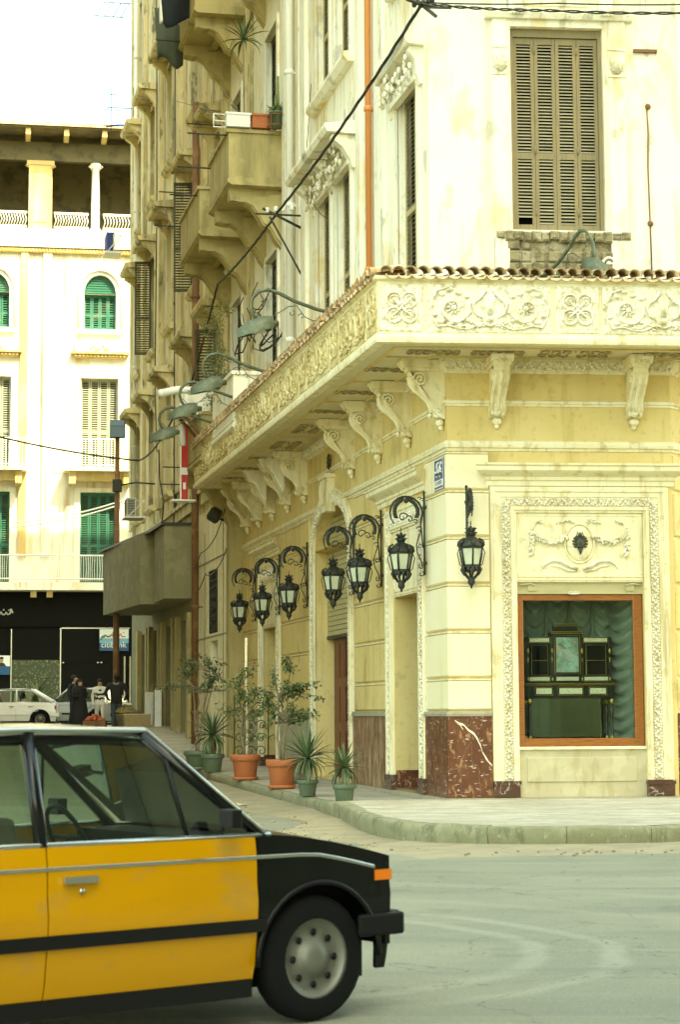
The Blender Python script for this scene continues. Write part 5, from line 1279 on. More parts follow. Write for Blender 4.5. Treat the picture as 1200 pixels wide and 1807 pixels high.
mb = MB(); mb.tube([(0,0,0),(-.0,-.5,.0),(0,-.85,-.09)], [.08,.09,.10], 10); mb.ball((0,-.86,-.09), .10)
tag(mb.build('fluorescent_tube', mt['white'], None, SP(15.2, 1.75, 8.93)), 'long white wrapped tube beside the third gooseneck lamp', 'tube')
mb = MB(); mb.tube([(0,0,0),(.02,-.05,.62)], .085, 10); tag(mb.build('white_roll', mt['white'], None, SP(17.9, 1.75, 8.0)), 'short white roll leaning by the red and white board', 'roll')
bd = thing('warning_board', 'tall narrow red and white board above the end of the canopy', 'board', SP(19.0, 1.55, 6.8)); Mb = SP(19.0, 1.55, 6.8)
for k, (z0, z1, m_) in enumerate(((0,.62,'red'),(.62,.80,'white'),(.80,1.9,'red'))):
    mb = MB(); mb.box(-.03,.03,-.09,.07,z0,z1-.003); mb.build('band', mt[m_], bd, Mb)
mb = MB(); mb.box(-.032,.032,-.12,-.093,-.05,1.9); mb.box(.031,.036,-.05,.02,.25,.42); mb.build('edge_strip', mt['white'], bd, Mb)
mb = MB(); mb.box(-.2,.2,-.3,.3,-.04,.0); mb.build('shelf', mt['white'], bd, SP(19.0, 1.6, 6.78))
sh = thing('wall_shelf', 'pale block shelf on wooden struts behind the third gooseneck lamp', 'shelf', SP(17.4, 1.2, 8.6)); Ms_ = SP(17.4, 1.2, 8.6)
mb = MB(); mb.box(-.45,.45,-.75,.0,.1,.6); mb.build('block', mt['upper'], sh, Ms_)
mb = MB(); mb.box(-.5,.5,-.8,.0,.03,.098); mb.build('board', mt['white'], sh, Ms_)
for x in (-.3, .35):
    mb = MB(); mb.tube([(x,-.65,.03),(x,.0,-.7)], .04, 4); mb.build('strut', mt['pipe_rust'], sh, Ms_)
# laundry on the top balcony line, folded cloths
def cloth(name, M, w_, h, m, label, seed):
    mb = MB(); r3 = random.Random(seed); a0 = r3.uniform(0, 6)
    def f(a, b): return (w_*(a-.5)*(1-.25*b*sin(a*7+a0)**2), .05*sin(a*9+a0)*(.3+b)+.03*sin(b*5+a*3), -h*b*(1-.12*cos(a*6+a0)))
    mb.grid(f, 14, 10); o = mb.build(name, m, None, M); s_ = o.modifiers.new('thick', 'SOLIDIFY'); s_.thickness = .012; return tag(o, label, 'laundry', 'laundry on the top balcony')
navy = mk('dark_navy_cloth', (.012,.018,.022), .9); olive = mk('olive_cloth', (.07,.085,.06), .9)
cloth('hanging_cloth', SP(18.3, UO+1.55, 19.9) @ RZ(1.2), .95, 1.1, navy, 'dark navy cloth hanging over the top balcony rail', 4)
cloth('hanging_cloth', SP(19.2, UO+1.6, 19.9) @ RZ(1.3), .6, .75, mt['white'], 'white shirt hanging beside the dark cloth high up', 5)
cloth('hanging_cloth', SP(20.2, UO+1.5, 19.9) @ RZ(1.3), .8, 1.5, olive, 'long olive cloth hanging lowest on the top balcony', 6)
cloth('hanging_cloth', SP(17.3, UO+1.6, 20.3) @ RZ(1.4), .7, 1.0, olive, 'olive cloth at the near end of the top balcony', 7)
# window-top aerial and pole rods against the sky
mb = MB(); mb.tube([(0,0,0),(0,-1.1,0)], .02, 5); mb.tube([(0,-.9,-.9),(0,-.9,.9)], .015, 5)
for z, L in ((.5,.45),(-.1,.35),(-.7,.3)): mb.tube([(-.0,-.9-L,z),(0,-.9+L,z)], .016, 5)
tag(mb.build('tv_aerial', mt['cable'], None, SP(42.0, UO, 24.0)), 'thin television aerial sticking out against the sky', 'aerial')
mb = MB()
def fold(a, b): return (.03*sin(a*6), -1.1*a, .08*sin(a*pi)-.08*b)
mb.grid(fold, 10, 3); tag(mb.build('blue_awning_cloth', mt['blue'], None, SP(42.0, UO, 23.3)), 'strip of blue cloth sticking out against the sky', 'cloth')
fr = MB(); 
for k in range(4): fr.tube([(0,-.2-.3*k,0),(0,-.5-.3*k,-.55)], .018, 4)
fr.tube([(0,-.1,0),(0,-1.2,0)], .02, 4); fr.tube([(0,-.4,-.55),(0,-1.5,-.55)], .02, 4)
tag(fr.build('drying_frame', mt['greenmetal'], None, SP(41.6, UO+.1, 27.9)), 'small metal drying frame at the top far edge of the wall', 'drying rack')
# loudspeaker bundle on the end pier
sp_ = MB(); sp_.lathe([(.05,0),(.14,.02),(.19,.06),(.19,.28),(.12,.34)], 12); sp_.tube([(0,0,.05),(0,0,-.1)], .03, 6)
tag(sp_.build('wall_loudspeaker', mt['cable'], None, SP(19.2, .62, 6.35) @ RX(radians(60))), 'round black loudspeaker at the end of the console row', 'loudspeaker')
# ------------------------------------------------------------------ potted plants along the side pavement
def pot_profile(r, h): return [(r*.72,0),(r*.76,.01),(r*.92,h*.72),(r*.94,h*.74),(r*1.04,h*.76),(r*1.08,h*.80),(r*1.1,h*.97),(r*1.06,h),(r*.95,h),(r*.93,h*.9)]
def pot(par, M, r, h, m, saucer=True, bands=True):
    mb = MB(); mb.lathe(pot_profile(r, h), 24); p = mb.build('pot', m, par, M)
    mb = MB(); mb.lathe([(r*.93,h*.88),(r*.5,h*.9),(.01,h*.91)], 16); mb.build('soil', mt['soil'], p, M)
    if saucer: mb = MB(); mb.lathe([(r*.8,.0),(r*.92,.0),(r*.95,.05),(r*.9,.06),(r*.8,.05)], 24); mb.build('saucer', m, p, M)
    return p
def gpt(x, y): return T(x, y, pave_z(Vector((x, y, 0))) + .012)
def yucca(x, y, label, r, h, stem, n, sc, seed, spread=1.5):
    M = gpt(x, y) @ RZ(seed); t = thing('potted_yucca', label, 'potted plant', M, 'plants along the side pavement'); pot(t, M, r, h, mt['greenpot'], False)
    mb = MB(); mb.tube([(0,0,h*.85),(.01,.0,h+stem*.5),(0,.01,h+stem)], [.045,.04,.045], 8); mb.build('trunk', mt['bark'], t, M)
    rosette(t, M @ T(0,0,h+stem), n, sc, seed, spread=spread); return t
yucca(.04, 30.63, 'nearest spiky yucca in a sage green pot at the pavement edge', .17, .29, .24, 46, .92, 2, 1.75)
yucca(-.57, 32.98, 'tall spiky yucca in a green pot beside the terracotta pot', .17, .27, .34, 52, 1.22, 5, 1.7)
yucca(-2.84, 43.34, 'distant spiky yucca in a small dark green pot', .24, .40, .40, 56, 1.35, 8, 1.9)
def ficus(x, y, label, pr, ph, pm, hgt, clumps, seed, m='leaf', nst=2, leafs=.085):
    M = gpt(x, y); t = thing('potted_ficus', label, 'potted plant', M, 'plants along the side pavement'); pot(t, M, pr, ph, pm)
    r3 = random.Random(seed); tr = MB(); lf = MB(); Z0 = ph*.85
    trunks = []
    for k in range(nst):
        pts = [Vector((r3.uniform(-.04,.04), r3.uniform(-.04,.04), Z0))]
        for i in range(8): pts.append(pts[-1] + Vector((r3.uniform(-.035,.035)+.02*(k-.5), r3.uniform(-.035,.035), (hgt-Z0)/8)))
        tr.tube([tuple(p) for p in pts], [.026-.0024*i for i in range(9)], 7); trunks.append(pts)
    for (cx, cy, cz, rr, n) in clumps:
        tk = trunks[r3.randrange(nst)]; s0 = min(tk, key=lambda p: abs(p.z-(cz-.35*rr-.15)))
        for b in range(max(4, n//19)):
            e = Vector((cx+r3.uniform(-1,1)*rr, cy+r3.uniform(-1,1)*rr*.8, cz+r3.uniform(-.6,.7)*rr)); mid = s0.lerp(e, .5)+Vector((r3.uniform(-.05,.05), r3.uniform(-.05,.05), .07))
            tr.tube([tuple(s0), tuple(mid), tuple(e)], [.010,.007,.003], 5)
            for q in range(28):
                f = r3.uniform(.35, 1.08); p = (s0.lerp(mid, f*2) if f < .5 else mid.lerp(e, (f-.5)*2)) + Vector((r3.uniform(-1,1), r3.uniform(-1,1), r3.uniform(-1,1)))*.055
                leaf(lf, p, leafs*r3.uniform(.7,1.25), r3)
    tr.build('trunk', mt['bark'], t, M); lf.build('crown', mt[m], t, M); return t
ficus(-1.09, 35.91, 'tallest ficus with glossy leaves in the nearer terracotta pot', .27, .52, mt['terracotta'], 2.35,
      [(.02,0,2.25,.22,60),(.1,0,1.95,.3,110),(.35,0,1.85,.3,140),(.55,.05,1.75,.22,80),(-.25,0,1.55,.3,120),(.3,0,1.35,.3,100),(-.1,0,1.35,.3,110),(.55,0,1.35,.2,60),(-.42,0,1.75,.2,50)], 4)
ficus(-1.93, 39.5, 'slender ficus on a pale straight stem in the farther terracotta pot', .28, .50, mt['terracotta'], 2.3,
      [(-.05,0,2.15,.25,80),(-.3,0,1.85,.3,110),(.05,0,1.6,.3,90),(.35,0,1.5,.3,80),(-.35,0,1.35,.25,70),(.4,0,1.0,.25,50)], 9, 'leafpale', 1)
ficus(-3.28, 44.86, 'bushy multi-stemmed ficus in a dark pot near the end pier', .30, .42, mt['greenpot'], 2.2,
      [(-.4,0,2.2,.35,130),(-.1,0,2.4,.35,120),(.25,0,2.3,.35,120),(.1,0,1.95,.35,120),(-.65,0,1.95,.3,90),(.5,0,1.9,.3,80)], 12, 'leaf', 5)
mb = MB(); mb.tube([(0,0,0),(.02,0,1.0),(-.01,0,2.0),(.0,.02,2.85)], .028, 8); tag(mb.build('thin_pole', mt['trim'], None, gpt(-1.93, 39.95)), 'thin pale upright pole behind the slender ficus', 'pole')
# iron scroll screen between the far plants
sc_ = MB()
for i in range(3):
    for j in range(4):
        cx, cz = .12+.26*i, .3+.3*j; sg = 1 if (i+j) % 2 else -1
        sc_.tube([(cx+sg*.13*(1-k/15)*cos(.6*k), 0, cz+.14*(1-k/15)*sin(.6*k)) for k in range(13)], .011, 5)
sc_.tube([(0,0,0),(0,0,1.6),(.8,0,1.6),(.8,0,0)], .016, 5); sc_.tube([(0,0,.15),(.8,0,.15)], .014, 5)
tag(sc_.build('scroll_screen', mt['cable'], None, SP(16.2, .75, .3) @ RZ(radians(72))), 'open iron scroll screen behind the far yucca', 'screen')
# rolled mat beside the terracotta pots, fallen leaf and scraps on the road
mb = MB(); mb.tube([(-.25,0,.1),(.0,.02,.12),(.28,0,.1)], [.08,.12,.09], 8); tag(mb.build('bark_bundle', mt['bark'], None, gpt(-.98, 37.6)), 'brown bundle lying behind the nearer terracotta pot', 'bundle')
def scrap(x, y, s, label, cat, m, seed):
    r3 = random.Random(seed); mb = MB(); n = 9; z = ground_z(x, y)+.012
    vs = [(0,0,.03)] + [(s*(.5+.5*r3.random())*cos(2*pi*k/n), s*(.5+.5*r3.random())*sin(2*pi*k/n), .012+.05*r3.random()) for k in range(n)]
    mb.add(vs, [(0,1+k,1+(k+1) % n) for k in range(n)], True); o = mb.build('fallen_leaf' if cat == 'leaf' else 'paper_scrap', m, None, T(x, y, z)); s_ = o.modifiers.new('thick', 'SOLIDIFY'); s_.thickness = .003; tag(o, label, cat)
scrap(-1.70, 33.83, .14, 'pale curled dry leaf lying on the side road', 'leaf', mk('dry_leaf', (.50,.44,.28), .8), 1)
scrap(-.54, 28.24, .05, 'small brown leaf by the kerb corner', 'leaf', mk('brown_leaf', (.24,.15,.07), .8), 2)
# ------------------------------------------------------------------ cars
rubber = mk('tyre_rubber', (.005,.005,.0045), .9, spec=.2); rimm = mk('steel_rim', (.16,.16,.13), .5, metal=.5, layers=(('noise', 20, .5, .7, (.14,.13,.10), .7),), space='objr')
chrome = mk('dull_chrome', (.55,.55,.50), .25, metal=.95); blacktrim = mk('black_trim', (.004,.004,.0035), .5, spec=.3); seatm = mk('dark_seat_cloth', (.035,.033,.028), .85)
lampw = mk('headlamp_glass', (.62,.64,.58), .15, coat=.5); orange = mk('orange_indicator', (.65,.16,.015), .3); redl = mk('tail_lamp', (.35,.012,.01), .3)
def make_car(name, label, M, body, fender=None, top=None, bonnet=None, kindc='sedan', detail=True):
    fender = fender or body; top = top or body; bonnet = bonnet or fender
    c = thing(name, label, 'car', M)
    hatch = kindc == 'hatch'
    XF, XR = (1.80 if hatch else 1.66), (-1.72 if hatch else -2.02); AX = (1.21, -1.16); WR = .30
    XB0, XT0 = (.84, .24) if hatch else (.93, .30)                       # windscreen base and head
    XT1, XB1 = (-.82, -1.64) if hatch else (-.98, -1.46)
    H = 1.42 if hatch else 1.45; BZ = .90
    def belt(x):
        if x > XB0: return BZ - .13*((x-XB0)/(XF-XB0))**1.5
        if x < XB1: return BZ - .05*(XB1-x)
        return BZ
    def hw(x, z):
        zz = [(.16,.72),(.30,.765),(.52,.795),(.60,.80),(.62,.79),(.80,.785),(.92,.765)]
        for (a, wa), (b, wb) in zip(zz[:-1], zz[1:]):
            if z <= b: w = wa + (wb-wa)*max(0, (z-a)/(b-a)); break
        else: w = zz[-1][1]
        e = max(0, abs(x-.0)-1.25)/.75; return w*(1-.07*e*e)
    def low(x):
        b = .22
        for ax in AX:
            d = abs(x-ax)
            if d < .37: b = max(b, .29+sqrt(.37**2-d*d))
        return min(b, belt(x)-.05)
    def panel(nm, x0, x1, m, side, n=26, lift=0.):
        mb = MB(); nz = 9
        def f(a, b):
            x = x0+(x1-x0)*a; z = low(x)+(belt(x)-low(x))*b; return (x, side*(hw(x, z)+lift), z)
        mb.grid(f, n, nz); o = mb.build(nm, m, c, M); s_ = o.modifiers.new('thick', 'SOLIDIFY'); s_.thickness = .02; s_.offset = -1 if side < 0 else 1; es = o.modifiers.new('edges', 'EDGE_SPLIT'); es.split_angle = radians(40); return o
    XD = .84
    for s in (-1, 1):
        panel('front_fender', XD+.004, XF, fender, s, 40)
        for (a, b) in ((-.30+.004, XD-.004), (-.98, -.30-.004)):
            d = panel('door', a, b, body, s, 16)
            mb = MB(); y = s*(hw(a+.12, .74)+.02); mb.box(a+.07, a+.24, y-.012, y+.012, .735, .765); mb.build('handle', chrome, d, M)
        panel('rear_fender', XR, -.984, body if kindc == 'hatch' else fender, s, 40)
        # rubbing strip and sill
        mb = MB()
        for k in range(24):
            x = XR+.5 + (XF-.3-XR-.5)*k/24; x2 = XR+.5+(XF-.3-XR-.5)*(k+1)/24
            if low((x+x2)/2) < .44: mb.box(x, x2, s*hw(x,.50)-.015, s*hw(x,.50)+.018, .455, .515)
        mb.build('side_strip', blacktrim if not hatch else body, c, M)
        mb = MB(); mb.box(AX[1]+.38, AX[0]-.38, s*.66, s*.75, .15, .235); mb.build('sill', blacktrim, c, M)
        mb = MB()
        for k in range(30):
            x = XR+.1 + (XF-.2-XR)*k/30; x2 = x+(XF-.2-XR)/30
            za, zb = min(.80, belt(x)-.075), min(.80, belt(x2)-.075)
            mb.add([(x, s*(hw(x,za)+.001), za+.009), (x2, s*(hw(x2,zb)+.001), zb+.009), (x2, s*(hw(x2,zb)+.009), zb), (x, s*(hw(x,za)+.009), za), (x2, s*(hw(x2,zb)+.001), zb-.008), (x, s*(hw(x,za)+.001), za-.008)], [(0,1,2,3),(3,2,4,5)], True)
        mb.build('waist_moulding', chrome if not hatch else body, c, M)
        for x in (-.13, -.80):
            mb = MB(); mb.lathe([(.014,0),(.014,.006),(.004,.008)], 10); mb.build('door_lock', chrome, c, M @ T(x, s*(hw(x,.70)+.008), .70) @ RX(s*-pi/2))
        mb = MB(); mb.tube([(XB0-.06, s*(hw(0,.9)+.0), BZ+.03), (XT0+.02, s*.605, H-.05), (-.3, s*.612, H-.042), (XT1-.02, s*.605, H-.055)], .010, 5); mb.build('rain_gutter', chrome, c, M)
        # wheel-arch lip
        for ax in AX:
            mb = MB(); mb.tube([(ax+.375*cos(a), s*(hw(ax+.375*cos(a), .5)+.0), .29+.375*sin(a)) for a in [pi*k/18 for k in range(19)]], .014, 5); mb.build('arch_lip', blacktrim if not hatch else body, c, M)
        # pillars and window frames
        yb, yt = hw(0,.9)-.02, .585
        for nm, p, q, r in (('a_pillar', (XB0-.03, yb, BZ-.01), (XT0, yt, H-.065), .030), ('b_pillar', (-.31, yb, BZ-.01), (-.31, yt+.005, H-.06), .032), ('c_pillar', (XB1+.05, yb, BZ-.01), (XT1, yt, H-.065), .075 if not hatch else .06)):
            mb = MB(); mb.tube([(p[0], s*p[1], p[2]), (q[0], s*q[1], q[2])], r, 8); mb.build(nm, top if not hatch else body, c, M)
        mb = MB(); mb.tube([(XT0+.02, s*yt, H-.055), (-.3, s*(yt+.005), H-.045), (XT1, s*yt, H-.06)], .022, 6); mb.tube([(XB0, s*(yb+.012), BZ+.004), (XB1, s*(yb+.012), BZ+.004)], .013, 6); mb.build('window_trim', chrome, c, M)
        for (xa, xb, ta, tb) in ((XB0-.08, -.28, XT0-.02, -.28), (-.34, XB1+.10, -.34, XT1+.06)):
            mb = MB(); y0, y1 = s*(yb-.005), s*(yt-.005)
            mb.add([(xa,y0,BZ),(xb,y0,BZ),(tb,y1,H-.07),(ta,y1,H-.07)], [(0,1,2,3)]); mb.build('side_window', mt['carglass'], c, M)
        mb = MB(); mb.tube([(.47, s*(yb), BZ), (.40, s*(yt+.02), H-.10)], .010, 5); mb.build('quarter_bar', blacktrim, c, M)
        mb = MB(); mb.box(.60, .66, s*(yb+.06), s*(yb+.18), BZ+.05, BZ+.135); mb.tube([(.66, s*yb, BZ+.02), (.63, s*(yb+.08), BZ+.08)], .012, 5); mb.build('wing_mirror', blacktrim, c, M, bevel=.02)
    # roof
    mb = MB()
    def roof(a, b):
        x = XT0+.03+(XT1-.03-XT0-.03)*a; v = 2*b-1; e = (2*a-1)
        return (x, v*(.60-.01*e*e), H - .012 - .045*v*v - (.055 if hatch else .02)*e**4 - .02*abs(v)**7)
    mb.grid(roof, 14, 14); o = mb.build('roof', top, c, M); s_ = o.modifiers.new('thick', 'SOLIDIFY'); s_.thickness = .035; s_.offset = 1
    # bonnet and boot
    mb = MB()
    def bon(a, b):
        x = XB0+.02+(XF-.01-XB0-.02)*a; v = 2*b-1; w = hw(x, .85)-.012
        return (x, v*w, belt(x)+.035*(1-v*v)-.004 - .05*max(0, a-.9)*10*.3)
    mb.grid(bon, 14, 12); mb.build('bonnet', bonnet, c, M)
    mb = MB()
    def bot(a, b):
        x = XR+.01+(XB1-XR)*a; v = 2*b-1; w = hw(x,.85)-.012; return (x, v*w, belt(x)+.02*(1-v*v)-.004)
    mb.grid(bot, 8, 8); mb.build('boot_lid', bonnet if not hatch else body, c, M)
    # front and rear panels
    mb = MB(); mb.box(XF-.03, XF, -hw(XF,.6)+.01, hw(XF,.6)-.01, .34, belt(XF)); fp = mb.build('front_panel', fender, c, M)
    mb = MB(); mb.box(XF+.001, XF+.015, -.40, .40, .52, .72)
    for k in range(7): mb.box(XF+.015, XF+.024, -.39, .39, .53+.027*k, .542+.027*k)
    mb.build('grille', blacktrim, fp, M)
    for s in (-1, 1):
        mb = MB(); mb.lathe([(.09,0),(.09,.02),(.06,.035),(.01,.04)], 14); o = mb.build('headlight', lampw, c, M @ T(XF, s*.54, .63) @ RY(pi/2))
        mb = MB(); mb.box(XF-.10, XF+.006, s*(hw(XF,.65)-.06), s*(hw(XF-.05,.65)+.008), .655, .705); mb.build('indicator', orange, c, M)
        mb = MB(); mb.box(XR-.012, XR+.05, s*(hw(XR,.65)-.22), s*(hw(XR,.65)+.006), .58, .78); mb.build('tail_lamp', redl, c, M)
    mb = MB(); mb.box(XR, XR+.03, -hw(XR,.6)+.01, hw(XR,.6)-.01, .30, belt(XR)-.003); mb.build('rear_panel', body, c, M)
    for x0, x1, nm in ((XF+.01, XF+.08, 'front_bumper'), (XR-.11, XR-.01, 'rear_bumper')):
        mb = MB(); mb.box(x0, x1, -.77, .77, .38, .50)
        for s in (-1, 1): mb.box(min(x0, x0-.22) if x0 > 0 else x0, x1 if x0 > 0 else x1+.22, s*.77, s*.80, .385, .495)
        mb.build(nm, blacktrim if not hatch else body, c, M, bevel=.045)
    # screens
    for (xb, xt, nm) in ((XB0, XT0, 'windscreen'), (XB1, XT1, 'rear_window')):
        mb = MB(); mb.add([(xb,-.70,BZ+.01),(xb,.70,BZ+.01),(xt,.57,H-.07),(xt,-.57,H-.07)], [(0,1,2,3)]); mb.build(nm, mt['carglass'], c, M)
    # underbody and interior
    mb = MB(); mb.box(XR+.05, XF-.05, -.60, .60, .17, .44); mb.box(AX[1]+.40, AX[0]-.40, -.70, .70, .16, .50); mb.build('floor_pan', blacktrim, c, M)
    mb = MB(); mb.box(XB0-.28, XB0+.05, -.68, .68, .60, BZ-.01); mb.build('dashboard', blacktrim, c, M)
    for s in (-1, 1):
        mb = MB(); mb.box(-.30, .22, s*.36-.24, s*.36+.24, .40, .56); mb.prism([(-.42,.50),(-.24,.50),(-.36,1.02),(-.50,1.02)], s*.36-.23, s*.36+.23, 'y'); mb.prism([(-.50,1.05),(-.42,1.05),(-.46,1.24),(-.53,1.24)], s*.36-.13, s*.36+.13, 'y'); mb.build('front_seat', seatm, c, M, bevel=.03)
    mb = MB(); mb.box(-1.15,-.75,-.60,.60,.40,.56); mb.prism([(-1.22,.5),(-1.06,.5),(-1.2,1.0),(-1.34,1.0)], -.6, .6, 'y'); mb.build('rear_seat', seatm, c, M, bevel=.03)
    mb = MB(); ca = cos(.45); sa = sin(.45)
    mb.tube([(.42-.18*sin(a)*sa, .36+.18*cos(a), .86+.18*sin(a)*ca) for a in [2*pi*k/20 for k in range(20)]], .013, 6, closed=True); mb.tube([(.42,.19,.86),(.42,.53,.86)], .012, 5); mb.tube([(.42,.36,.86),(.62,.36,.72)], .02, 6); mb.build('steering_wheel', blacktrim, c, M)
    # wheels
    for ax in AX:
        for s in (-1, 1):
            Mw = M @ T(ax, s*.68, WR) @ RX(pi/2 if s < 0 else -pi/2)
            mb = MB(); mb.lathe([(.19,-.08),(.26,-.085),(.29,-.07),(WR,-.045),(WR,.045),(.29,.07),(.26,.085),(.19,.08)], 28, cap=False); wh = mb.build('tyre', rubber, c, Mw)
            mb = MB(); mb.lathe([(.19,-.06),(.195,.075),(.18,.06),(.15,.035),(.09,.05),(.075,.075),(.03,.085),(.005,.085)], 24)
            mb.build('rim', rimm, wh, Mw)
            mb = MB()
            for k in range(8):
                a = 2*pi*k/8; mb.lathe([(.018,.0),(.018,.004),(.004,.005)], 8, (.125*cos(a), .125*sin(a), .05))
            kind(mb.build('rim_hole', blacktrim, wh, Mw), 'stuff')
    return c
taxi_y = mk('taxi_yellow_paint', (.48,.225,.003), .32, layers=(('noise', (1.5,1.5,6), .45, .7, (.42,.19,.003), .6), ('noise', 40, .6, .75, (.36,.19,.03), .4), ('noise', (3,3,5), .54, .68, (.34,.20,.05), .5), ('noise', 70, .68, .74, (.10,.06,.02), .7)), coat=.5, bump=[('noise', 1.6, .12, .03)])
taxi_k = mk('taxi_black_paint', (.003,.0035,.003), .25, coat=.12, spec=.35, layers=(('noise', 6, .5, .7, (.009,.010,.008), .6),))
# heading to the right and away from the camera
tdir = radians(37); tx, ty = -.155, 10.11    # where the near front wheel touches the road
Mt = T(tx, ty, ground_z(0, 10)+.003) @ RZ(tdir) @ SC(1.03, 1.0, 1.05) @ T(-1.21, .72, 0)
make_car('taxi', 'yellow and black saloon taxi passing in the foreground', Mt, taxi_y, taxi_k, taxi_k, taxi_k)
# ------------------------------------------------------------------ the sunlit house across the end of the street
MFar = T(-9.2, 87, 0) @ RZ(radians(9.5))
far = thing('far_house', 'sunlit white house with green shutters and shaded top loggia at the end of the street', 'building', T(-9.2, 87, 1.0))
def xb(mb, x0, x1, o0, o1, z0, z1): return mb.box(x0, x1, -o1, -o0, z0, z1)
XL, XR_ = -16, 16
cols_ = [-6.35, -1.6, 3.15, 7.9, -11.1]
ops = []
for cx in cols_: ops += [(cx-.72, cx+.72, 18.68, 20.3), (cx-.82, cx+.82, 12.3, 16.45), (cx-.82, cx+.82, 7.2, 11.3)]
mb = MB(); wallface(mb, XL, XR_, 6.85, 23.2, ops + [(cx-.72, cx+.72, 20.3, 21.25) for cx in cols_], 0, .35)
for cx in cols_:
    n = 16
    for k in range(n):
        a0, a1 = pi*k/n, pi*(k+1)/n; xa, xb_ = cx-.72*cos(a0), cx-.72*cos(a1); za, zb = 20.3+.9*sin(a0), 20.3+.9*sin(a1)
        mb.add([(xa,0,za),(xb_,0,zb),(xb_,0,21.25),(xa,0,21.25)], [(0,1,2,3)]); mb.add([(xa,0,za),(xb_,0,zb),(xb_,.35,zb),(xa,.35,za)], [(3,2,1,0)])
mb.build('wall', mt['farwall'], far, MFar)
mb = MB(); xb(mb, XL, XR_, -9, -3.2, 1, 27.2); mb.build('rear_block', mt['farshade'], far, MFar)
# pilasters, cornices
for x0, x1 in ((-5.14,-4.80),(-4.14,-3.76),(-.15,.25),(-9.0,-8.6),(.6,1.0),(4.9,5.3),(5.8,6.2)):
    mb = MB(); xb(mb, x0, x1, -.02, .14, 8.4, 22.1); mb.build('pilaster', mt['fartrim'] if x0 in (-5.14, .6) else mt['farwall'], far, MFar)
mb = MB(); xb(mb, XL, XR_, -.02, .18, 22.1, 22.3); mb.build('string_course', mt['fartrim'], far, MFar)
for k in range(46):
    mb = MB(); x = -6.6+.15*k; xb(mb, x, x+.08, .18, .24, 22.14, 22.26); mb.build('dentil', mt['fartrim'], far, MFar)
mb = MB(); xb(mb, XL, XR_, -.02, .30, 22.32, 22.45); xb(mb, XL, XR_, -.02, .12, 22.45, 23.19); mb.build('loggia_base', mt['farwall'], far, MFar)
# loggia: floor, piers, columns, beam, eaves
mb = MB(); xb(mb, XL, XR_, -3.2, .0, 23.1, 23.2); mb.build('loggia_floor', mt['farshade'], far, MFar)
mb = MB(); xb(mb, XL, XR_, -.3, .05, 26.35, 27.2); mb.build('loggia_beam', mt['farshade'], far, MFar)
for cx in (-4.31, 5.2, -13.8):
    mb = MB(); xb(mb, cx-.52, cx+.52, -.35, .06, 23.2, 26.35); xb(mb, cx-.30, cx+.30, .06, .09, 23.5, 25.8); xb(mb, cx-.62, cx+.62, -.35, .10, 26.15, 26.34)
    for s in (-1, 1): mb.tube([(cx+s*(.56+.1*cos(i*.7)*(1-i/11)), -.10, 26.05+.1*sin(i*.7)*(1-i/11)) for i in range(10)], .03, 5)
    mb.build('loggia_pier', mt['fartrim'], far, MFar)
for cx in (-1.84, .7, 2.9, -6.9, -9.4):
    mb = MB(); mb.lathe([(.26,0),(.26,.1),(.19,.16),(.20,1.2),(.165,2.8),(.2,2.86),(.25,2.95),(.25,3.13)], 14, (cx, .15, 23.2)); 
    for s in (-1, 1): mb.tube([(cx+s*(.22+.09*cos(i*.7)*(1-i/11)), -.06, 26.12+.09*sin(i*.7)*(1-i/11)) for i in range(10)], .03, 5)
    mb.build('loggia_column', mt['farwall'], far, MFar)
def balust(x0, x1, z0, z1, o, n, nm='balustrade', pattern=True):
    mb = MB(); xb(mb, x0, x1, o-.05, o+.05, z1-.1, z1); xb(mb, x0, x1, o-.05, o+.05, z0, z0+.1)
    if pattern:
        for k in range(n):
            x = x0+(x1-x0)*(k+.5)/n; mb.tube([(x-.05,-o,z0+.1),(x+.04,-o,(z0+z1)/2),(x-.04,-o,z1-.1)], .022, 5)
    mb.build(nm, mt['farwall'], far, MFar)
balust(-6.6, -4.9, 23.25, 24.0, 0, 14); balust(-3.7, -2.15, 23.25, 24.0, 0, 13); balust(-1.5, .4, 23.25, 24.0, 0, 14); balust(.95, 4.6, 23.25, 24.0, 0, 26)
mb = MB()   # eaves with timber brackets and tile edge, gaps of light between
xb(mb, XL, XR_, -3.3, 1.35, 27.5, 27.58); mb.build('eaves', mt['farshade'], far, MFar)
for k in range(18):
    mb = MB(); x = -15.2+1.7*k; xb(mb, x, x+.22, -.2, 1.25, 27.2, 27.5); mb.build('eaves_bracket', mt['fartrim'], far, MFar)
mb = MB(); xb(mb, XL, XR_, -.3, 1.45, 27.58, 27.66); mb.prism([(-1.45,27.66),(3.3,28.2),(3.3,28.3),(-1.45,27.74)], XL, XR_); mb.build('roof', mt['tile'], far, MFar)
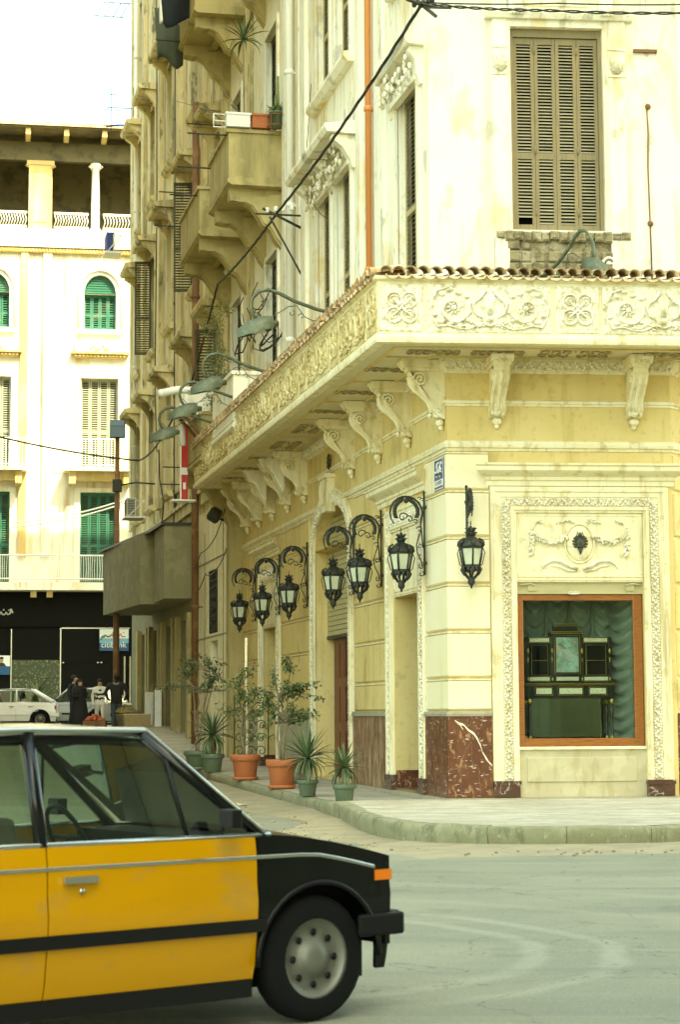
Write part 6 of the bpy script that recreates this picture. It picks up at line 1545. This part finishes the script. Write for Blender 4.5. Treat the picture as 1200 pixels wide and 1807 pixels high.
# shutters, sills, balconies of each window column
def far_shutter(cx, w, z0, z1, arched, gm='greenshut'):
    y = .22
    n = 4; lw = 2*w/n
    mb = MB(); mb.box(cx-w, cx+w, y-.03, y+.06, z1-.012, z1-.002); o = mb.build('shutter_window', mt[gm], far, MFar)
    for k in range(n):
        fr = MB(); louvre_leaf(fr, fr, cx-w+k*lw+.01, cx-w+(k+1)*lw-.01, z0+.02, z1-.013, y, z0+(z1-z0)*.42, sw=.06, slat=.10); fr.build('shutter_leaf', mt[gm], o, MFar)
    if arched:
        mb = MB(); vs = [(cx, y+.02, z1)] + [(cx-.72*cos(pi*k/16), y+.02, z1+.9*sin(pi*k/16)) for k in range(17)]; mb.add(vs, [(0, k+2, k+1) for k in range(16)])
        for k in range(1, 8): 
            zz = z1+.11*k; ww = .72*sqrt(max(0, 1-(.11*k/.9)**2)); mb.box(cx-ww, cx+ww, y-.012, y+.012, zz-.02, zz+.02)
        mb.box(cx-.74, cx+.74, y-.02, y+.03, z1-.03, z1+.03); mb.build('fanlight', mt['greenshut'], o, MFar)
    return o
for cx in cols_[:4]:
    far_shutter(cx, .72, 18.68, 20.3, True); far_shutter(cx, .82, 12.3, 16.45, False, 'paleshut'); far_shutter(cx, .82, 7.2, 11.3, False)
    mb = MB(); 
    pts = [(cx-.95*cos(pi*k/18), -.06, 20.3+1.1*sin(pi*k/18)) for k in range(19)]; mb.tube([(cx-.95,-.06,18.7)]+pts+[(cx+.95,-.06,18.7)], .06, 6)
    xb(mb, cx-1.0, cx+1.0, 0, .22, 18.45, 18.62); mb.build('arch_moulding', mt['farwall'], far, MFar)
    mb = MB(); xb(mb, cx-1.3, cx+1.3, 0, .35, 17.52, 17.62); xb(mb, cx-1.15, cx+1.15, 0, .2, 17.35, 17.52)
    for k in range(14): xb(mb, cx-1.1+.165*k, cx-1.02+.165*k, .2, .28, 17.40, 17.52)
    mb.build('lintel_cornice', mt['fartrim'], far, MFar)
    mb = MB(); xb(mb, cx-1.1, cx+1.1, 0, .24, 17.62, 18.1)
    for k in range(7): mb.ball((cx-.4+.13*k, -.28, 17.85+.1*sin(k*2)), .1, .06, .1, 6, 4)
    mb.build('lintel_relief', mt['farwall'], far, MFar)
    mb = MB()
    for (a, b, c_, d) in ((cx-1.08, cx-.84, 12.3, 16.7), (cx+.84, cx+1.08, 12.3, 16.7), (cx-.84, cx+.84, 16.46, 16.7), (cx-1.08, cx-.84, 7.2, 11.5), (cx+.84, cx+1.08, 7.2, 11.5), (cx-.84, cx+.84, 11.31, 11.5)): xb(mb, a, b, 0, .1, c_, d)
    mb.build('window_architrave', mt['farwall'], far, MFar)
    mb = MB(); xb(mb, cx-1.56, cx+1.56, 0, 1.1, 12.15, 12.28); bal = mb.build('balcony', mt['farwall'], far, MFar)
    mb = MB(); xb(mb, cx-1.3, cx+1.3, 0, .7, 11.75, 12.15)
    for s in (-1, 1): xb(mb, cx+s*1.2-.15, cx+s*1.2+.15, 0, .9, 11.6, 12.14)
    mb.build('balcony_corbel', mt['fartrim'], bal, MFar)
    mb = MB(); zt = 13.55
    for (p, q) in (((cx-1.5,0),(cx-1.5,1.05)),((cx-1.5,1.05),(cx+1.5,1.05)),((cx+1.5,1.05),(cx+1.5,0))):
        for z in (12.4, zt): mb.tube([(p[0],-p[1],z),(q[0],-q[1],z)], .03, 5)
    for k in range(22): mb.tube([(cx-1.5+3*k/21,-1.05,12.3),(cx-1.5+3*k/21,-1.05,zt)], .016, 4)
    for k in range(7):
        for s in (-1, 1): mb.tube([(cx+s*1.5,-.05-.15*k,12.3),(cx+s*1.5,-.05-.15*k,zt)], .016, 4)
    mb.build('railing', mt['white'], bal, MFar)
# long first-floor balcony over the shops
mb = MB(); xb(mb, XL, XR_, 0, 1.2, 6.95, 7.2); xb(mb, XL, XR_, 0, 1.26, 6.85, 6.95); b_ = mb.build('long_balcony', mt['farwall'], far, MFar)
mb = MB()
for z in (7.35, 8.38): mb.tube([(XL,-1.15,z),(XR_,-1.15,z)], .035, 5)
for k in range(110): x = -8+.1*k; mb.tube([(x,-1.15,7.25),(x+.03*sin(k),-1.15,7.8),(x,-1.15,8.38)], .014, 4)
mb.build('railing', mt['white'], b_, MFar)
for x in (-4.45, -3.75, 1.2, 1.9):
    mb = MB(); xb(mb, x-.13, x+.13, .9, 1.1, 6.55, 6.85); mb.build('bracket_block', mt['fartrim'], b_, MFar)
# bank front on the ground floor
mb = MB(); xb(mb, XL, XR_, -.05, .15, 5.3, 6.84); mb.build('shop_fascia', mt['blackstone'], far, MFar)
mb = MB(); xb(mb, XL, XR_, -.3, .0, .9, 5.3); mb.build('shop_wall', mt['blackstone'], far, MFar)
for k, (x0, x1, z0, z1, m_) in enumerate(((-5.35,-3.27,.9,3.05,'speckled'),(-5.35,-3.27,3.07,3.84,'speckled'),(-3.2,-1.0,.9,3.7,'blackstone'),(-3.2,-1.0,3.72,5.2,'blackstone'),(-7.6,-5.4,.9,2.4,'blackstone'))):
    mb = MB(); xb(mb, x0, x1, .0, .06, z0, z1); mb.build('cladding_slab', mt[m_], far, MFar)
for (x0, x1, z0, z1) in ((-5.40,-5.36,.9,5.2),(-3.26,-3.21,.9,5.25),(-3.2,-.2,5.22,5.27),(-.45,-.38,.9,4.0),(-.2,-.13,.9,4.0)):
    mb = MB(); xb(mb, x0, x1, .06, .10, z0, z1); mb.build('metal_trim', chrome, far, MFar)
for x in (-3.12, -1.6, -1.45): mb = MB(); mb.ball((x, -.12, 3.72), .05); mb.build('door_knob', chrome, far, MFar)
# lettering and posters
wt = mk('white_letter', (.8,.8,.75), .5)  # plain white lettering colour
ls = MB(); ls.tube([(-.35,0,.02),(-.28,0,-.06),(-.15,0,-.04),(-.1,0,.08),(-.03,0,-.05),(.08,0,-.04),(.12,0,.06),(.2,0,-.05),(.3,0,.0),(.34,0,.16)], .03, 5); ls.tube([(.22,0,.12),(.34,0,.2),(.42,0,.02)], .03, 5); ls.ball((-.2,0,-.16), .035); ls.ball((.02,0,.16), .035)
ls.build('fascia_lettering', wt, far, MFar @ T(-5.75, -.18, 5.88))
cb = thing('bank_sign', 'blue and white citibank sign panel on the dark shop front', 'sign', MFar @ T(-.89, -.12, 4.72))
Mcb = MFar @ T(-.89, -.12, 4.72)
grad = mk('sign_panel', (.80,.86,.84), .4); gb = mk('sign_blue', (.02,.09,.22), .4); gm = mk('sign_midblue', (.16,.42,.55), .4)
mb = MB(); mb.box(-.64,.64,-.05,.02,.07,.48); mb.build('upper_field', grad, cb, Mcb); mb = MB(); mb.box(-.64,.64,-.05,.02,-.14,.069); mb.build('middle_field', gm, cb, Mcb); mb = MB(); mb.box(-.64,.64,-.05,.02,-.48,-.141); mb.build('lower_field', gb, cb, Mcb)
text('citibank', .36, Mcb @ T(-.02,-.056,-.22), wt, cb, ext=.004)
red_l = mk('sign_red', (.6,.06,.03), .5)
mb = MB(); mb.tube([(-.5+.42*t_, -.056, .10+.16*sin(pi*t_)) for t_ in [k/10 for k in range(11)]], .014, 5); mb.build('red_arc', red_l, cb, Mcb @ T(.35,0,-.12))
mb = MB(); mb.tube([(-.55,-.056,.16),(-.45,-.056,.10),(-.38,-.056,.22),(-.30,-.056,.14),(-.2,-.056,.15),(-.12,-.056,.24),(-.05,-.056,.14),(-.04,-.056,.36)], .028, 5); mb.tube([(-.58,-.056,.0),(-.5,-.056,.16),(-.42,-.056,.22)], .02, 5); mb.build('lettering', mt['cable'], cb, Mcb)
mb = MB(); mb.tube([(.05,-.056,.28),(.12,-.056,.14),(.22,-.056,.17),(.3,-.056,.28),(.36,-.056,.14),(.5,-.056,.16)], .028, 5); mb.ball((.2,-.056,.34), .03); mb.ball((.42,-.056,.33), .03); mb.build('lettering', red_l, cb, Mcb)
pn = thing('bank_poster', 'blue and white poster with a portrait on the dark shop front', 'poster', MFar @ T(-5.85, -.10, 3.62)); Mp = MFar @ T(-5.85, -.10, 3.62)
mb = MB(); mb.box(-.42,.42,-.02,.02,-.05,.42); mb.build('white_field', grad, pn, Mp); mb = MB(); mb.box(-.42,.42,-.02,.02,-.42,-.051); mb.build('blue_field', gb, pn, Mp)
mb = MB(); mb.ball((.05,-.025,.22), .09, .012, .12, 10, 6); mb.build('portrait_face', mk('print_skin', (.45,.27,.17), .6), pn, Mp)
mb = MB(); mb.ball((.05,-.03,.31), .10, .012, .06, 10, 6); mb.prism([(-.16,-.05),(.26,-.05),(.16,.1),(-.06,.1)], -.03, -.021, 'y'); mb.build('portrait_suit', mt['cable'], pn, Mp)
# parasol leaning by the bank, spiky plant
mb = MB(); mb.tube([(0,0,0),(.62,0,1.5),(.95,0,2.0)], [.02,.07,.02], 8); mb.tube([(.35,0,.8),(.62,0,1.5)], [.11,.05], 8); tag(mb.build('leaning_parasol', blacktrim, None, MFar @ T(-4.75, -.5, 1.05)), 'folded dark parasol leaning against the speckled granite', 'parasol')
yp = thing('spiky_plant', 'bright green spiky plant behind the white hatchback', 'plant', MFar @ T(-4.2, -.9, 1.0)); Myp = MFar @ T(-4.2, -.9, 1.0)
mb = MB(); mb.lathe([(.2,0),(.3,.6),(.32,.65)], 12); mb.build('pot', mt['plinth'], yp, Myp); rosette(yp, Myp @ T(0,0,.9), 26, 2.1, 6, spread=.9)
# clothes lines with white cloth strips strung before the lower window
for i, (a, b) in enumerate((((-5.4,1.6,9.75),(-.35,1.35,10.9)), ((-5.45,1.6,9.55),(-.35,1.4,10.75)))):
    p, q = MFar @ Vector((a[0],-a[1],a[2])), MFar @ Vector((b[0],-b[1],b[2]))
    cable('white_line', [p, q], .035, ('upper' if i == 0 else 'lower') + ' white line strung across the lower green shutter', m='white', sag=.035)
# ------------------------------------------------------------------ street lamp post
lp = thing('lamp_post', 'tall thin rusty lamp post with boxy blue-grey head at the street end', 'lamp post', T(-7.35, 64, .95)); Ml = T(-7.35, 64, .95)
mb = MB(); mb.tube([(0,0,0),(0,0,3),(.0,0,9.6)], [.11,.10,.075], 10); mb.build('post', mt['pipe_rust'], lp, Ml)
mb = MB(); mb.prism([(-.2,9.6),(.18,9.6),(.24,9.9),(-.14,9.98)], -.24, .24, 'x'); mb.prism([(-.16,9.98),(.24,9.9),(.2,10.15),(-.1,10.18)], -.24, .24, 'x'); mb.build('lamp_head', mk('bluegrey_metal', (.10,.15,.18), .5, metal=.3), lp, Ml)
mb = MB(); mb.tube([(0,0,8.0),(.6,0,8.1),(1.3,0,8.05)], .03, 5); mb.box(-.14,.14,-.14,.14,7.8,8.2); mb.build('cross_arm', mt['cable'], lp, Ml)
# ------------------------------------------------------------------ parked cars at the street end
white_car = mk('white_car_paint', (.80,.80,.76), .3, coat=.5); silver = mk('silver_car_paint', (.42,.42,.36), .35, metal=.3); dkgreen = mk('dark_green_paint', (.02,.035,.03), .3, coat=.4)
make_car('parked_hatchback', 'white hatchback parked at the end of the street', T(-12.0, 71.0, 1.0) @ RZ(radians(184)), white_car, kindc='hatch')
make_car('parked_saloon', 'silver car parked behind the group of pedestrians', T(-9.6, 73.2, 1.0) @ RZ(radians(150)), silver, kindc='sedan')
make_car('parked_dark_car', 'dark green car cut by the left frame edge beside the hatchback', T(-12.85, 66.0, .99) @ RZ(radians(100)), dkgreen, kindc='hatch')
# ------------------------------------------------------------------ people
skin = mk('skin', (.40,.24,.15), .6); hair = mk('dark_hair', (.015,.012,.010), .7)
def person(label, M, J, mats, rule, extra=()):
    """J: joint -> (pos, radius, parent); body grown with a Skin modifier, faces coloured by rule(co)"""
    names = list(J); me = bpy.data.meshes.new('body'); idx = {n: i for i, n in enumerate(names)}
    me.from_pydata([J[n][0] for n in names], [(idx[J[n][2]], idx[n]) for n in names if J[n][2]], []); me.update()
    ob = bpy.data.objects.new('tmp_person', me); col.objects.link(ob); ob.modifiers.new('skin', 'SKIN')
    for i, n in enumerate(names):
        sv = me.skin_vertices[0].data[i]; r = J[n][1]; sv.radius = r if isinstance(r, tuple) else (r, r); sv.use_root = (i == 0)
    sb_ = ob.modifiers.new('sub', 'SUBSURF'); sb_.levels = sb_.render_levels = 2
    dg = bpy.context.evaluated_depsgraph_get(); me2 = bpy.data.meshes.new_from_object(ob.evaluated_get(dg)); bpy.data.objects.remove(ob)
    me2.materials.clear()
    for m in mats: me2.materials.append(m)
    for p in me2.polygons: p.use_smooth = True; p.material_index = rule(p.center)
    t = thing('person', label, 'person', M); place('body', me2, t, M)
    for nm, mb, m in extra: mb.build(nm, m, t, M)
    return t
def std(h=1.72, lean=0., arms='down', step=.0, width=1.):
    k = h/1.72; P = lambda x, y, z: (x*k, (y-lean*max(0, z-.9))*k, z*k); w = width
    J = {'pelvis': (P(0,0,.95), (.16*w,.12*w), None), 'spine': (P(0,0,1.15), (.15*w,.115*w), 'pelvis'), 'chest': (P(0,0,1.34), (.18*w,.125*w), 'spine'), 'neck': (P(0,-.01,1.49), .06, 'chest'),
         'headlow': (P(0,-.03,1.57), (.075,.085), 'neck'), 'headtop': (P(0,-.02,1.67), (.078,.09), 'headlow')}
    for s, n in ((-1,'l'), (1,'r')):
        J['sh'+n] = (P(s*.19*w,0,1.41), .068*w, 'chest')
        if arms == 'down': a = ((s*.25*w,.02,1.15), (s*.24*w,-.08,.93), (s*.23*w,-.12,.84))
        elif arms == 'pockets': a = ((s*.29*w,.06,1.16), (s*.22*w,-.06,.98), (s*.17*w,-.10,.94))
        else: a = ((s*.24*w,-.06,1.16), (s*.16*w,-.26,1.16), (s*.12*w,-.34,1.18))
        J['el'+n] = (P(*a[0]), .05*w, 'sh'+n); J['wr'+n] = (P(*a[1]), .036, 'el'+n); J['ha'+n] = (P(*a[2]), .034, 'wr'+n)
        J['hip'+n] = (P(s*.09,0,.88), .095*w, 'pelvis'); J['kn'+n] = (P(s*.10,-.02-s*step,.50), .065*w, 'hip'+n); J['an'+n] = (P(s*.10,.03-s*step*.6,.09), .045, 'kn'+n); J['to'+n] = (P(s*.11,-.12-s*step*.6,.04), .038, 'an'+n)
    return J
def fingers(J, h, side_s):   # five small fingers at the end of each hand
    return J
def hairball(h, y=0., cover=1.): 
    mb = MB(); k = h/1.72; mb.ball((0,(.0+y)*k,1.665*k), .092*k, .105*k, .09*k, 12, 7); return mb
jeans = mk('blue_jeans', (.045,.065,.075), .9); jacket = mk('black_jacket', (.014,.013,.010), .85); robe = mk('black_robe', (.010,.010,.009), .85); suit = mk('dark_suit', (.018,.020,.026), .85); shirtb = mk('pale_blue_shirt', (.30,.42,.55), .8); shoe = mk('shoes', (.02,.015,.012), .6)
stripe = mk('striped_jumper', (.72,.70,.60), .9); dk = mk('jumper_dark_stripe', (.025,.022,.018), .9); pale = mk('pale_trousers', (.60,.57,.46), .9); hood_g = mk('grey_hood', (.26,.25,.21), .9)
# man seen from behind, jacket and jeans
g = ground_z(-7.1, 62)
hd = MB(); hd.tube([(-.12,.02,1.50),(0,.11,1.47),(.12,.02,1.50),(0,-.08,1.5)], .045, 7, closed=True)
person('person in black jacket and jeans seen from behind near the lamp post', T(-7.1, 62, g) @ RZ(pi), std(1.78, .02, 'pockets', .02, 1.18), [skin, jacket, jeans, shoe, hair],
       lambda c: 3 if c.z < .10 else (2 if c.z < .86 else (1 if c.z < 1.54 else 4)), (('hood', hd, hood_g), ('hair', hairball(1.78, -.0), hair)))
# woman in a black robe
g = ground_z(-8.4, 62.5)
rb2 = MB(); rb2.lathe([(.36,.03),(.34,.3),(.27,.75),(.22,1.0),(.24,1.2),(.22,1.36),(.12,1.44)], 16); vl = MB(); vl.ball((0,.02,1.50), .125, .13, .15, 12, 8)
person('person in a long black robe and headscarf among the group', T(-8.35, 62.5, g) @ RZ(.5), std(1.60, .10, 'front', .0, 1.0), [skin, robe, robe, shoe, robe], lambda c: 1 if c.z < 1.4 else (0 if c.y < -.06 else 4), (('robe', rb2, robe), ('headscarf', vl, robe)))
g = ground_z(-8.65, 64)
sc2 = MB(); sc2.tube([(-.13,-.02,1.47),(0,-.12,1.40),(.13,-.02,1.47),(0,.08,1.5)], .05, 7, closed=True); sc2.tube([(.05,-.12,1.4),(.22,-.16,1.30),(.34,-.2,1.28)], .07, 7)
person('person in a dark suit with pale blue scarf behind the black robe', T(-8.7, 64, g) @ RZ(.9), std(1.74, .05, 'down', .02, 1.1), [skin, suit, suit, shoe, hair], lambda c: 3 if c.z < .1 else (2 if c.z < .9 else (1 if c.z < 1.50 else 0)), (('scarf', sc2, shirtb), ('hair', hairball(1.74, .03), hair)))
g = ground_z(-7.75, 63)
person('young person in a cream and black striped jumper facing the street', T(-7.75, 63, g) @ RZ(.2), std(1.62, -.03, 'down', .06, 1.0), [skin, stripe, pale, shoe, dk],
       lambda c: 3 if c.z < .09 else (2 if c.z < .83 else ((4 if 0.92 < c.z < 1.28 and abs(c.x) < .19 and int(c.z/.075) % 2 else 1) if c.z < 1.40 else 0)), (('hair', hairball(1.62, .02), hair),))
# ------------------------------------------------------------------ street vendor's goods
r3 = random.Random(41)
def heap(name, x, y, z, m, label, cat, n, rr, s):
    mb = MB()
    for k in range(n):
        a = r3.uniform(0, 2*pi); q = rr*sqrt(r3.random()); mb.ball((q*cos(a), q*sin(a), s*.5+.9*(rr-q)*r3.random()), s*r3.uniform(.7,1.2), s*.8, s*.7, 6, 4)
    tag(mb.build(name, m, None, T(x, y, z)), label, cat)
heap('fruit_heap', -6.72, 61.8, ground_z(-6.7, 61.8)+.55, mk('olive_fruit', (.20,.16,.06), .8), 'heap of brown-green fruit piled beside the wall', 'fruit', 90, .36, .09)
mb = MB(); mb.lathe([(.30,0),(.40,.5),(.42,.55)], 14); tag(mb.build('fruit_basket', mt['bark'], None, T(-6.72, 61.8, ground_z(-6.7, 61.8))), 'round woven basket holding the brown-green fruit', 'basket')
heap('red_fruit_heap', -7.7, 61.4, ground_z(-7.7, 61.4)+.35, mk('red_fruit', (.42,.10,.04), .6), 'low heap of red fruit at the striped jumper\'s feet', 'fruit', 40, .26, .07)
mb = MB(); mb.box(-.35,.35,-.25,.25,0,.36); tag(mb.build('fruit_crate', mt['pipe_rust'], None, T(-7.7, 61.4, ground_z(-7.7, 61.4))), 'brown crate under the red fruit', 'crate')
def carton(x, y, w_, h, m, label, rz=.2):
    t = thing('carton', label, 'box', T(x, y, ground_z(x, y)) @ RZ(rz)); Mx = T(x, y, ground_z(x, y)) @ RZ(rz)
    mb = MB(); mb.box(-w_/2,w_/2,-.25,.25,0,h); mb.build('body', m, t, Mx, bevel=.01)
    mb = MB(); mb.box(-w_/2-.01,w_/2+.01,-.04,.04,h,h+.012); mb.build('tape_strip', mt['upper'], t, Mx)
card = mk('cardboard', (.30,.22,.11), .9, layers=(('noise', 5, .45, .65, (.24,.17,.085), .7),))
carton(-6.3, 60.5, .8, .6, card, 'brown cardboard box on the ground against the far wall'); carton(-6.2, 63.4, .22, 1.2, mt['white'], 'tall white box standing against the far wall'); carton(-5.75, 61.6, .22, 1.3, mt['white'], 'second tall white box nearer along the far wall', .1)
# ------------------------------------------------------------------ houses outside the picture that shade the junction and the street
def block(name, pts, z1, m, label, win):
    t = thing(name, label, 'building', T(pts[0][0], pts[0][1], 0)); mb = MB(); mb.prism(pts, -.2, z1, 'z'); mb.build('wall', m, t)
    for i in win:
        a, b = Vector((*pts[i], 0)), Vector((*pts[(i+1) % len(pts)], 0)); d = b-a; L = d.length; d.normalize(); nrm = Vector((d.y, -d.x, 0))
        M = T(*a) @ Matrix(((d.x, -nrm.x, 0, 0), (d.y, -nrm.y, 0, 0), (0, 0, 1, 0), (0, 0, 0, 1)))
        k = 0; x = 2.0
        while x < L-2:
            for z in (1.0, 6.0, 11.0, 16.0, 21.0):
                if z+3 > z1: continue
                mb = MB(); mb.box(x, x+1.4, -.06, .1, z, z+2.8); o = mb.build('shutter', sh_old, t, M)
                mb = MB(); mb.box(x-.2, x+1.6, -.25, .1, z+2.85, z+3.05); mb.box(x-.2, x+1.6, -.2, .1, z-.15, z-.005); mb.build('window_ledge', m, t, M)
            x += 4.0
        mb = MB(); 
        for z in (4.9, 9.9, 14.9): mb.box(0, L, -.3, .05, z, z+.25)
        mb.build('floor_ledge', m, t, M)
    return t
block('opposite_house', [(10.5,-34),(34,-34),(34,12.5),(16,12.5),(10.5,8)], 46, mt['concrete'], 'tall dingy concrete house across the road, out of frame, shading the junction', (3, 4))
block('street_house', [(-8.6,33),(-16.6,69),(-32,70),(-26,32)], 34, mt['concrete'], 'grimy house on the other side of the side street, left of frame', (0, 3))
